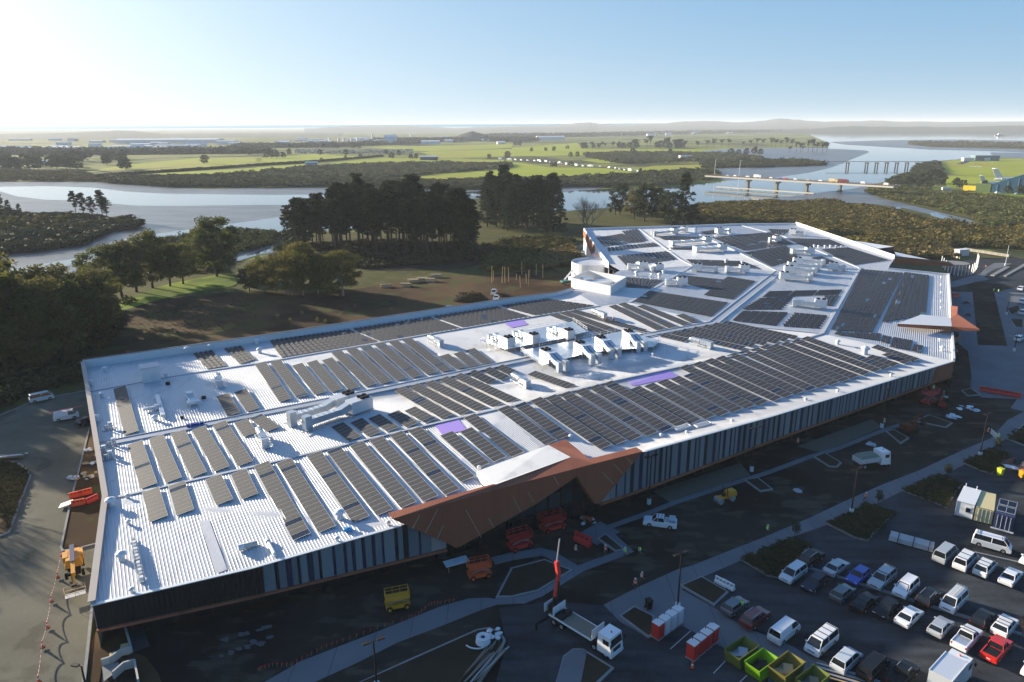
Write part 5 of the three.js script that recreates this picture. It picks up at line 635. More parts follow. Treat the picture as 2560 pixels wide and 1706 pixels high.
for (const [x, y] of [[1560, 635], [1750, 610]]) { const g = thing('roof_trough', 'long white open trough on the front roof edge', 'trough', 'troughs on the front edge', roofHit(Fn(x, y)), roofDir([Fn(x - 60, y + 15), Fn(x + 60, y - 15)])); obj('sides', [box(3.6, 0.5, 0.1, 0, 0.3, 0.5), box(3.6, 0.5, 0.1, 0, 0.3, -0.5), box(0.1, 0.5, 1.0, -1.75, 0.3, 0), box(0.1, 0.5, 1.0, 1.75, 0.3, 0)], mat.white, g); obj('floor', box(3.6, 0.08, 1.0, 0, 0.1, 0), mat.galv, g); }
// far wing: ducts, unit clusters, plant screen
function ductCluster(px0, px1, n, label, group) { const g = thing('duct_cluster', label, 'ducts', group, roofHit(px0), roofDir([px0, px1])); const len = roofHit(px0).distanceTo(roofHit(px1)); obj('cabinet', box(3.4, 2.3, 2.4, 0, 1.7, 0), mat.galvLight, g); fans(g, [[-0.8, 0, 0.55], [0.8, 0, 0.55]], 2.85); for (let k = 0; k < n; k++) { const z = (k - (n - 1) / 2) * 1.9; obj('duct', [box(Math.max(3, len - 2), 0.9, 1.0, 1.7 + (len - 2) / 2, 1.6, z * 0.8)], mat.galv, g); obj('drop_duct', box(1.2, 2.4, 1.2, len + 0.2, 1.2, z * 0.8), mat.galv, g); for (let j = 0; j < 3; j++) obj('duct_flange', box(0.08, 1.05, 1.12, 2.6 + j * (len - 3) / 3, 1.6, z * 0.8), mat.galvLight, g); } obj('base_frame', [box(len + 3, 0.15, 0.15, len / 2, 0.35, 1.6), box(len + 3, 0.15, 0.15, len / 2, 0.35, -1.6), box(0.15, 0.4, 3.2, 0, 0.18, 0), box(0.15, 0.4, 3.2, len, 0.18, 0)], mat.steel, g); }
const dl = 'air unit with square ducts among the panels of the far wing', dg = 'duct units of the far wing';
for (const [x0, y0, x1, y1, n] of [[1490, 165, 1300, 185, 2], [1580, 150, 1500, 165, 1], [1790, 250, 1470, 275, 2], [1930, 320, 1690, 330, 3], [1900, 165, 1990, 160, 1], [1700, 510, 1870, 520, 1], [2130, 520, 1980, 520, 2], [1560, 640, 1430, 640, 2], [1200, 490, 1080, 495, 1], [1340, 510, 1290, 515, 1]]) ductCluster(Fh(x0, y0), Fh(x1, y1), n, dl, dg);
for (const [x0, y0, x1, y1, n] of [[230, 175, 320, 185, 1], [80, 240, 20, 245, 1], [380, 350, 230, 350, 2], [600, 500, 690, 510, 1], [480, 850, 250, 830, 2]]) ductCluster(Fi(x0, y0), Fi(x1, y1), n, dl, dg);
for (const [x, y] of [[270, 450], [220, 490], [190, 530], [150, 590]]) ductCluster(Fi(x, y), Fi(x + 230, y + 10), 2, 'grey unit with twin fans in the cluster of four by the diagonal gutter', 'cluster of four units');
{ // white screen around plant
  const P = many(Fh, 545, 660, 905, 730, 1045, 640, 700, 585).map(roofHit), g = thing('plant_screen', 'white louvred screen enclosing rooftop plant behind the back parapet', 'screen', undefined, P[0]); P.forEach((p, k) => { const q = P[(k + 1) % 4], a = p.clone().sub(P[0]), b = q.clone().sub(P[0]); obj('screen_wall', beam(a.setY(1.7), b.setY(1.7), 0.2, 3.6), mat.white, g); });
  const c = P[0].clone().add(P[2]).multiplyScalar(0.5).sub(P[0]); obj('plant_unit', [box(9, 2.2, 3, c.x, 1.3, c.z, 0.35), box(3, 2.8, 4, c.x - 4, 1.5, c.z - 2, 0.35)], mat.galv, g);
}
{ const g = thing('scaffold', 'orange edged scaffold around the small round roof at the back corner', 'scaffold', undefined, at(Fh(800, 545), 0)); for (const y of [3, 6, 8.6]) obj('deck', box(8, 0.1, 1.4, 0, y, 0, 0.3), mat.timber, g); for (let k = 0; k < 5; k++) obj('standard', [cyl(0.05, 0.05, 10, -4 + k * 2, 5, 0.8 + (4 - 2 * k) * -0.3, 6)], mat.orange, g); obj('guard_rail', [beam(V(-4, 9.6, 2), V(4, 9.6, -0.4), 0.06, 0.06), beam(V(-4, 9.1, 2), V(4, 9.1, -0.4), 0.06, 0.06)], mat.orange, g); }

// ---------------------------------------------------------------- vehicles (x forward, wheels on y = 0)
const carGlass = new THREE.MeshPhysicalMaterial({ color: new THREE.Color().setRGB(0.012, 0.015, 0.018), roughness: 0.05 });
const screenGlass = new THREE.MeshPhysicalMaterial({ color: new THREE.Color().setRGB(0.012, 0.015, 0.018), roughness: 0.05, side: THREE.DoubleSide });
const paint = {}; const paintOf = (n, r, g, b) => paint[n] ??= new THREE.MeshPhysicalMaterial({ color: new THREE.Color().setRGB(r, g, b), roughness: 0.35, clearcoat: r < 0.05 && b < 0.1 ? 0.25 : 0.7, clearcoatRoughness: 0.06, specularIntensity: r < 0.05 && b < 0.1 ? 0.4 : 1 });
const P_ = { white: paintOf('w', 0.72, 0.72, 0.72), silver: paintOf('s', 0.36, 0.38, 0.40), grey: paintOf('g', 0.10, 0.11, 0.12), black: paintOf('k', 0.010, 0.010, 0.011), navy: paintOf('n', 0.012, 0.018, 0.04), blue: paintOf('b', 0.02, 0.06, 0.35), red: paintOf('r', 0.55, 0.02, 0.012), maroon: paintOf('m', 0.16, 0.012, 0.01), lightSilver: paintOf('l', 0.5, 0.53, 0.55) };
const tyreG = new THREE.CylinderGeometry(0.33, 0.33, 0.22, 18).rotateX(Math.PI / 2), rimG = new THREE.CylinderGeometry(0.2, 0.2, 0.235, 12).rotateX(Math.PI / 2);
const spec = { // length, width, height, belt, bonnet height, glasshouse base x0..x3, roof x1..x2
  sedan: [4.7, 1.82, 1.45, 0.92, 0.78, -1.75, -1.05, 0.35, 1.15], hatch: [4.25, 1.78, 1.5, 0.94, 0.8, -2.0, -1.6, 0.3, 1.05], suv: [4.6, 1.86, 1.7, 1.06, 0.95, -2.2, -1.85, 0.4, 1.15], mpv: [4.7, 1.82, 1.8, 1.05, 0.9, -2.27, -2.0, 0.75, 1.6], van: [4.85, 1.82, 2.02, 1.15, 1.0, -2.36, -2.22, 1.35, 2.1], hiace: [5.0, 1.85, 2.05, 1.15, 1.0, -2.43, -2.28, 1.45, 2.2], ute: [5.25, 1.88, 1.8, 1.08, 1.0, -0.75, -0.55, 0.6, 1.3], canopyute: [5.2, 1.86, 1.82, 1.08, 1.0, -2.5, -2.35, 0.6, 1.3]
};
const prism = (x0, x1, x2, x3, y0, y1, w0, w1) => { const a = [[x0, y0, -w0], [x3, y0, -w0], [x3, y0, w0], [x0, y0, w0], [x1, y1, -w1], [x2, y1, -w1], [x2, y1, w1], [x1, y1, w1]].map(p => V(...p)); return tris([...quad(a[3], a[2], a[6], a[7]), ...quad(a[1], a[0], a[4], a[5]), ...quad(a[2], a[1], a[5], a[6]), ...quad(a[0], a[3], a[7], a[4]), ...quad(a[7], a[6], a[5], a[4]), ...quad(a[0], a[1], a[2], a[3])]); };
function vehicle(kind, name, col, label, cat, px, turn, o = {}) {
  const [Ln, W, H, belt, hood, x0, x1, x2, x3] = spec[kind], g = thing(name, label, cat, o.group, at(px, o.h ?? 0.8).setY(0.0), turn), m = P_[col], h = Ln / 2, wx = Ln * 0.31, w = W / 2;
  g.position.y = o.y ?? 0;
  const s = new THREE.Shape(); s.moveTo(-h, 0.42); s.lineTo(-h + 0.06, 0.3); const arch = c => { s.lineTo(c - 0.42, 0.28); s.absarc(c, 0.34, 0.41, Math.PI, 0, true); s.lineTo(c + 0.42, 0.28); }; arch(-wx); arch(wx); s.lineTo(h - 0.1, 0.3); s.quadraticCurveTo(h, 0.34, h, 0.5); s.quadraticCurveTo(h - 0.01, hood * 0.86, h - 0.22, hood * 0.94); s.lineTo(x3 + 0.04, belt * 0.99); s.lineTo(x3 - 0.1, belt); if (kind === 'ute') { s.lineTo(x0, belt); s.lineTo(-h + 0.03, belt * 0.98); } else { s.lineTo(x0 + 0.1, belt); s.quadraticCurveTo(-h + 0.02, belt, -h, belt - 0.22); } s.closePath();
  const body = new THREE.ExtrudeGeometry(s, { depth: W - 0.14, bevelEnabled: true, bevelThickness: 0.07, bevelSize: 0.05, bevelSegments: 2, curveSegments: 8 }).translate(0, 0, -w + 0.07);
  const b = obj('body', body, m, g); obj('underbody', box(Ln * 0.9, 0.2, W * 0.8, 0, 0.32, 0), mat.rubber, g);
  obj('windows', prism(x0, x1, x2, x3, belt, H - 0.05, w * 0.93, w * 0.76), carGlass, g);
  const rf = obj('roof', prism(x1 - 0.04, x1 + 0.04, x2 - 0.12, x2 + 0.03, H - 0.06, H, w * 0.78, w * 0.72), m, g);
  const pil = (xa, xb) => [-1, 1].map(z => bar(V(xa, belt - 0.02, z * w * 0.935), V(xb, H - 0.05, z * w * 0.765), 0.045, 0.04, 5));
  const pz = [...pil(x0, x1), ...pil(x3, x2)], mid = (x0 + x3) / 2; pz.push(...pil(mid + 0.05, mid + 0.05)); obj('pillars', pz, m, g);
  if (o.panel) for (const z of [-1, 1]) obj('side_panel', tris(quad(V(x0 + 0.02, belt, z * w * 0.945), V(mid + 0.6, belt, z * w * 0.945), V(mid + 0.5, H - 0.06, z * w * 0.775), V(x1 + 0.02, H - 0.06, z * w * 0.775))), m, g);
  for (const [x, z] of [[-wx, 1], [-wx, -1], [wx, 1], [wx, -1]]) { const wl = obj('wheel', tyreG, mat.rubber, g); wl.position.set(x, 0.33, z * (w - 0.12)); obj('rim', rimG, mat.silver, wl); }
  for (const z of [-1, 1]) { obj('headlight', box(0.12, 0.14, 0.36, h - 0.05, hood * 0.78, z * (w - 0.26)), mat.lampWhite, g); obj('taillight', box(0.08, 0.3, 0.16, -h + 0.0, belt * 0.8, z * (w - 0.13)), mat.lampRed, g); obj('mirror', box(0.14, 0.16, 0.22, x3 - 0.35, belt + 0.1, z * (w + 0.1)), m, g); }
  obj('number_plate', box(0.03, 0.12, 0.4, -h - 0.03, belt * 0.55, 0), mat.plastic, g); obj('bumper', [box(0.14, 0.18, W * 0.92, h - 0.02, 0.42, 0), box(0.14, 0.18, W * 0.92, -h + 0.02, 0.42, 0)], o.bumper ? mat.black : m, g); obj('grille', box(0.06, 0.16, W * 0.5, h + 0.01, hood * 0.66, 0), mat.black, g);
  if (kind === 'ute') { obj('tray', [box(h + x0 - 0.25, 0.04, W * 0.82, (-h + x0) / 2 - 0.0, belt + 0.035, 0)], o.tray === 'grey' ? mat.galv : mat.black, g); for (const z of [-1, 1]) obj('tray_rail', box(h + x0 - 0.1, 0.08, 0.1, (-h + x0) / 2, belt + 0.07, z * w * 0.88), m, g); }
  if (o.rack) for (let k = 0; k < o.rack; k++) obj('roof_bar', box(0.07, 0.06, W * 0.8, x1 + 0.3 + k * (x2 - x1 - 0.6) / Math.max(1, o.rack - 1), H + 0.08, 0), mat.black, g);
  if (o.rails) for (const z of [-1, 1]) obj('roof_rail', box(x2 - x1 - 0.3, 0.05, 0.06, (x1 + x2) / 2, H + 0.05, z * w * 0.66), mat.silver, g);
  if (o.shade) obj('sunshade', tris(quad(V(x3 - 0.02, belt + 0.06, -w * 0.75), V(x3 - 0.02, belt + 0.06, w * 0.75), V(x2 + 0.12, H - 0.14, w * 0.6), V(x2 + 0.12, H - 0.14, -w * 0.6)).map(t => t.map(v => v.clone().add(V(0.05, 0.02, 0))))), mat.galvLight, g);
  if (o.ladder) { for (const z of [-0.45, -0.05, 0.4]) obj('ladder', [-0.14, 0.14].map(q => box(3.6, 0.06, 0.05, -0.4, H + 0.24, z + q)).concat([...Array(9)].map((_, k) => box(0.04, 0.04, 0.3, -2 + k * 0.4, H + 0.24, z))), mat.silver, g); obj('side_graphic', box(1.5, 0.6, 0.02, -1.5, belt * 0.95 + 0.25, w * 0.93, 0, 0, -0.14), mat.orange, g); }
  if (o.pipe) obj('roof_pipe', bar(V(-3.3, H + 0.32, 0.2), V(3.4, H + 0.32, -0.2), 0.09, 0.09, 8), M(0.65, 0.12, 0.14, 0.5), g);
  return g;
}
const turnOf = (a, b) => { const A = at(a), B = at(b); return Math.atan2(-(B.z - A.z), B.x - A.x); };
const rowTurn = turnOf(Fq(1835, 800), Fq(1700, 940)); // bonnet towards the viewer along the bays
const f_ = rowTurn, b_ = rowTurn + Math.PI;
const cars = [
  ['suv', 'black', 400, 415, b_, 'black estate car with roof rails beside the shrub bed', { rails: 1 }], ['mpv', 'lightSilver', 235, 560, f_, 'pale silver people carrier facing out beside the shrub bed'], ['sedan', 'silver', 630, 500, b_, 'silver saloon with rear spoiler between the black estate and blue hatchback'], ['hatch', 'navy', 430, 645, f_, 'dark navy hatchback next to the pale people carrier'], ['hatch', 'blue', 835, 580, f_, 'bright blue hatchback between the silver saloon and silver pickup'],
  ['hatch', 'grey', 690, 735, b_, 'grey hatchback behind the blue hatchback'], ['canopyute', 'silver', 1050, 610, f_, 'silver pickup with hard canopy and roof bars', { rack: 2 }], ['sedan', 'black', 890, 820, b_, 'black saloon beside the grey hatchback'], ['hatch', 'black', 1090, 880, f_, 'black hatchback facing out beside the white saloon'], ['mpv', 'white', 1270, 690, f_, 'white people carrier with a striped sunshade in the windscreen', { shade: 1 }],
  ['suv', 'black', 1480, 780, b_, 'black estate with silver roof rails next to the ladder van', { rails: 1 }], ['sedan', 'white', 1300, 950, b_, 'white saloon parked tail out behind the sunshade people carrier'], ['van', 'white', 1710, 820, f_, 'white van with ladders on its roof and an orange side graphic', { ladder: 1 }], ['hatch', 'silver', 1590, 1045, b_, 'bluish silver hatchback behind the ladder van'], ['hatch', 'black', 1975, 970, b_, 'black hatchback between the ladder van and white wagon'],
  ['ute', 'white', 1830, 1150, b_, 'white pickup with a grey tray cover', { tray: 'grey', rack: 2 }], ['suv', 'white', 2180, 1040, b_, 'white wagon with three roof bars in front of the red pickup', { rack: 3 }], ['ute', 'red', 2105, 1250, b_, 'bright red pickup with a black tray cover'], ['van', 'silver', 1630, 385, b_, 'silver van beside the stacked pale pipes'], ['van', 'white', 1815, 450, b_, 'white van with a ribbed roof between the silver van and white wagon', { rack: 3 }],
  ['mpv', 'white', 2000, 505, b_, 'white wagon with roof bars beside the ribbed roof van', { rack: 3 }], ['sedan', 'white', 2235, 585, b_, 'white saloon alone below the white minibus'], ['van', 'white', 150, 1095, b_, 'white panel van with dented tail next to the red estate', { panel: 1 }], ['hiace', 'white', 495, 1195, f_, 'white van with four black roof bars facing out', { rack: 4 }], ['mpv', 'lightSilver', 725, 1355, b_, 'silver people carrier parked by the timber stack'],
  ['van', 'black', 970, 1430, b_, 'black people carrier next to the timber stack', {}], ['ute', 'black', 1240, 1490, b_, 'black pickup with pale roof rails beside the box truck', { rails: 1 }], ['suv', 'white', 2470, 1420, f_, 'white wagon cut by the picture edge near the red pickup'], ['hatch', 'white', 2420, 420, f_, 'white hatchback with red lights next to the minibus']];
for (const [k, c, x, y, t, l, o] of cars) vehicle(k, { sedan: 'saloon_car', hatch: 'hatchback_car', suv: 'estate_car', mpv: 'people_carrier', van: 'van', hiace: 'van', ute: 'pickup', canopyute: 'pickup' }[k], c, l, k === 'van' || k === 'hiace' ? 'van' : k === 'ute' || k === 'canopyute' ? 'pickup' : 'car', Fq(x, y), t + rr(-0.02, 0.02), o);
vehicle('hiace', 'minibus', 'white', 'white minibus parked side on below the shipping containers', 'van', Fq(2060, 290), turnOf(Fq(1950, 330), Fq(2140, 385)), { rack: 2 });
vehicle('hatch', 'hatchback_car', 'grey', 'grey hatchback beside the worker in lime at the path corner', 'car', Fo(2050, 855), b_); vehicle('suv', 'estate_car', 'maroon', 'dark red estate with roof rails next to the grey hatchback', 'car', Fo(2235, 965), b_, { rails: 1 });
{ const g = vehicle('ute', 'pickup', 'white', 'white crew cab pickup with flat deck near the entrance', 'pickup', Fo(1360, 90), turnOf(Fo(1500, 150), Fo(1270, 120)), { tray: 'grey', rack: 2 }); obj('tool_box', box(1.0, 0.5, 1.7, -1.9, 1.4, 0), mat.galv, g); }
vehicle('hiace', 'minibus', 'white', 'white minibus with dark windows at the top of the driveway', 'van', Fe(378, 1225), turnOf(Fe(340, 1265), Fe(460, 1240))); vehicle('van', 'van', 'white', 'white van carrying a long red pipe on its roof', 'van', Fe(605, 1395), turnOf(Fe(520, 1440), Fe(690, 1410)), { pipe: 1, panel: 1 }); vehicle('hatch', 'hatchback_car', 'navy', 'dark blue car half hidden by the left roof edge', 'car', Fe(790, 1430), 1.2);
vehicle('suv', 'estate_car', 'white', 'white wagon on the service lane at the back corner', 'car', Fc(665, 1245), 1.25); vehicle('ute', 'pickup', 'white', 'white pickup behind the back parapet by the log poles', 'pickup', Fg(2185, 255), 1.45); vehicle('ute', 'pickup', 'white', 'second white pickup with open tray behind the back parapet', 'pickup', Fg(2205, 310), 1.45, { tray: 'grey' }); vehicle('hatch', 'hatchback_car', 'lightSilver', 'pale car parked on the bare yard behind the roof', 'car', Fg(1785, 400), 0.3);
for (const [x, y, c, l] of [[2330, 665, 'white', 'white car in the far bays by the plaza'], [2345, 780, 'white', 'white car in the second far bay by the plaza'], [2345, 880, 'lightSilver', 'silver car in the third far bay by the plaza'], [2310, 1120, 'white', 'white car with roof rack in the last far bay']]) vehicle('suv', 'estate_car', c, l, 'car', Fi(x, y), turnOf(Fi(2300, 700), Fi(2380, 660)));
// trucks
function truck(name, label, px, turn, L0, deck, extra) { const g = thing(name, label, 'truck', undefined, at(px, 0).setY(0), turn), m = P_.white, h = L0 / 2; obj('cab', [prism(h - 2.1, h - 2.05, h - 0.25, h, 1.0, 2.95, 1.22, 1.12), box(2.1, 0.7, 2.44, h - 1.05, 0.8, 0)], m, g); obj('windscreen', tris(quad(V(h + 0.02, 1.75, -1.05), V(h + 0.02, 1.75, 1.05), V(h - 0.14, 2.65, 1.0), V(h - 0.14, 2.65, -1.0)).map(t => t.map(v => v.clone().add(V(-0.05, 0, 0))))), screenGlass, g); for (const z of [-1, 1]) { obj('side_window', box(0.9, 0.65, 0.05, h - 0.85, 2.1, z * 1.17), carGlass, g); obj('mirror', box(0.1, 0.5, 0.2, h + 0.1, 2.1, z * 1.4), mat.black, g); obj('headlight', box(0.08, 0.2, 0.4, h + 0.01, 0.75, z * 0.95), mat.lampWhite, g); } obj('bumper', box(0.3, 0.4, 2.44, h - 0.05, 0.5, 0), mat.white, g); obj('grille', box(0.06, 0.5, 1.4, h + 0.0, 1.2, 0), mat.black, g); obj('beacon', cyl(0.12, 0.1, 0.2, h - 0.9, 3.02, 0, 10), mat.orange, g); obj('chassis', box(L0 - 1, 0.3, 1.0, -0.4, 0.75, 0), mat.black, g); for (const x of [h - 0.8, h - 2.6, -h + 1.4, -h + 2.7].slice(L0 > 8 ? 0 : 0, 4).filter((_, k) => L0 > 8 || k !== 1 && k !== 3)) for (const z of [-1, 1]) { const w = obj('wheel', new THREE.CylinderGeometry(0.5, 0.5, 0.34, 18).rotateX(Math.PI / 2), mat.rubber, g); w.position.set(x, 0.5, z * 1.02); obj('rim', new THREE.CylinderGeometry(0.27, 0.27, 0.36, 12).rotateX(Math.PI / 2), mat.silver, w); } extra(g, h); return g; }
truck('crane_truck', 'white flat deck truck with a red loader crane folded upright behind it', Fo(650, 1140), turnOf(Fo(330, 990), Fo(800, 1280)), 10.6, 0, (g, h) => {
  obj('deck', box(7.0, 0.16, 2.45, -1.2, 1.25, 0), mat.timberGrey, g); for (const z of [-1, 1]) obj('deck_rail', box(7.0, 0.22, 0.08, -1.2, 1.3, z * 1.24), mat.white, g); obj('headboard', box(0.1, 1.4, 2.4, 2.35, 2.0, 0), mat.white, g); obj('tailboard', box(0.1, 1.3, 2.4, -4.0, 1.95, 0), mat.white, g); obj('rear_board', box(0.1, 1.2, 2.4, -5.5, 1.9, 0), mat.white, g); obj('strap_pile', [box(1.2, 0.4, 1.6, -3.2, 1.5, 0.2), box(0.7, 0.6, 0.9, -2.9, 1.6, -0.5)], mat.black, g);
  obj('crane_base', [box(1.0, 1.5, 1.6, -4.75, 1.5, 0), cyl(0.35, 0.3, 1.6, -4.75, 2.6, 0, 12)], mat.black, g); const A = V(-4.75, 3.1, 0), B = V(-4.9, 6.2, -0.8), C = V(-5.3, 7.9, -0.9), D = V(-5.3, 11.0, -1.4); obj('crane_boom', [beam(A, B, 0.42, 0.46), beam(B, C, 0.5, 0.5)], mat.red, g); obj('crane_jib', beam(C, D, 0.15, 0.15), mat.steel, g); obj('ram', bar(V(-4.3, 2.9, 0), V(-4.6, 5.4, -0.6), 0.12, 0.12, 8), mat.black, g); obj('stabiliser', [beam(V(-4.75, 0.9, 0), V(-4.9, 0.9, 3.4), 0.25, 0.25), cyl(0.12, 0.2, 0.9, -4.9, 0.45, 3.4, 8)], mat.black, g);
});
truck('tipper_truck', 'white tipper truck with a covered load on the construction ground', Fp(935, 970), turnOf(Fp(830, 985), Fp(1000, 960)), 7.0, 0, (g, h) => { obj('tipper_body', [box(4.4, 0.9, 2.3, -1.0, 1.6, 0)], mat.galvLight, g); obj('load', prism(-3.1, -2.6, 0.6, 1.1, 2.05, 2.6, 1.1, 0.8), M(0.16, 0.2, 0.16, 0.9), g); for (let k = 0; k < 5; k++) obj('rib', box(0.1, 0.9, 2.4, -3 + k, 1.6, 0), mat.galv, g); });
truck('box_truck', 'white box body truck by the black pickup', Fq(1650, 1610), rowTurn + Math.PI, 6.6, 0, (g, h) => { obj('box_body', box(4.5, 2.4, 2.4, -1.0, 2.2, 0), mat.galvLight, g); obj('roof_frame', [box(4.56, 0.08, 0.1, -1, 3.42, 1.18), box(4.56, 0.08, 0.1, -1, 3.42, -1.18)], mat.white, g); });
truck('lifting_truck', 'green and white truck with a raised boom beside the round roof', Fc(510, 1545), 0.5, 6.4, 0, (g, h) => { obj('deck', box(4.0, 0.6, 2.2, -1, 1.4, 0), M(0.02, 0.12, 0.10, 0.5), g); obj('boom', beam(V(-1.5, 2, 0), V(6, 8, -1), 0.5, 0.5), mat.galvLight, g); });

// ---------------------------------------------------------------- lamps, machines, people and site clutter
const heightFrom = (base, top) => heightAt(at(base), top[1]);
function lightPole(base, top, label, o = {}) { const h = heightFrom(base, top), g = thing('light_pole', label, 'lamp post', o.group, at(base).setY(0), o.turn ?? 0.5); obj('pole', cyl(0.13, 0.09, h, 0, h / 2, 0, 10), o.m ?? mat.black, g); obj('footing', cyl(0.36, 0.36, 0.9, 0, 0.4, 0, 14), mat.plastic, g); for (const s of o.single ? [1] : [-1, 1]) { obj('arm', box(0.7, 0.07, 0.07, s * 0.4, h, 0), o.m ?? mat.black, g); obj('lamp_head', box(0.85, 0.16, 0.45, s * 0.85, h + 0.02, 0), mat.black, g); } return g; }
lightPole([1694, 1522], [1699, 1384], 'black double headed lamp post on the path by the grey portable toilets'); lightPole(Fn(1257, 1320), Fn(1275, 885), 'black lamp post in front of the copper entrance'); lightPole(Fp(765, 1410), Fp(805, 1000), 'black lamp post in the bed beside the stacked pale pipes'); lightPole(Fp(1045, 620), Fp(1085, 265), 'black lamp post against the striped wall by the worker in orange'); lightPole(Fp(1945, 885), Fp(2010, 495), 'black lamp post in the bed below the two workers carrying a board'); lightPole([942, 1722], [935.5, 1603], 'black double headed lamp post beside the curved footpath'); lightPole(Fk(800, 1680), Fk(720, 1425), 'black single headed lamp post on the driveway kerb', { single: 1, turn: 2.9 }); lightPole(Fi(2180, 455), Fi(2205, 268), 'pale lamp post on the traffic island by the fin screen', { m: mat.galvLight }); lightPole(Fi(2190, 905), Fi(2200, 735), 'thin lamp post in the far bays of the plaza'); lightPole(Fi(2262, 1240), Fi(2292, 1085), 'thin lamp post at the lower end of the plaza'); lightPole(Fn(2200, 1020), Fn(2240, 620), 'black lamp post beside the concrete slab and striped wall');
for (const [x, yb, yt] of [[1858, 545, 470], [2083, 560, 475]]) { const g = thing('road_lamp', 'tall thin lamp column beside the road bridge', 'lamp post', 'bridge lamps', at(Fc(x, yb + 30)).setY(0)); const h = 22; obj('pole', cyl(0.3, 0.2, h, 0, h / 2, 0, 6), mat.galvLight, g); obj('head', box(2.4, 0.3, 0.6, 1, h, 0), mat.galvLight, g); }
// people: one continuous body, vest, helmet
function bodyGeo(walk) {
  const J = (x, y, z) => V(x, y, z), st = walk ? 0.3 : 0.06, B = [];
  const seg = (a, b, r0, r1) => B.push([a, b, r0, r1]);
  for (const s of [-1, 1]) { const hip = J(s * 0.1, 0.92, 0), kn = J(s * 0.11, 0.5, s * st * 0.6), an = J(s * 0.11, 0.09, s * st * (walk ? 1 : 0.2)); seg(hip, kn, 0.095, 0.068); seg(kn, an, 0.066, 0.045); seg(an, an.clone().add(J(0, -0.03, 0.16)), 0.05, 0.04); const sh = J(s * 0.2, 1.42, 0), el = J(s * 0.27, 1.14, -s * st * 0.5), wr = J(s * 0.27, 0.9, -s * st * 0.6 + 0.1); seg(sh, el, 0.06, 0.046); seg(el, wr, 0.044, 0.032); seg(wr, wr.clone().add(J(0, -0.1, 0.03)), 0.04, 0.03); for (let f = 0; f < 4; f++) seg(wr.clone().add(J((f - 1.5) * 0.02, -0.09, 0.03)), wr.clone().add(J((f - 1.5) * 0.022, -0.16 - 0.01 * (f === 1), 0.05)), 0.012, 0.01); seg(wr.clone().add(J(0, -0.04, 0.05)), wr.clone().add(J(-s * 0.02, -0.09, 0.085)), 0.013, 0.011); }
  seg(J(-0.08, 0.95, 0), J(0.08, 0.95, 0), 0.13, 0.13); seg(J(0, 1.0, 0), J(0, 1.32, 0), 0.15, 0.17); seg(J(-0.12, 1.38, 0), J(0.12, 1.38, 0), 0.11, 0.11); seg(J(0, 1.42, 0), J(0, 1.55, 0.01), 0.06, 0.055); seg(J(0, 1.62, 0.01), J(0, 1.69, 0.015), 0.085, 0.092); seg(J(0, 1.62, 0.1), J(0, 1.6, 0.115), 0.016, 0.012); seg(J(-0.09, 1.63, 0), J(-0.1, 1.65, 0), 0.018, 0.018); seg(J(0.09, 1.63, 0), J(0.1, 1.65, 0), 0.018, 0.018);
  const N = 76, mc = new MarchingCubes(N, new THREE.MeshBasicMaterial(), false, false, 60000), p = V(0, 0, 0), pa = V(0, 0, 0), ba = V(0, 0, 0); mc.isolation = 0; const H = 0.95;
  for (let z = 0; z < N; z++) for (let y = 0; y < N; y++) for (let x = 0; x < N; x++) { p.set((x / N * 2 - 1) * H * 0.6, (y / N * 2 - 1) * H + 0.9, (z / N * 2 - 1) * H * 0.6); let d = 9; for (const [a, b, r0, r1] of B) { pa.copy(p).sub(a); ba.copy(b).sub(a); const t = Math.max(0, Math.min(1, pa.dot(ba) / ba.lengthSq())); const q = pa.addScaledVector(ba, -t).length() - (r0 + (r1 - r0) * t); const h = Math.max(0.025 - Math.abs(d - q), 0) / 0.025; d = Math.min(d, q) - h * h * 0.025 / 4; } mc.field[x + y * N + z * N * N] = -d; }
  mc.update(); const n = mc.count, pos = new Float32Array(mc.positionArray.slice(0, n * 3)), col = new Float32Array(n * 3); for (let k = 0; k < n; k++) { pos[k * 3] *= H * 0.6; pos[k * 3 + 1] = pos[k * 3 + 1] * H + 0.9; pos[k * 3 + 2] *= H * 0.6; const y = pos[k * 3 + 1], ax = Math.abs(pos[k * 3]); const skin = y > 1.5 || (ax > 0.2 && y < 0.96 && y > 0.66); const c = skin ? [0.42, 0.24, 0.16] : y < 0.1 ? [0.03, 0.02, 0.015] : y < 0.98 ? [0.02, 0.024, 0.035] : [0.05, 0.06, 0.08]; col.set(c, k * 3); }
  const g = new THREE.BufferGeometry(); g.setAttribute('position', new THREE.BufferAttribute(pos, 3)); g.setAttribute('color', new THREE.BufferAttribute(col, 3)); g.computeVertexNormals(); return g;
}
const bodies = [bodyGeo(false), bodyGeo(true)], bodyMat = new THREE.MeshStandardMaterial({ vertexColors: true, roughness: 0.85 });
const vestGeo = new THREE.LatheGeometry([[0.155, 0.9], [0.185, 1.0], [0.2, 1.2], [0.235, 1.38], [0.2, 1.46], [0.09, 1.5]].map(p => new THREE.Vector2(...p)), 18).scale(1.08, 1, 0.9), hatGeo = merge([new THREE.SphereGeometry(0.125, 16, 8, 0, 6.3, 0, 1.6).translate(0, 1.7, 0.01), cyl(0.15, 0.14, 0.02, 0, 1.7, 0.03, 16)]);
const vests = { orange: new THREE.MeshStandardMaterial({ color: new THREE.Color().setRGB(0.95, 0.16, 0.04), roughness: 0.7, side: 2 }), lime: new THREE.MeshStandardMaterial({ color: new THREE.Color().setRGB(0.45, 0.95, 0.06), roughness: 0.7, side: 2 }), pale: new THREE.MeshStandardMaterial({ color: new THREE.Color().setRGB(0.85, 0.38, 0.18), roughness: 0.7, side: 2 }) };
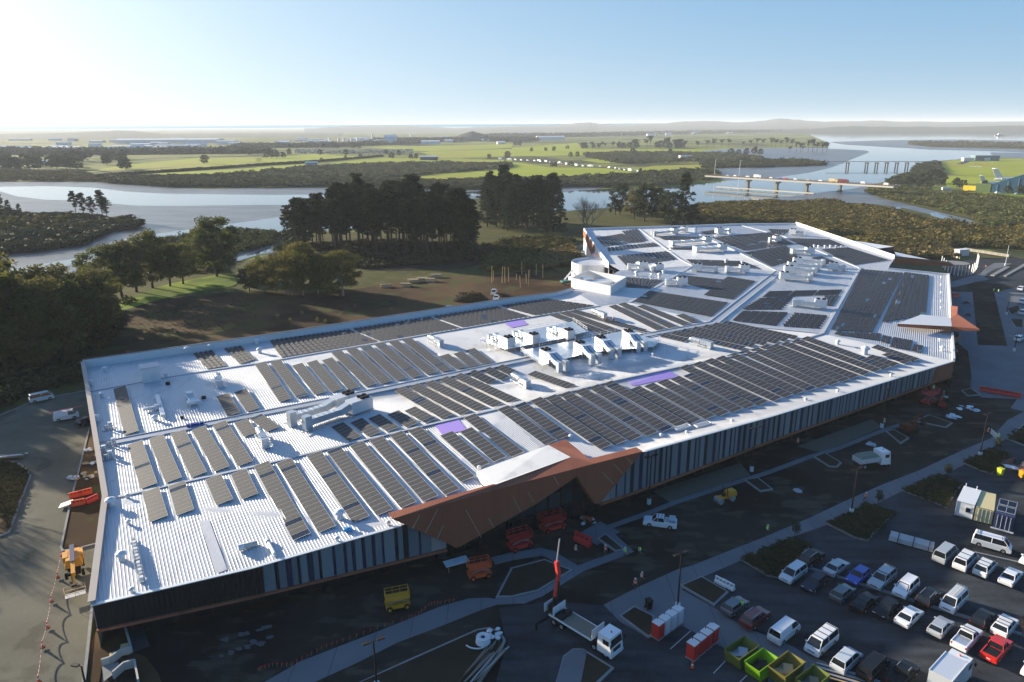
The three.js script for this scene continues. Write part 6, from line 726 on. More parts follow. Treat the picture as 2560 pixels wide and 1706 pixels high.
function person(pos, turn, vest, label, walk = 0, hat = mat.white) { const g = thing('person', label, 'person', undefined, pos, turn); obj('body', bodies[walk], bodyMat, g); obj('vest', vestGeo, vests[vest], g); obj('reflective_band', [cyl(0.215, 0.215, 0.05, 0, 1.1, 0, 18).scale(1.08, 1, 0.9), cyl(0.235, 0.235, 0.04, 0, 1.25, 0, 18).scale(1.08, 1, 0.9)], mat.plastic, g); obj('hard_hat', hatGeo, hat, g); return g; }
const gp = (f, x, y) => at(f(x, y)).setY(0.0), rp = (f, x, y) => roofHit(f(x, y)).add(V(0, 0.02, 0));
person(gp(Fo, 585, 405), 2.4, 'pale', 'worker in a pale orange vest and white helmet beside the orange barrier board'); person(gp(Fo, 855, 402), 0.4, 'orange', 'worker in an orange vest standing by the kerb of the small bed'); person(gp(Fo, 1035, 425), 1.2, 'lime', 'worker in a lime jacket pointing at the kerb end'); person(gp(Fo, 1170, 412), 1.0, 'lime', 'worker in a yellow green vest striding in pale trousers', 1, mat.black); person(gp(Fo, 1130, 715), -0.4, 'orange', 'worker in a bright orange jacket at the edge of the dug path'); person(gp(Fo, 1190, 655), 2.0, 'pale', 'worker in a faded orange vest holding a spade by the dug path'); person(gp(Fo, 2105, 915), 0.3, 'lime', 'worker in a lime jacket and orange helmet beside the grey hatchback', 0, mat.orange); person(gp(Fo, 2342, 215), 1.5, 'lime', 'worker in a lime vest walking at the edge of the construction ground', 1);
person(gp(Fp, 272, 795), -1, 'orange', 'worker in an orange vest at the foot of the striped wall'); person(gp(Fp, 893, 1303), 0.5, 'orange', 'worker in an orange vest walking on the path beside the lamp post', 1); person(gp(Fp, 2015, 700), 1.6, 'orange', 'worker in orange carrying one end of the board'); person(gp(Fp, 2113, 748), -1.6, 'lime', 'worker in lime carrying the other end of the board'); person(gp(Fp, 1062, 608), 0.2, 'pale', 'worker in amber beside the lamp post at the wall'); person(gp(Fp, 1606, 352), 0.9, 'orange', 'worker in orange next to the red loader'); person(rp(Fh, 2195, 392), 0.5, 'lime', 'worker in lime standing on the far wing roof ridge'); person(rp(Fh, 865, 978), 0.8, 'orange', 'worker in orange by the round exhaust duct on the roof'); person(rp(Fh, 930, 978), 2.8, 'pale', 'worker bending beside the round exhaust duct on the roof'); person(rp(Fh, 930, 553), 0, 'orange', 'worker in orange behind the white plant screen'); person(gp(Fi, 2070, 708), 0, 'lime', 'worker in lime on the far plaza path'); person(gp(Fi, 2115, 716), 1, 'lime', 'second worker in lime on the far plaza path beside the bays'); person(gp(Fi, 1758, 412), 1, 'lime', 'worker in lime beside the striped kerb blocks');
{ const a = gp(Fp, 2040, 690), b = gp(Fp, 2098, 745), g = thing('carried_board', 'pale board carried by two workers', 'board', undefined, a.clone().lerp(b, 0.5).setY(0.6)); const d = b.clone().sub(a).multiplyScalar(0.5); obj('board', beam(d.clone().negate().setY(0.3), d.clone().setY(0.3), 0.04, 1.1), mat.plastic, g); obj('edge', beam(d.clone().negate().setY(0.87), d.clone().setY(0.87), 0.07, 0.05), mat.galvLight, g); }
// cones and tape along the driveway
const coneProto = new THREE.Group(); obj('base', box(0.5, 0.06, 0.5, 0, 0.03, 0), mat.rubber, coneProto); obj('cone', cyl(0.2, 0.05, 0.9, 0, 0.5, 0, 14), mat.orange, coneProto); obj('band', cyl(0.145, 0.105, 0.2, 0, 0.55, 0, 14), mat.white, coneProto);
const coneSpots = [[565, 415], [530, 612], [472, 832], [437, 1072], [392, 1250], [357, 1570]].map(p => at(Fk(...p)).setY(0)); coneSpots.forEach(p => tag(copy(coneProto, 'traffic_cone', p, rnd(), 1), 'orange traffic cone joined by tape along the driveway', 'traffic cone', 'cones along the driveway'));
for (let k = 0; k + 1 < coneSpots.length; k++) { const a = coneSpots[k], b = coneSpots[k + 1], g = thing('barrier_tape', 'sagging red and white tape strung between driveway cones', 'tape', 'tape between the cones', a); for (let j = 0; j < 14; j++) { const f = t => V((b.x - a.x) * t, 0.9 - 1.4 * t * (1 - t), (b.z - a.z) * t); obj('tape_stripe', beam(f(j / 14), f((j + 1) / 14), 0.03, 0.1), j % 2 ? mat.white : mat.red, g); } }
for (const [f, x, y, l] of [[Fo, 1655, 1440, 'pale orange cone by the red portable toilets'], [Fi, 2002, 470, 'orange cone on the far path by the fin screen']]) tag(copy(coneProto, 'traffic_cone', gp(f, x, y), 0, 1), l, 'traffic cone');
// water filled barriers
const barrierProto = m => { const o = new THREE.Group(); const s = new THREE.Shape(); s.moveTo(-0.28, 0); s.lineTo(0.28, 0); s.lineTo(0.26, 0.3); s.lineTo(0.12, 0.45); s.lineTo(0.09, 0.95); s.lineTo(-0.09, 0.95); s.lineTo(-0.12, 0.45); s.lineTo(-0.26, 0.3); s.closePath(); obj('shell', new THREE.ExtrudeGeometry(s, { depth: 1.9, bevelEnabled: true, bevelSize: 0.02, bevelThickness: 0.02, bevelSegments: 1 }).translate(0, 0, -0.95).rotateY(Math.PI / 2), m, o); for (const x of [-0.55, 0, 0.55]) obj('slot', box(0.28, 0.14, 0.3, x, 0.72, 0), mat.black, o); return o; };
const barRed = barrierProto(mat.orange), barDark = barrierProto(mat.red), barWhite = barrierProto(mat.white);
{ const a = at(Fp(1965, 285)), b = at(Fp(2305, 345)), n = Math.max(6, Math.round(a.distanceTo(b) / 2)), t = Math.atan2(-(b.z - a.z), b.x - a.x); for (let k = 0; k < n; k++) tag(copy(barDark, 'water_barrier', a.clone().lerp(b, (k + 0.5) / n).setY(0.02), t, 1.15), 'red plastic barrier in the straight line across the plaza', 'barrier', 'barriers across the plaza'); }
for (const [x0, y0, x1, y1, pr, l] of [[650, 1270, 830, 1225, barRed, 'orange slotted barrier in the rear line on the driveway verge'], [655, 1345, 780, 1320, barRed, 'orange slotted barrier in the front line on the driveway verge'], [790, 1325, 900, 1275, barDark, 'shaded red barrier in the front line by the left wall']]) { const a = at(Fj(x0, y0)), b = at(Fj(x1, y1)), n = Math.max(1, Math.round(a.distanceTo(b) / 2)); for (let k = 0; k < n; k++) tag(copy(pr, 'water_barrier', a.clone().lerp(b, (k + 0.5) / n).setY(0), Math.atan2(-(b.z - a.z), b.x - a.x), 1.05), l, 'barrier', l); }
{ const p = at(Fj(605, 1340)), g = thing('ramp_board', 'white sheet leaning at the end of the orange barriers', 'board', undefined, p.setY(0), 0.3); obj('sheet', box(2.0, 0.06, 1.6, 0, 0.35, 0, 0, 0.25), mat.white, g); obj('prop', box(0.1, 0.6, 1.4, 0.8, 0.28, 0), mat.timber, g); }
for (const [x, y, t] of [[1920, 670, 0.1], [1985, 700, 0.1]]) tag(copy(barWhite, 'water_barrier', gp(Fo, x, y), turnOf(Fo(1900, 650), Fo(2010, 710)), 1), 'white plastic barrier at the corner of the dark bed', 'barrier', 'white barriers at the bed corner');
tag(copy(barDark, 'water_barrier', gp(Fo, 650, 290), turnOf(Fo(590, 240), Fo(720, 300)), 1.6), 'dark orange barrier board lying before the entrance', 'barrier'); tag(copy(barRed, 'water_barrier', gp(Fi, 1720, 745), 0.1, 1.4), 'red barrier beside the corner canopy', 'barrier');
// site cabin and containers
{
  const Fz = fr(2340, 1180, 7.127);
  const cont = (name, label, cat, l, r, roofA, roofB, H, m, build) => { const a = at(Fz(...l)), b = at(Fz(...r)), w = a.distanceTo(b), d = b.clone().sub(a).normalize(), len = at(Fz(...roofA), H).distanceTo(at(Fz(...roofB), H)), g = thing(name, label, cat, undefined, a.clone().lerp(b, 0.5).setY(0), Math.atan2(-d.z, d.x)); build(g, w, len, H, m); };
  cont('site_cabin', 'white portable site cabin with one window beside the beige container', 'cabin', [335, 770], [640, 858], [380, 500], [545, 260], 2.7, mat.white, (g, w, L0, H, m) => { obj('walls', box(w, H - 0.2, L0, 0, (H - 0.2) / 2 + 0.12, -L0 / 2), m, g); obj('roof', box(w + 0.12, 0.12, L0 + 0.12, 0, H, -L0 / 2), m, g); obj('window_frame', box(0.85, 0.95, 0.06, w * 0.2, 1.55, 0.03), mat.white, g); obj('window', box(0.65, 0.75, 0.04, w * 0.2, 1.5, 0.06), carGlass, g); obj('shutter_box', box(0.85, 0.2, 0.1, w * 0.2, 2.05, 0.06), mat.white, g); for (const s of [-1, 1]) obj('corner_post', box(0.1, H - 0.1, 0.1, s * w / 2, H / 2, 0.02), mat.galvLight, g); obj('skirt', box(w, 0.14, L0, 0, 0.07, -L0 / 2), mat.steel, g); for (const s of [-0.4, 0.25]) obj('roof_post', cyl(0.05, 0.05, 0.7, s * w, H + 0.35, -L0 + 0.15, 8), mat.white, g); });
  const ribs = (g, w, L0, H, m) => { obj('shell', [box(w, H - 0.2, L0, 0, H / 2, -L0 / 2), box(w + 0.04, 0.16, L0 + 0.04, 0, 0.14, -L0 / 2), box(w + 0.04, 0.14, L0 + 0.04, 0, H - 0.07, -L0 / 2)], m, g); for (const s of [-1, 1]) { obj('door', box(w * 0.47, H - 0.45, 0.05, s * w * 0.24, H / 2, 0.04), m, g); for (const q of [0.12, 0.34]) obj('lock_bar', cyl(0.025, 0.025, H - 0.4, s * w * q, H / 2, 0.1, 6), mat.plastic, g); obj('corrugation', [...Array(Math.floor(L0 / 0.45))].map((_, k) => box(0.05, H - 0.35, 0.2, s * (w / 2 + 0.02), H / 2, -0.3 - k * 0.45)), m, g).userData.kind = 'stuff'; } };
  cont('shipping_container', 'beige shipping container between the white cabin and navy container', 'container', [672, 870], [985, 950], [712, 590], [885, 335], 2.6, mat.beige, ribs);
  cont('shipping_container', 'navy shipping container with two solar panels on its roof', 'container', [1010, 990], [1350, 1085], [1090, 665], [1230, 460], 2.7, mat.navy, (g, w, L0, H, m) => { ribs(g, w, L0, H, m); for (const k of [0.25, 0.75]) { obj('solar_panel', box(w * 0.9, 0.05, 1.5, 0, H + 0.3, -L0 * k, 0, 0, 0.18), mat.pvGloss, g); obj('panel_frame', [box(w * 0.94, 0.06, 0.06, 0, H + 0.18, -L0 * k + 0.75), box(w * 0.94, 0.06, 0.06, 0, H + 0.45, -L0 * k - 0.75), box(0.05, 0.06, 1.5, 0, H + 0.33, -L0 * k, 0, 0, 0.18), box(0.05, 0.06, 1.5, -w * 0.46, H + 0.33, -L0 * k, 0, 0, 0.18), box(0.05, 0.06, 1.5, w * 0.46, H + 0.33, -L0 * k, 0, 0, 0.18)], mat.galvLight, g); } obj('sleeper', box(w + 0.5, 0.16, 0.3, 0, 0.08, 0.3), mat.plastic, g); });
}
// portable toilets
function toilet(p, t, m, label, group) { const g = thing('portable_toilet', label, 'toilet', group, p, t); obj('cabin', [box(1.1, 2.05, 1.1, 0, 1.1, 0), box(0.06, 2.0, 0.06, 0.54, 1.1, 0.54), box(0.06, 2.0, 0.06, -0.54, 1.1, 0.54)], m, g); obj('roof', [box(1.16, 0.1, 1.16, 0, 2.18, 0), ...[-0.4, -0.2, 0, 0.2, 0.4].map(x => box(0.08, 0.06, 1.1, x, 2.25, 0))], mat.white, g); obj('door', box(0.8, 1.85, 0.05, 0, 1.05, 0.57), m, g); obj('base', box(1.2, 0.12, 1.25, 0, 0.06, 0.03), mat.steel, g); obj('vent_pipe', cyl(0.06, 0.06, 0.25, 0.35, 2.32, -0.4, 8), mat.black, g); }
{ const t = turnOf(Fo(1310, 1150), Fo(1530, 990)); for (let k = 0; k < 4; k++) toilet(at(Fo(1335, 1150)).lerp(at(Fo(1515, 1020)), k / 3).setY(0.0), t, k ? mat.plastic : mat.red, k ? 'grey portable toilet with white ribbed roof beside the lamp post' : 'portable toilet with red sides at the end of the grey row', k ? 'grey portable toilets' : undefined); for (let k = 0; k < 4; k++) toilet(at(Fo(1655, 1340)).lerp(at(Fo(1835, 1190)), k / 3).setY(0.0), turnOf(Fo(1640, 1340), Fo(1840, 1180)), mat.red, 'bright red portable toilet with white ribbed roof between the bay lines', 'red portable toilets'); }
// skips
function skip(p, t, m, label, fill, s = 1) { const g = thing('skip_bin', label, 'skip', undefined, p, t); g.scale.setScalar(s); const w = 0.95, q = (x, y, z) => V(x, y, z); const pl = (a, b, c, d) => tris(quad(a, b, c, d)); for (const z of [-1, 1]) obj('side', (() => { const sh = new THREE.Shape(); sh.moveTo(-1.1, 0); sh.lineTo(1.0, 0); sh.lineTo(1.9, 1.5); sh.lineTo(-1.5, 1.5); sh.closePath(); return new THREE.ExtrudeGeometry(sh, { depth: 0.06, bevelEnabled: false }).translate(0, 0.05, z * w - 0.03); })(), m, g); obj('end', [beam(q(-1.1, 0.05, 0), q(-1.5, 1.55, 0), w * 2, 0.06), beam(q(1.0, 0.05, 0), q(1.9, 1.55, 0), w * 2, 0.06)], m, g); obj('floor', box(2.1, 0.06, w * 2, -0.05, 0.08, 0), m, g); obj('rim', [box(3.4, 0.1, 0.1, 0.2, 1.56, w), box(3.4, 0.1, 0.1, 0.2, 1.56, -w)], m, g); obj('waste', [box(1.9, 0.5, 1.5, 0, 0.5, 0, 0.1), box(1.2, 0.5, 0.9, 0.3, 0.8, 0.1, 0.6, 0.2), box(0.9, 0.4, 1.1, -0.6, 0.8, -0.2, 0.9, -0.2)], fill, g); }
const skT = turnOf(Fo(1980, 1370), Fo(2200, 1220)); skip(gp(Fo, 2090, 1370), skT, mat.olive, 'olive skip with grey waste beside the red toilets', mat.steel, 1.15); skip(gp(Fo, 2270, 1480), skT, mat.lime, 'bright lime green empty skip next to the olive skip', mat.black, 1.1); skip(gp(Fq, 150, 1530), skT, M(0.16, 0.14, 0.03, 0.6), 'brownish skip full of timber scraps', mat.timber, 1.2); skip(gp(Fq, 390, 1640), skT, mat.olive, 'green skip cut by the picture edge', mat.timberGrey, 1.1);
for (const [f, x, y, m, l, s] of [[Fo, 1255, 890, mat.black, 'black wheelie bin alone on the concrete path', 1.25], [Fp, 2130, 1062, M(0.45, 0.5, 0.02, 0.5), 'yellow green wheelie bin beside the bed', 1.35], [Fp, 2330, 1082, mat.yellow, 'amber wheelie bin by the picture edge', 1.35]]) { const g = thing('wheelie_bin', l, 'bin', undefined, gp(f, x, y), 0.4); g.scale.setScalar(s); obj('tub', prism(-0.26, -0.32, 0.32, 0.26, 0.05, 1.0, 0.26, 0.32), m, g); obj('lid', box(0.7, 0.08, 0.72, 0, 1.05, 0), m, g); for (const z of [-1, 1]) obj('wheel', cyl(0.12, 0.12, 0.06, -0.28, 0.12, z * 0.26, 12, Math.PI / 2), mat.rubber, g); }
// lifts and machines
function scissorLift(p, t, m, label, deckH, L0 = 3.4, W0 = 1.7) { const g = thing('scissor_lift', label, 'lift', undefined, p, t); obj('chassis', [box(L0, 0.5, W0, 0, 0.66, 0), box(L0 * 0.6, 0.3, W0 + 0.1, 0, 0.55, 0)], m, g); for (const [x, z] of [[-1, -1], [-1, 1], [1, -1], [1, 1]]) { const w = obj('wheel', new THREE.CylinderGeometry(0.42, 0.42, 0.3, 16).rotateX(Math.PI / 2), mat.rubber, g); w.position.set(x * L0 * 0.36, 0.42, z * (W0 / 2 + 0.02)); obj('rim', new THREE.CylinderGeometry(0.22, 0.22, 0.32, 10).rotateX(Math.PI / 2), m, w); } for (const z of [-0.5, 0.5]) obj('scissor_arms', [beam(V(-L0 * 0.4, 1.1, z), V(L0 * 0.4, deckH, z), 0.08, 0.14), beam(V(-L0 * 0.4, deckH, z * 0.8), V(L0 * 0.4, 1.1, z * 0.8), 0.08, 0.14)], mat.steel, g); obj('deck', box(L0, 0.14, W0, 0, deckH + 0.05, 0), m, g); const y = deckH + 0.1; for (const z of [-1, 1]) obj('guard_rail', [0.5, 1.0].map(h => box(L0, 0.06, 0.06, 0, y + h, z * W0 / 2)).concat([-1, -0.33, 0.33, 1].map(x => box(0.06, 1.0, 0.06, x * L0 * 0.49, y + 0.5, z * W0 / 2))), m, g); for (const x of [-1, 1]) obj('end_rail', [0.5, 1.0].map(h => box(0.06, 0.06, W0, x * L0 * 0.49, y + h, 0)), m, g); return g; }
scissorLift(gp(Fm, 1300, 880), turnOf(Fm(1200, 900), Fm(1400, 860)), mat.yellow, 'yellow scissor lift standing on the dark ground before the striped wall', 1.6, 3.2, 1.6); scissorLift(gp(Fm, 2050, 600), turnOf(Fm(1960, 600), Fm(2150, 560)), mat.orange, 'orange scissor lift near the trestle table', 1.7, 3.2, 1.6); scissorLift(gp(Fo, 370, 160), turnOf(Fo(290, 180), Fo(470, 130)), mat.red, 'dark red scissor lift inside the entrance mouth', 1.7, 4.0, 2.0); scissorLift(gp(Fo, 70, 330), turnOf(Fo(10, 330), Fo(140, 290)), mat.red, 'dark red scissor lift outside the entrance left of the crane jib', 1.8, 3.6, 1.9); scissorLift(gp(Fp, 1480, 400), turnOf(Fp(1400, 400), Fp(1560, 350)), mat.red, 'red scissor lift raised at the white doorway with a worker in lime', 2.4, 4.0, 2.0);
person(gp(Fp, 1500, 392).setY(2.52), 1.4, 'lime', 'worker in lime standing on the red scissor lift');
{ const b = gp(Fo, 330, 120), g = thing('boom_lift', 'white articulated boom lift elbow raised in the entrance mouth', 'lift', undefined, b.clone().add(V(0, 0, -2)), 0.3); obj('chassis', box(2.6, 0.8, 1.8, 0, 0.7, 0), mat.red, g); for (const [x, z] of [[-1, -1], [1, -1], [-1, 1], [1, 1]]) obj('wheel', cyl(0.4, 0.4, 0.3, x * 0.9, 0.4, z * 0.95, 14, Math.PI / 2), mat.rubber, g); obj('lower_boom', beam(V(0.6, 1.2, 0), V(-0.6, 5.2, 0), 0.4, 0.4), mat.galvLight, g); obj('upper_boom', beam(V(-0.6, 5.2, 0), V(-3.6, 4.4, -0.4), 0.35, 0.35), mat.galvLight, g); obj('basket', [box(1.6, 0.1, 0.9, -4.4, 3.2, -0.4), box(1.6, 0.06, 0.06, -4.4, 4.2, 0.0), box(1.6, 0.06, 0.06, -4.4, 4.2, -0.85), ...[-1, 1].map(s => box(0.06, 1, 0.9, -4.4 + s * 0.8, 3.7, -0.4))], mat.orange, g); }
{ // yellow boom lift on the driveway
  const p = gp(Fk, 690, 560), t = turnOf(Fk(690, 420), Fk(705, 800)), g = thing('boom_lift', 'yellow boom lift with lowered basket parked on the driveway', 'lift', undefined, p, t); const Y = mat.yellow;
  obj('chassis', box(3.6, 0.5, 1.6, 0, 0.85, 0), mat.black, g); for (const [x, z] of [[-1, -1], [-1, 1], [1, -1], [1, 1]]) { const w = obj('wheel', new THREE.CylinderGeometry(0.5, 0.5, 0.36, 18).rotateX(Math.PI / 2), mat.rubber, g); w.position.set(x * 1.35, 0.5, z * 1.05); obj('rim', new THREE.CylinderGeometry(0.26, 0.26, 0.38, 12).rotateX(Math.PI / 2), Y, w); }
  obj('turret', [prism(-3.2, -3.0, 0.3, 0.6, 1.2, 2.3, 1.15, 0.9)], Y, g); obj('engine_cover', [box(1.8, 0.9, 0.7, -1.6, 1.9, 0.95), box(1.8, 0.9, 0.7, -1.6, 1.9, -0.95)], Y, g); obj('boom', [beam(V(-2.6, 2.7, 0), V(4.4, 2.2, 0), 0.5, 0.55)], Y, g); obj('boom_cover', beam(V(-2.9, 2.9, 0), V(1.6, 2.62, 0), 0.6, 0.35), mat.navy, g); obj('jib', [beam(V(4.4, 2.2, 0), V(6.0, 1.2, 0), 0.28, 0.3)], Y, g);
  const bx = 7.0; obj('basket_floor', box(1.1, 0.08, 2.5, bx, 0.6, 0), mat.steel, g); obj('basket_rails', [0.55, 1.1].flatMap(h => [box(0.06, 0.06, 2.5, bx - 0.55, 0.6 + h, 0), box(0.06, 0.06, 2.5, bx + 0.55, 0.6 + h, 0), box(1.1, 0.06, 0.06, bx, 0.6 + h, 1.25), box(1.1, 0.06, 0.06, bx, 0.6 + h, -1.25)]).concat([-1, 0, 1].flatMap(z => [-1, 1].map(x => box(0.05, 1.1, 0.05, bx + x * 0.55, 1.15, z * 1.25)))), mat.timber, g); obj('control_box', box(0.35, 0.3, 0.6, bx - 0.5, 1.75, 0), mat.black, g);
}
{ const g = thing('roller', 'yellow road roller with hoop on the construction ground', 'machine', undefined, gp(Fn, 1950, 1300), turnOf(Fn(1850, 1290), Fn(2050, 1230))); for (const x of [-1.3, 1.3]) obj('drum', cyl(0.55, 0.55, 1.5, x, 0.55, 0, 20, Math.PI / 2), mat.steel, g); obj('frame', [box(1.6, 0.7, 1.4, 1.3, 1.25, 0), box(2.0, 0.35, 1.0, -0.6, 0.95, 0)], mat.yellow, g); obj('hood', prism(0.4, 0.6, 2.0, 2.2, 1.2, 1.9, 0.65, 0.55), mat.yellow, g); obj('roll_hoop', [bar(V(0, 1.2, -0.6), V(-0.1, 2.7, -0.6), 0.05), bar(V(0, 1.2, 0.6), V(-0.1, 2.7, 0.6), 0.05), bar(V(-0.1, 2.7, -0.6), V(-0.1, 2.7, 0.6), 0.05)], mat.black, g); obj('seat', box(0.5, 0.5, 0.5, -0.3, 1.4, 0), mat.black, g); }
{ const g = thing('excavator', 'rust coloured excavator by the kerbed islands', 'machine', undefined, gp(Fp, 1290, 660), 0.4); const m = M(0.10, 0.03, 0.015, 0.7); for (const z of [-1, 1]) obj('track', box(3.2, 0.7, 0.5, 0, 0.36, z * 0.95), mat.rubber, g); obj('house', [box(2.6, 1.1, 2.0, -0.4, 1.3, 0), box(1.1, 1.3, 0.9, 0.5, 1.9, 0.5)], m, g); obj('boom', beam(V(0.8, 1.6, 0), V(3.0, 3.6, 0), 0.35, 0.45), m, g); obj('stick', beam(V(3.0, 3.6, 0), V(4.2, 1.6, 0), 0.3, 0.35), m, g); obj('bucket', box(0.8, 0.7, 0.9, 4.2, 1.0, 0), mat.black, g); }
{ const g = thing('loader', 'red telehandler beside the raised scissor lift', 'machine', undefined, gp(Fp, 1600, 430), 1.0); const m = M(0.30, 0.03, 0.02, 0.6); obj('chassis', box(3.6, 0.8, 1.6, 0, 0.95, 0), m, g); obj('cab', box(1.3, 1.3, 0.9, -0.2, 1.9, 0.4), carGlass, g); obj('boom', beam(V(-1.6, 1.9, -0.4), V(3.4, 1.5, -0.4), 0.35, 0.4), m, g); for (const [x, z] of [[-1, -1], [-1, 1], [1, -1], [1, 1]]) obj('wheel', cyl(0.55, 0.55, 0.4, x * 1.2, 0.55, z * 0.95, 16, Math.PI / 2), mat.rubber, g); }
{ const g = thing('trestle_table', 'trestle table with a sheet on it beside the orange lift', 'table', undefined, gp(Fm, 1840, 520), turnOf(Fm(1740, 530), Fm(1920, 480))); obj('top', box(3.6, 0.1, 1.6, 0, 1.1, 0), mat.plastic, g); obj('sheet', box(1.6, 0.04, 1.1, 0.2, 1.18, 0), mat.galvLight, g); for (const x of [-1.4, 1.4]) obj('leg', [beam(V(x, 0, -0.6), V(x, 1.05, -0.3), 0.08, 0.08), beam(V(x, 0, 0.6), V(x, 1.05, 0.3), 0.08, 0.08)], mat.timber, g); }
// stacks of pipes, timber and rubble
function pieces(name, part, label, cat, p, t, list, m) { const g = thing(name, label, cat, undefined, p, t); for (const q of list) obj(part, q[0], q[1] ?? m, g); return g; }
{ const a = at(Fq(1120, 235)), b = at(Fq(1520, 345)), L0 = a.distanceTo(b), ls = []; for (let r = 0; r < 3; r++) for (let k = 0; k < 9 - r; k++) ls.push([cyl(0.13, 0.13, L0 * rr(0.96, 1.02), 0, 0.14 + r * 0.24, -1.0 + k * 0.27 + r * 0.13, 8, 0, Math.PI / 2)]); const g = pieces('pipe_stack', 'pipe', 'long stack of pale plastic pipes lying beside the silver van', 'pipes', a.clone().lerp(b, 0.5).setY(0), Math.atan2(-(b.z - a.z), b.x - a.x), ls, M(0.42, 0.43, 0.43, 0.5)); for (const x of [-0.3, 0.05, 0.4]) obj('strap', box(0.08, 0.84, 2.7, x * L0, 0.42, 0.1), mat.black, g); }
{ const ls = []; for (let k = 0; k < 11; k++) ls.push([box(6.5, 0.1, 0.22, rr(-0.4, 0.4), 0.1 + 0.11 * (k % 3), -1.2 + k * 0.22, rr(-0.03, 0.03)), pick([mat.timberGrey, mat.steel, mat.timber])]); pieces('timber_stack', 'plank', 'stack of grey planks behind the silver people carrier', 'timber', gp(Fq, 740, 1540), turnOf(Fq(560, 1470), Fq(900, 1568)), ls); }
{ const ls = []; for (let k = 0; k < 12; k++) ls.push([box(6.5, 0.08, 0.17, rr(-1.5, 1.5), 0.12 + 0.09 * (k % 3), -1.2 + k * 0.2, rr(-0.08, 0.08)), pick([mat.timberGrey, mat.bark, mat.timberGrey, mat.steel])]); pieces('timber_stack', 'plank', 'fan of long grey planks inside the kerbed tip below the hose coil', 'timber', gp(Fm, 2080, 1440).setY(0.1), turnOf(Fm(1960, 1560), Fm(2200, 1280)), ls); }
{ const ls = []; for (let k = 0; k < 9; k++) ls.push([box(5, 0.16, 0.3, rr(-0.8, 0.8), 0.1 + 0.17 * (k % 3), -0.8 + k * 0.22, rr(-0.06, 0.06)), pick([mat.timber, mat.timberGrey, mat.white])]); pieces('timber_stack', 'plank', 'untidy timber stack on the kerb of the left bed', 'timber', gp(Fj, 90, 895).setY(0.02), turnOf(Fj(0, 890), Fj(200, 870)), ls); }
{ const g = thing('hose_coil', 'big white coil of drainage hose with a loose tail', 'hose coil', undefined, gp(Fm, 2085, 1210).setY(0.1)); g.scale.setScalar(0.8); for (let k = 0; k < 5; k++) obj('hose_ring', new THREE.TorusGeometry(1.05 - 0.02 * k, 0.13, 8, 28).rotateX(Math.PI / 2).translate(0, 0.14 + k * 0.22, 0), mat.white, g); for (const r of [0.75, 0.5]) obj('hose_ring', new THREE.TorusGeometry(r, 0.13, 8, 24).rotateX(Math.PI / 2).translate(0, 1.0, 0), mat.white, g); obj('hose_tail', new THREE.TubeGeometry(new THREE.CatmullRomCurve3([V(0.9, 0.14, 0.5), V(-0.3, 0.14, 1.5), V(-1.8, 0.14, 1.4), V(-2.6, 0.14, 0.8)]), 16, 0.12, 7), mat.white, g); }
const rubbleM = M(0.10, 0.105, 0.105, 0.9, { side: 2 });
function heap(name, label, cat, p, n, R, ms, s0 = 0.3, s1 = 0.9, h1 = 0.4) { const g = thing(name, label, cat, undefined, p); for (let k = 0; k < n; k++) obj('piece', new THREE.DodecahedronGeometry(0.5, 0).scale(rr(s0, s1) * 1.15, rr(0.3, 1) * h1 * 1.2, rr(s0, s1) * 1.15).rotateY(rnd() * 3).rotateZ(rr(-0.15, 0.15)).translate(rr(-R, R), rr(0.3, 0.6) * h1, rr(-R, R)), pick(ms), g); }
heap('rubbish_heap', 'heap of white bags beside the hose coil', 'rubbish', gp(Fm, 2190, 1140).setY(0.1), 14, 0.9, [mat.plastic, mat.galvLight]); heap('rubbish_heap', 'white sacks and boards against the left wall', 'rubbish', gp(Fj, 815, 830), 9, 0.8, [mat.white, mat.plastic]); heap('rubbish_heap', 'grey sacks on the driveway kerb', 'rubbish', gp(Fj, 665, 1090), 10, 0.9, [mat.plastic, mat.galvLight, mat.steel]); heap('rubbish_heap', 'scattered timber and rings beside the driveway kerb', 'rubbish', gp(Fj, 790, 1075), 16, 1.4, [mat.white, mat.timber, mat.beige, mat.steel]); heap('rubbish_heap', 'small debris along the foot of the left wall', 'rubbish', gp(Fj, 860, 960), 8, 1.0, [mat.plastic, mat.steel]); heap('pallet_stack', 'plywood offcuts on the left verge', 'pallet', gp(Fj, 785, 955), 4, 0.3, [mat.timber, mat.timberGrey], 0.8, 1.2);
for (const [f, x, y, r] of [[Fk, 2030, 1325, 0.7], [Fk, 2120, 1290, 0.8], [Fk, 2190, 1260, 0.7], [Fk, 2270, 1240, 0.9], [Fk, 2320, 1190, 1.0], [Fm, 40, 1210, 0.9], [Fm, 120, 1150, 0.8], [Fm, 90, 1060, 1.3], [Fm, 40, 1085, 1.1], [Fk, 2060, 1170, 1.1], [Fk, 2250, 1120, 1.2]]) { const c = at(f(x, y)), P = []; for (let k = 0; k < 9; k++) { const a = k * 0.7, q = r * rr(0.25, 0.85); P.push(V(c.x + Math.cos(a) * q, 0, c.z + Math.sin(a) * q * 0.8)); } lay += 0.002; structure(obj('cement_spill', sheetGeo(P, -0.19 + lay), rubbleM)); }
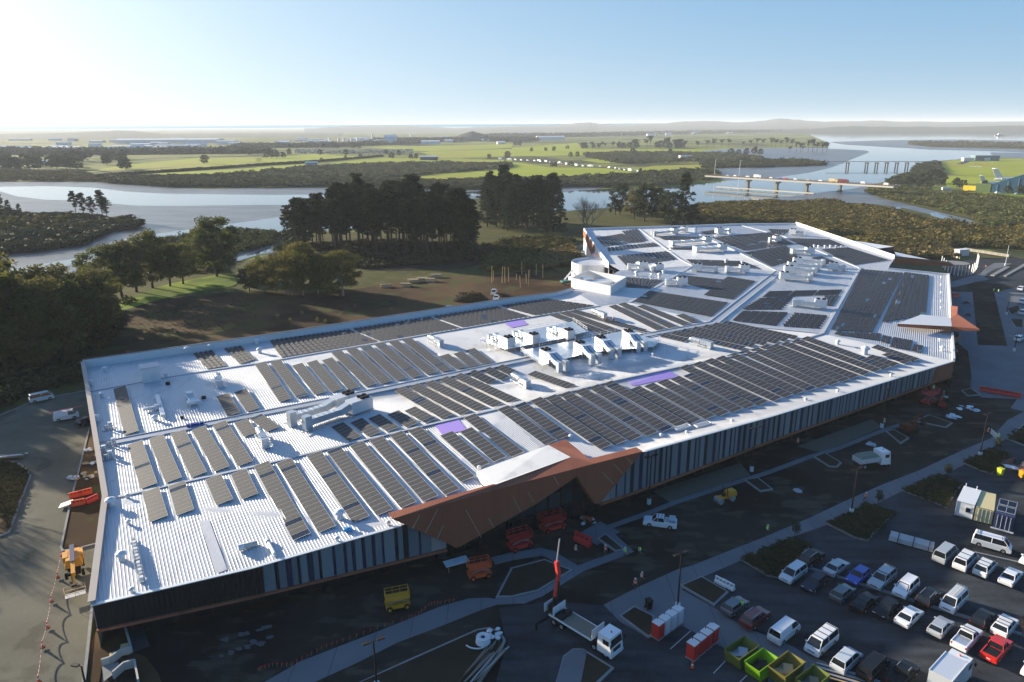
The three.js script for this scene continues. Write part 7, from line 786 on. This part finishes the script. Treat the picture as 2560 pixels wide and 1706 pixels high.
heap('rubble_heap', 'white sheets and offcuts by the entrance edge', 'rubble', gp(Fo, 700, 90), 14, 1.2, [mat.plastic, mat.timberGrey, mat.orange]); heap('sheet_pile', 'white sheets spread on the kerbed island by the plaza', 'sheets', gp(Fp, 1690, 530).setY(0.1), 9, 1.6, [mat.steel, mat.plastic], 0.8, 1.8, 0.12); heap('sheet_pile', 'glassy sheets on the long island beside the white sheets', 'sheets', gp(Fp, 1810, 450).setY(0.1), 10, 1.8, [mat.steel, mat.galv], 0.6, 1.8, 0.12); heap('pallet_stack', 'pallets and boxes between the bed and the picture edge', 'pallet', gp(Fp, 2260, 960), 18, 2.2, [mat.timberGrey, mat.plastic, mat.copperDark], 0.8, 2.2); heap('concrete_block', 'wrapped pale block on the construction ground', 'block', gp(Fp, 270, 1210), 2, 0.2, [mat.steel], 1.2, 1.6); heap('concrete_block', 'grey plastic tank parts by the slip lane', 'block', gp(Fp, 940, 780), 6, 0.8, [mat.steel, mat.galv], 0.6, 1.2);
// log poles, timber and brush in the back yard
for (const [f, x, yb, yt] of [[Fb, 2165, 1530, 1375], [Fb, 2180, 1510, 1420], [Fb, 2258, 1530, 1380], [Fb, 2285, 1530, 1385], [Fb, 2322, 1520, 1390], [Fc, 90, 1450, 1335], [Fc, 222, 1460, 1355], [Fc, 282, 1485, 1365], [Fc, 150, 1560, 1415], [Fc, 133, 1535, 1450], [Fc, 78, 1570, 1465], [Fc, 40, 1500, 1450]]) { const p = at(f(x, yb)).setY(-0.3), h = heightAt(p, f(x, yt)[1]) + 0.3, g = thing('timber_pole', 'pale upright timber pole in the play area of the back yard', 'pole', 'timber poles in the yard', p); obj('post', cyl(0.16, 0.13, h, 0, h / 2, 0, 10), M(0.40, 0.28, 0.12, 0.9), g); obj('cap', cyl(0.14, 0.14, 0.05, 0, h + 0.02, 0, 10), mat.timberGrey, g); g.rotation.z = rr(-0.05, 0.05); }
for (const [x, y, n] of [[1370, 205, 7], [1440, 165, 9], [1520, 150, 10], [1600, 160, 8], [1650, 120, 8], [1190, 215, 4]]) { const ls = []; for (let k = 0; k < n; k++) ls.push([box(4.2, 0.4, 0.8, rr(-0.4, 0.4), 0.22 + 0.4 * (k % 3), -1.2 + Math.floor(k / 3) * 1.0, rr(-0.08, 0.08))]); pieces('timber_stack', 'bundle', 'stack of pale sawn timber under the pines', 'timber', gp(Fg, x, y).setY(-0.15), rr(-0.3, 0.3), ls, M(0.30, 0.24, 0.15, 0.9)).userData.group = 'timber stacks under the pines'; }
{ const g = thing('brush_pile', 'dark heap of cleared brush in the back yard', 'brush pile', undefined, gp(Fg, 1970, 330).setY(-0.2)); obj('earth', new THREE.SphereGeometry(1, 18, 8, 0, 6.3, 0, 1.57).scale(7, 2.2, 4), mat.soil, g); obj('branches', foliage([[0, 1.4, 0, 6, 1.6], [2, 2, 0, 3, 1.2]], 900, 0.4), leaf(0.03, 0.025, 0.012, 0.05), g); }
for (const [x, y] of [[425, 490], [565, 560], [635, 575], [200, 530], [320, 560], [770, 510], [1245, 470], [910, 430]]) { const p = gp(Fg, x, y).setY(-0.2); const g = thing('sapling', 'thin newly planted sapling on the bare yard', 'sapling', 'saplings in the yard', p); obj('stem', cyl(0.05, 0.03, 2.2, 0, 1.1, 0, 5), mat.bark, g); obj('leaves', foliage([[0, 2.0, 0, 0.7, 0.9]], 90, 0.16), leaf(0.14, 0.13, 0.03, 0.3), g); }
for (const [f, x, y] of [[Fp, 2100, 840], [Fp, 1640, 1080], [Fp, 1010, 1330], [Fq, 245, 240]]) { const g = thing('bed_tree', 'young bushy tree in a kerbed car park bed', 'tree', 'young trees in the beds', gp(f, x, y).setY(0.08)); obj('trunk', cyl(0.07, 0.05, 1.6, 0, 0.8, 0, 6), mat.bark, g); obj('crown', foliage([[0, 1.9, 0, 0.7, 1.0], [0.2, 1.4, 0.2, 0.6, 0.7]], 420, 0.16), leaf(0.035, 0.045, 0.018, 0.15), g); }
{ const g = thing('bare_sapling', 'leafless brown young tree by the white wagon', 'tree', undefined, gp(Fq, 2330, 1170)); const tr = [cyl(0.06, 0.04, 2, 0, 1, 0, 6)]; for (let k = 0; k < 26; k++) { const h = rr(1, 3), a = rnd() * 6.28; tr.push(bar(V(0, h * 0.6, 0), V(Math.cos(a) * 0.9, h + 0.4, Math.sin(a) * 0.9), 0.02, 0.008, 4)); } obj('branches', tr, M(0.16, 0.10, 0.05, 1), g); }
// low retaining walls and slab left of the dark corner
const lowWall = (px, h, label) => { const P = px.map(p => at(p).setY(0)), g = thing('retaining_wall', label, 'wall', undefined, P[0]); P.slice(0, -1).forEach((p, k) => obj('wall_segment', beam(p.clone().sub(P[0]).setY(h / 2 - 0.1), P[k + 1].clone().sub(P[0]).setY(h / 2 - 0.1 + k * 0.002), 0.22, h + 0.2), M(0.42, 0.41, 0.38, 0.8), g)); };
lowWall(many(Fk, 935, 1415, 1012, 1392, 1120, 1318, 1205, 1292), 0.9, 'low stepped concrete wall behind the ramp landing'); lowWall(many(Fk, 1040, 1530, 1140, 1442, 1240, 1415, 1275, 1600), 0.9, 'low concrete wall in front of the ramp landing'); lowWall(many(Fk, 1130, 1050, 1165, 1130, 1210, 1295), 0.8, 'concrete wall beside the dark ramp under the corner');
near('landing', many(Fk, 935, 1430, 1085, 1385, 1100, 1450, 950, 1565), mat.kerb, 0, 0.03); near('ramp', many(Fk, 1175, 1050, 1300, 1030, 1375, 1240, 1215, 1300), mat.asphalt, 0, 0.03);
{ const g = thing('plywood_sheet', 'yellow L shaped plywood sheet on the verge', 'plywood', undefined, gp(Fk, 1090, 1290).setY(0.02), turnOf(Fk(1050, 1310), Fk(1140, 1290))); obj('sheet', [box(2.0, 0.04, 1.0, 0, 0.05, 0.4), box(0.9, 0.04, 1.2, 0.5, 0.052, -0.7)], M(0.60, 0.45, 0.22, 0.8), g); obj('batten', box(1.8, 0.06, 0.08, 0, 0.1, 0.5), mat.timber, g); }
{ const P = smooth([[20, 1465], [60, 1450], [170, 1420], [310, 1420], [460, 1345], [610, 1265], [760, 1210], [960, 1140], [1170, 1060], [1410, 985], [1500, 945], [1600, 865], [1690, 850], [1810, 830]].map(p => at(Fm(...p))), 3, false); P.filter((_, k) => k % 1 === 0).forEach(p => { const g = thing('marker_peg', 'small red marker peg lining the curved footpath', 'marker', 'pegs along the footpath', p.setY(-0.05)); obj('peg', cyl(0.02, 0.02, 0.5, 0, 0.25, 0, 5), mat.timber, g); obj('flag', box(0.2, 0.16, 0.03, 0.08, 0.48, 0), mat.red, g); }); }
// fin screen by the far corner
{ const P = smooth(many(Fi, 1590, 455, 1650, 515, 1740, 548, 1830, 548, 1895, 515, 1925, 465, 1915, 425).map(p => at(p)), 5, false), g = thing('fin_screen', 'curved screen of white upright fins by the far corner', 'screen', undefined, P[0].clone().setY(0)); P.forEach((p, k) => { if (k % 2) return; const q = P[Math.min(k + 1, P.length - 1)], r = P[Math.max(0, k - 1)]; const f = obj('fin', box(0.32, 4.4, 0.12, 0, 2.2, 0), mat.white, g); f.position.copy(p).sub(P[0]).setY(0); f.rotation.y = Math.atan2(-(q.z - r.z), q.x - r.x) + 0.9; }); }
{ const P = many(Fi, 1610, 360, 1740, 390).map(p => at(p)); for (let k = 0; k < 6; k++) { const g = thing('kerb_block', 'yellow and white striped block in the line by the far turning circle', 'block', 'striped blocks', P[0].clone().lerp(P[1], k / 5).setY(0), turnOf(Fi(1610, 360), Fi(1740, 390))); obj('block', box(1.3, 0.8, 0.7, 0, 0.4, 0), mat.yellow, g); obj('stripe', box(0.5, 0.82, 0.72, 0.2, 0.41, 0), mat.white, g); } }
{ const g = thing('utility_kiosk', 'grey utility kiosk beside the pale block wall', 'kiosk', undefined, gp(Fi, 1775, 365), 0.3); obj('cabinet', [box(6, 3.0, 3, 0, 1.5, 0)], mat.galv, g); obj('roof', box(6.4, 0.2, 3.4, 0, 3.1, 0), mat.white, g); for (const x of [-2, 0, 2]) obj('door', box(1.6, 2.4, 0.08, x, 1.3, 1.54), mat.galvLight, g); }
{ const stoneA = M(0.28, 0.26, 0.21, 0.9), stoneB = M(0.33, 0.30, 0.24, 0.9), P = many(Fi, 1810, 315, 2230, 380).map(p => at(p)), n = 22, g = thing('block_wall', 'low pale stone block wall behind the kiosk', 'wall', undefined, P[0].clone().setY(0)); for (let k = 0; k < n; k++) for (let r = 0; r < 1; r++) { const q = P[0].clone().lerp(P[1], (k + 0.5 + (r % 2) * 0.5) / (n + 0.5)).sub(P[0]); const b = obj('stone_block', box(P[0].distanceTo(P[1]) / n * 0.94, 1.3, 1.2, 0, 0, 0), k % 3 ? stoneA : stoneB, g); b.position.set(q.x, 0.6 + r * 1.22, q.z); b.rotation.y = turnOf(Fi(1810, 300), Fi(2230, 375)) + rr(-0.03, 0.03); } }

// ---------------------------------------------------------------- bridges, road traffic, airfield, far buildings
const tiny = (name, geo, m, p, t, label, cat, group) => { const o = obj(name, geo, m); o.position.copy(p); o.rotation.y = t; return tag(o, label, cat, group); };
const miniCar = merge([box(4.4, 0.7, 1.8, 0, 0.7, 0), prism(-1.7, -1.2, 0.6, 1.3, 1.0, 1.6, 0.85, 0.7), cyl(0.33, 0.33, 1.9, -1.4, 0.33, 0, 10, Math.PI / 2), cyl(0.33, 0.33, 1.9, 1.4, 0.33, 0, 10, Math.PI / 2)]), miniVan = merge([prism(-2.4, -2.3, 1.5, 2.3, 0.4, 2.2, 0.9, 0.82), cyl(0.33, 0.33, 1.9, -1.4, 0.33, 0, 10, Math.PI / 2), cyl(0.33, 0.33, 1.9, 1.4, 0.33, 0, 10, Math.PI / 2)]), miniTruck = merge([box(6.5, 2.6, 2.4, -1, 2.1, 0), prism(2.4, 2.5, 4.1, 4.4, 0.6, 2.9, 1.15, 1.0), box(9, 0.4, 1.2, 0, 0.7, 0), ...[-3, -1.8, 3.2].map(x => cyl(0.5, 0.5, 2.4, x, 0.5, 0, 10, Math.PI / 2))]);
const road = (name, px, w, y, m) => { const P = ground(px), t = []; for (let k = 0; k + 1 < P.length; k++) { const d = P[k + 1].clone().sub(P[k]).normalize(), n = V(-d.z, 0, d.x).multiplyScalar(w / 2); t.push(...quad(P[k].clone().add(n).setY(y), P[k + 1].clone().add(n).setY(y), P[k + 1].clone().sub(n).setY(y), P[k].clone().sub(n).setY(y))); } return structure(obj(name, tris(t), m)); };
const mwPx = [...many(Fb, 1900, 388, 2350, 402), ...many(Fc, 50, 405, 300, 420, 640, 460, 900, 475, 1070, 500, 1250, 515, 1420, 525, 1560, 545, 1850, 575)];
road('motorway', mwPx, 11, -0.3, mat.asphalt);
{ const cv = new THREE.CatmullRomCurve3(ground(mwPx)); for (let k = 0; k < 58; k++) { const t = 0.12 + 0.8 * (k + rr(0.1, 0.9)) / 58, p = cv.getPointAt(t), d = cv.getTangentAt(t), lane = k % 2 ? 2.4 : -2.4; p.add(V(-d.z * lane, 0, d.x * lane)).setY(-0.28); const kd = rnd(); const van = kd > 0.7 && kd < 0.9, tr = kd >= 0.9; const c = pick(['white', 'white', 'white', 'silver', 'grey', 'red']); tiny(tr ? 'distant_truck' : van ? 'distant_van' : 'distant_car', tr ? miniTruck : van ? miniVan : miniCar, P_[tr || van ? 'white' : c], p, Math.atan2(-d.z, d.x), tr ? 'small white truck in the motorway queue' : van ? 'small white van in the motorway queue' : { white: 'tiny white car in the motorway queue', silver: 'tiny silver car in the motorway queue', grey: 'tiny grey car in the motorway queue', red: 'tiny red car in the motorway queue' }[c], tr ? 'truck' : van ? 'van' : 'car', 'motorway traffic ' + (tr ? 'trucks' : van ? 'vans' : c)); } }
{ // road bridge
  const pb = at(Fd(80, 680)), H = heightAt(pb, Fd(80, 592)[1]); const A = at(Fc(1800, 545), H), B = at(Fd(1180, 645), H), g = thing('road_bridge', 'pale concrete road bridge on single piers across the channel', 'bridge', undefined, A.clone().setY(0)), d = B.clone().sub(A), R = q => q.clone().sub(A.clone().setY(0));
  const a = R(A), b = R(B), up = (v, y) => V(v.x, v.y + y, v.z), n = V(-d.z, 0, d.x).normalize(), sh = (v, s) => v.clone().addScaledVector(n, s);
  obj('deck', beam(up(a, -0.6), up(b, -0.6), 11, 1.5), M(0.45, 0.42, 0.36, 0.8), g); obj('road_surface', beam(up(a, 0.2), up(b, 0.2), 10, 0.08), mat.asphalt, g);
  for (const s of [-5.3, 5.3]) { obj('parapet_rail', [beam(up(sh(a, s), 1.0), up(sh(b, s), 1.0), 0.15, 0.2), beam(up(sh(a, s), 0.55), up(sh(b, s), 0.55), 0.12, 0.15)], M(0.12, 0.08, 0.06, 0.7), g); const ps = []; for (let k = 0; k < 70; k++) { const p = sh(a.clone().lerp(b, k / 69), s); ps.push(box(0.2, 1.1, 0.2, p.x, p.y + 0.5, p.z)); } obj('rail_posts', ps, mat.steel, g).userData.kind = 'stuff'; }
  for (const [f, x, y] of [[Fc, 2165, 660], [Fd, 80, 680], [Fd, 355, 697], [Fd, 660, 690]]) { const p = R(at(f(x, y))); obj('pier', [box(2.0, H - 1.2, 3.2, p.x, (H - 1.2) / 2 - 0.6, p.z, Math.atan2(-d.z, d.x)), box(2.4, 1.6, 9.5, p.x, H - 2.1, p.z, Math.atan2(-d.z, d.x)), box(3.4, 1.2, 5, p.x, -0.1, p.z, Math.atan2(-d.z, d.x))], M(0.24, 0.22, 0.18, 0.9), g); }
  const t = Math.atan2(-d.z, d.x), on = (x, y) => { const f = THREE.MathUtils.clamp((Fd(x, 0)[0] - Fc(1800, 0)[0]) / (Fd(1180, 0)[0] - Fc(1800, 0)[0]), 0, 1); return A.clone().lerp(B, f).add(V(0, 0.26, 0)); };
  for (const [x, c, lbl] of [[-250, 'white'], [-120, 'white'], [70, 'grey'], [115, 'white'], [200, 'blue'], [250, 'red'], [345, 'white'], [460, 'silver'], [570, 'white'], [925, 'white'], [1105, 'white'], [-330, 'silver']]) tiny('bridge_car', c === 'white' && x > 900 ? miniVan : miniCar, P_[c], on(x), t, { white: x > 900 ? 'white van crossing the road bridge' : 'white car crossing the road bridge', grey: 'grey car crossing the road bridge', blue: 'blue car crossing the road bridge', red: 'red car crossing the road bridge', silver: 'silver car crossing the road bridge' }[c], x > 900 ? 'van' : 'car', 'bridge cars ' + c + (x > 900 ? ' vans' : ''));
  tiny('bridge_truck', miniTruck, P_.white, on(-20), t, 'long white truck at the left end of the road bridge', 'truck'); tiny('bridge_truck', miniTruck, mat.beige, on(680), t, 'beige trailer on the road bridge', 'truck'); tiny('bridge_truck', miniTruck, P_.maroon, on(765), t, 'red cabbed truck on the road bridge', 'truck');
}
{ const A = at(Fc(1880, 650), 1.2), B = at(Fd(430, 712), 1.2), g = thing('low_bridge', 'low pale pipe bridge lying just above the water', 'bridge', undefined, A.clone().setY(0)); const o = A.clone().setY(0); obj('deck', beam(A.clone().sub(o), B.clone().sub(o), 3, 1.0), M(0.5, 0.46, 0.38, 0.8), g); for (let k = 0; k < 9; k++) { const p = A.clone().lerp(B, (k + 0.5) / 9).sub(o); obj('pile', cyl(0.4, 0.4, 2.2, p.x, 0.0, p.z, 8), mat.steel, g); } }
{ const H = heightAt(at(Fd(1083, 475)), Fd(1083, 423)[1]), A = at(Fd(540, 420), H), B = at(Fd(1560, 418), H), o = A.clone().setY(0), g = thing('pier_bridge', 'slim dark pipeline bridge on trestle bents in the channel', 'bridge', undefined, o); obj('deck', beam(A.clone().sub(o), B.clone().sub(o), 3, 0.7), M(0.2, 0.2, 0.2, 0.8), g); for (const x of [900, 990, 1083, 1175, 1268, 1362, 725]) { const p = at(Fd(x, 476)).sub(o); obj('bent', [cyl(0.9, 0.8, H, p.x - 1, H / 2 - 0.3, p.z, 8), cyl(0.9, 0.8, H, p.x + 1, H / 2 - 0.3, p.z + 3, 8), box(4, 1.2, 6, p.x, H - 1.2, p.z + 1)], M(0.06, 0.055, 0.05, 0.9), g); } }
// airfield
{ const p = at(Fd(2310, 712)), g = thing('hangar', 'blue clad hangar with a sloping roof at the airfield edge', 'building', undefined, p.clone().setY(0), -0.72); const s = new THREE.Shape(); s.moveTo(-22, 0); s.lineTo(60, 0); s.lineTo(60, 26); s.lineTo(24, 27); s.lineTo(-22, 8); s.closePath(); obj('walls', new THREE.ExtrudeGeometry(s, { depth: 22, bevelEnabled: false }).translate(0, -0.3, -22), M(0.03, 0.10, 0.16, 0.6), g); for (let k = 0; k < 6; k++) obj('wall_rib', box(0.9, 7.5 + k * 3.3, 0.4, -18 + k * 8, 3.5 + k * 1.65, 0.1), M(0.12, 0.22, 0.30, 0.6), g); obj('side_block', box(12, 7.5, 8, -29, 3.5, -4), M(0.16, 0.22, 0.08, 0.8), g); }
function plane(p, t, label, s) { const g = thing('aircraft', label, 'aircraft', undefined, p, t); g.scale.setScalar(s); obj('fuselage', new THREE.LatheGeometry([[0, -15], [0.5, -14], [1.2, -11], [1.6, -6], [1.6, 9], [1.2, 12.5], [0.5, 14.6], [0, 15]].map(q => new THREE.Vector2(...q)), 20).rotateZ(-Math.PI / 2).translate(0, 3.6, 0), mat.white, g); obj('wing', [beam(V(0, 3, 0), V(-3.5, 3.4, 13), 3, 0.35).translate(0, 0, 0), beam(V(0, 3, 0), V(-3.5, 3.4, -13), 3, 0.35)], mat.white, g); obj('fin', (() => { const q = new THREE.Shape(); q.moveTo(-9.5, 4.8); q.lineTo(-14, 4.6); q.lineTo(-16.4, 10.4); q.lineTo(-13.6, 10.4); q.closePath(); return new THREE.ExtrudeGeometry(q, { depth: 0.35, bevelEnabled: false }).translate(0, 0, -0.17); })(), mat.white, g); obj('tailplane', box(2.2, 0.25, 9, -15, 10.4, 0), mat.white, g); for (const z of [-1, 1]) obj('engine', cyl(0.8, 0.7, 4, -9, 4.2, z * 2.4, 12, 0, Math.PI / 2), mat.galvLight, g); for (const [x, z] of [[9, 0], [-2, 2.4], [-2, -2.4]]) obj('landing_gear', [cyl(0.15, 0.15, 2, x, 1.4, z, 6), cyl(0.5, 0.5, 0.5, x, 0.5, z, 12, Math.PI / 2)], mat.black, g); }
plane(at(Fd(2110, 650)).setY(-0.3), -0.45, 'white jet with a high tail beside the blue hangar', 1.05); plane(at(Fd(2310, 636)).setY(-0.3), -0.4, 'white jet fin rising behind the hangar roof', 1.6);
tiny('yellow_trailer', merge([box(16, 4.2, 3, 0, 2.9, 0), box(3, 3, 2.8, 9.6, 2.0, 0), ...[-6, -4.6, 6, 9].map(x => cyl(0.6, 0.6, 2.8, x, 0.6, 0, 10, Math.PI / 2))]), M(0.8, 0.5, 0.02, 0.5), at(Fd(1880, 688)).setY(-0.3), -0.85, 'bright yellow trailer parked among trees on the airfield road', 'trailer');
tiny('grey_truck', miniTruck, mat.plastic, at(Fd(1640, 685)).setY(-0.3), -0.1, 'grey truck parked left of the yellow trailer', 'truck'); for (const x of [2110, 2290]) tiny('airfield_car', miniCar, P_.white, at(Fd(x, 708 + (x - 2110) * 0.05)).setY(-0.3), 0.1, 'white car parked by the blue hangar', 'car', 'cars by the hangar');
road('airfield_road', many(Fd, 1500, 680, 2000, 695, 2700, 725), 8, -0.26, mat.asphalt); road('perimeter_track', many(Fd, 1760, 440, 1830, 415, 1900, 408), 8, -0.26, mat.asphalt);
{ const g = thing('airfield_shed', 'grey green shed on the far edge of the airfield', 'shed', undefined, at(Fd(1990, 408)).setY(-0.4)); obj('walls', box(42, 8, 14, 0, 4, 0), M(0.15, 0.2, 0.22, 0.7), g); obj('roof', box(43, 1, 15, 0, 8.3, 0), M(0.2, 0.27, 0.3, 0.6), g); obj('door', box(10, 5, 0.4, 0, 2.6, 7.1), mat.white, g); }
{ const g = thing('airfield_shed', 'small grey shed left of the long airfield shed', 'shed', undefined, at(Fd(1835, 412)).setY(-0.4)); obj('walls', box(18, 5, 8, 0, 2.5, 0), mat.galv, g); obj('roof', box(19, 0.6, 9, 0, 5.2, 0), mat.plastic, g); }
heap('marker_pile', 'pile of orange airfield markers on the grass', 'markers', at(Fd(1960, 440)).setY(-0.4), 16, 10, [mat.orange, mat.copper], 2, 6); heap('stone_pile', 'pile of white stones on the airfield grass', 'stones', at(Fd(1910, 462)).setY(-0.4), 20, 6, [mat.white, mat.plastic], 1.5, 3.5);
{ const g = thing('work_barge', 'small pale work barge out on the bay', 'boat', undefined, at(Fd(2125, 182)).setY(-0.4)); obj('hull', prism(-22, -24, 25, 22, 0, 4, 5, 6), mat.steel, g); obj('wheelhouse', [box(16, 5, 8, -2, 6.5, 0), box(8, 4, 6, -2, 10.5, 0)], mat.plastic, g); obj('mast', cyl(0.5, 0.3, 12, 10, 9, 0, 6), mat.plastic, g); }
// far sheds and houses on the plain
const shed = (p, w, h, dp, m, label, group) => { const g = thing('far_shed', label, 'building', group, p.setY(-0.6), rr(-0.2, 0.2)); obj('walls', box(w, h, dp, 0, h / 2, 0), m, g); obj('roof', prism(-w / 2 - 1, -w / 2 - 1, w / 2 + 1, w / 2 + 1, h, h * 1.3, dp / 2 + 1, 1), mat.white, g); };
shed(G(Fa, 1560, 248), 420, 14, 80, mat.white, 'very long white industrial shed on the hazy plain'); shed(G(Fa, 1230, 300), 120, 8, 40, mat.white, 'white shed at the near edge of the hazy town'); shed(G(Fa, 400, 318), 200, 9, 50, mat.white, 'white roofed shed below the sun glow'); shed(G(Fb, 1237, 262), 40, 26, 30, mat.white, 'tall white block standing alone on the plain'); shed(G(Fc, 350, 222), 120, 14, 40, mat.white, 'long white shed below the far hills'); shed(G(Fb, 1590, 402), 32, 6, 10, M(0.12, 0.13, 0.12, 0.8), 'dark barn in the middle pastures'); shed(G(Fb, 510, 460), 18, 6, 9, M(0.25, 0.32, 0.33, 0.7), 'grey blue shed beside the rough scrub'); shed(G(Fc, 1590, 390), 22, 5, 10, mat.white, 'low white house among the far scrub'); shed(G(Fa, 460, 450), 22, 7, 12, mat.white, 'white house among the hazy trees');
for (const [x, y, h] of [[675, 246, 18], [760, 248, 16], [810, 246, 18], [880, 248, 17], [935, 246, 18], [1070, 205, 22], [1422, 205, 22]]) tiny('silo', merge([cyl(5, 5, h, 0, h / 2, 0, 14), cyl(5, 1, 3, 0, h + 1.5, 0, 14)]), mat.white, G(Fb, x, y).setY(-0.6), 0, 'white silo in the row on the industrial plain', 'silo', 'silos on the plain');
for (let k = 0; k < 70; k++) { const left = rnd() < 0.6; shed(left ? G(Fa, rr(-100, 2350), rr(225, 320)) : G(Fb, rr(0, 2350), rr(205, 262)), rr(25, 80), rr(6, 12), rr(15, 30), pick([mat.white, mat.plastic, mat.timberGrey]), 'pale building scattered through the hazy town', 'town buildings'); }
for (let k = 0; k < 40; k++) shed(rnd() < 0.5 ? G(Fc, rr(0, 2350), rr(150, 180)) : G(Fd, rr(900, 2400), rr(118, 136)), rr(20, 60), rr(7, 12), rr(12, 22), pick([mat.white, mat.plastic]), 'pale house on the far shore below the hills', 'far shore houses');
{ const n = 700, im = shadow(new THREE.InstancedMesh(miniCar, M(0.5, 0.5, 0.5, 0.4), n)), m = new THREE.Matrix4(), c = new THREE.Color(); for (let k = 0; k < n; k++) { const p = G(Fb, rr(360, 1440), 0).setY(-0.6), q = G(Fb, rr(360, 1440), rr(305, 345)); m.makeRotationY(rr(-0.2, 0.2)).setPosition(q.x, -0.6, q.z); im.setMatrixAt(k, m); const v = pick([0.8, 0.6, 0.3, 0.1]); im.setColorAt(k, c.setRGB(v, v, v)); } im.name = 'parked_fleet'; scene.add(im); tag(im, 'speckled mass of parked cars on the middle plain', 'cars', undefined, 'stuff'); }
renderer.render(scene, camera);
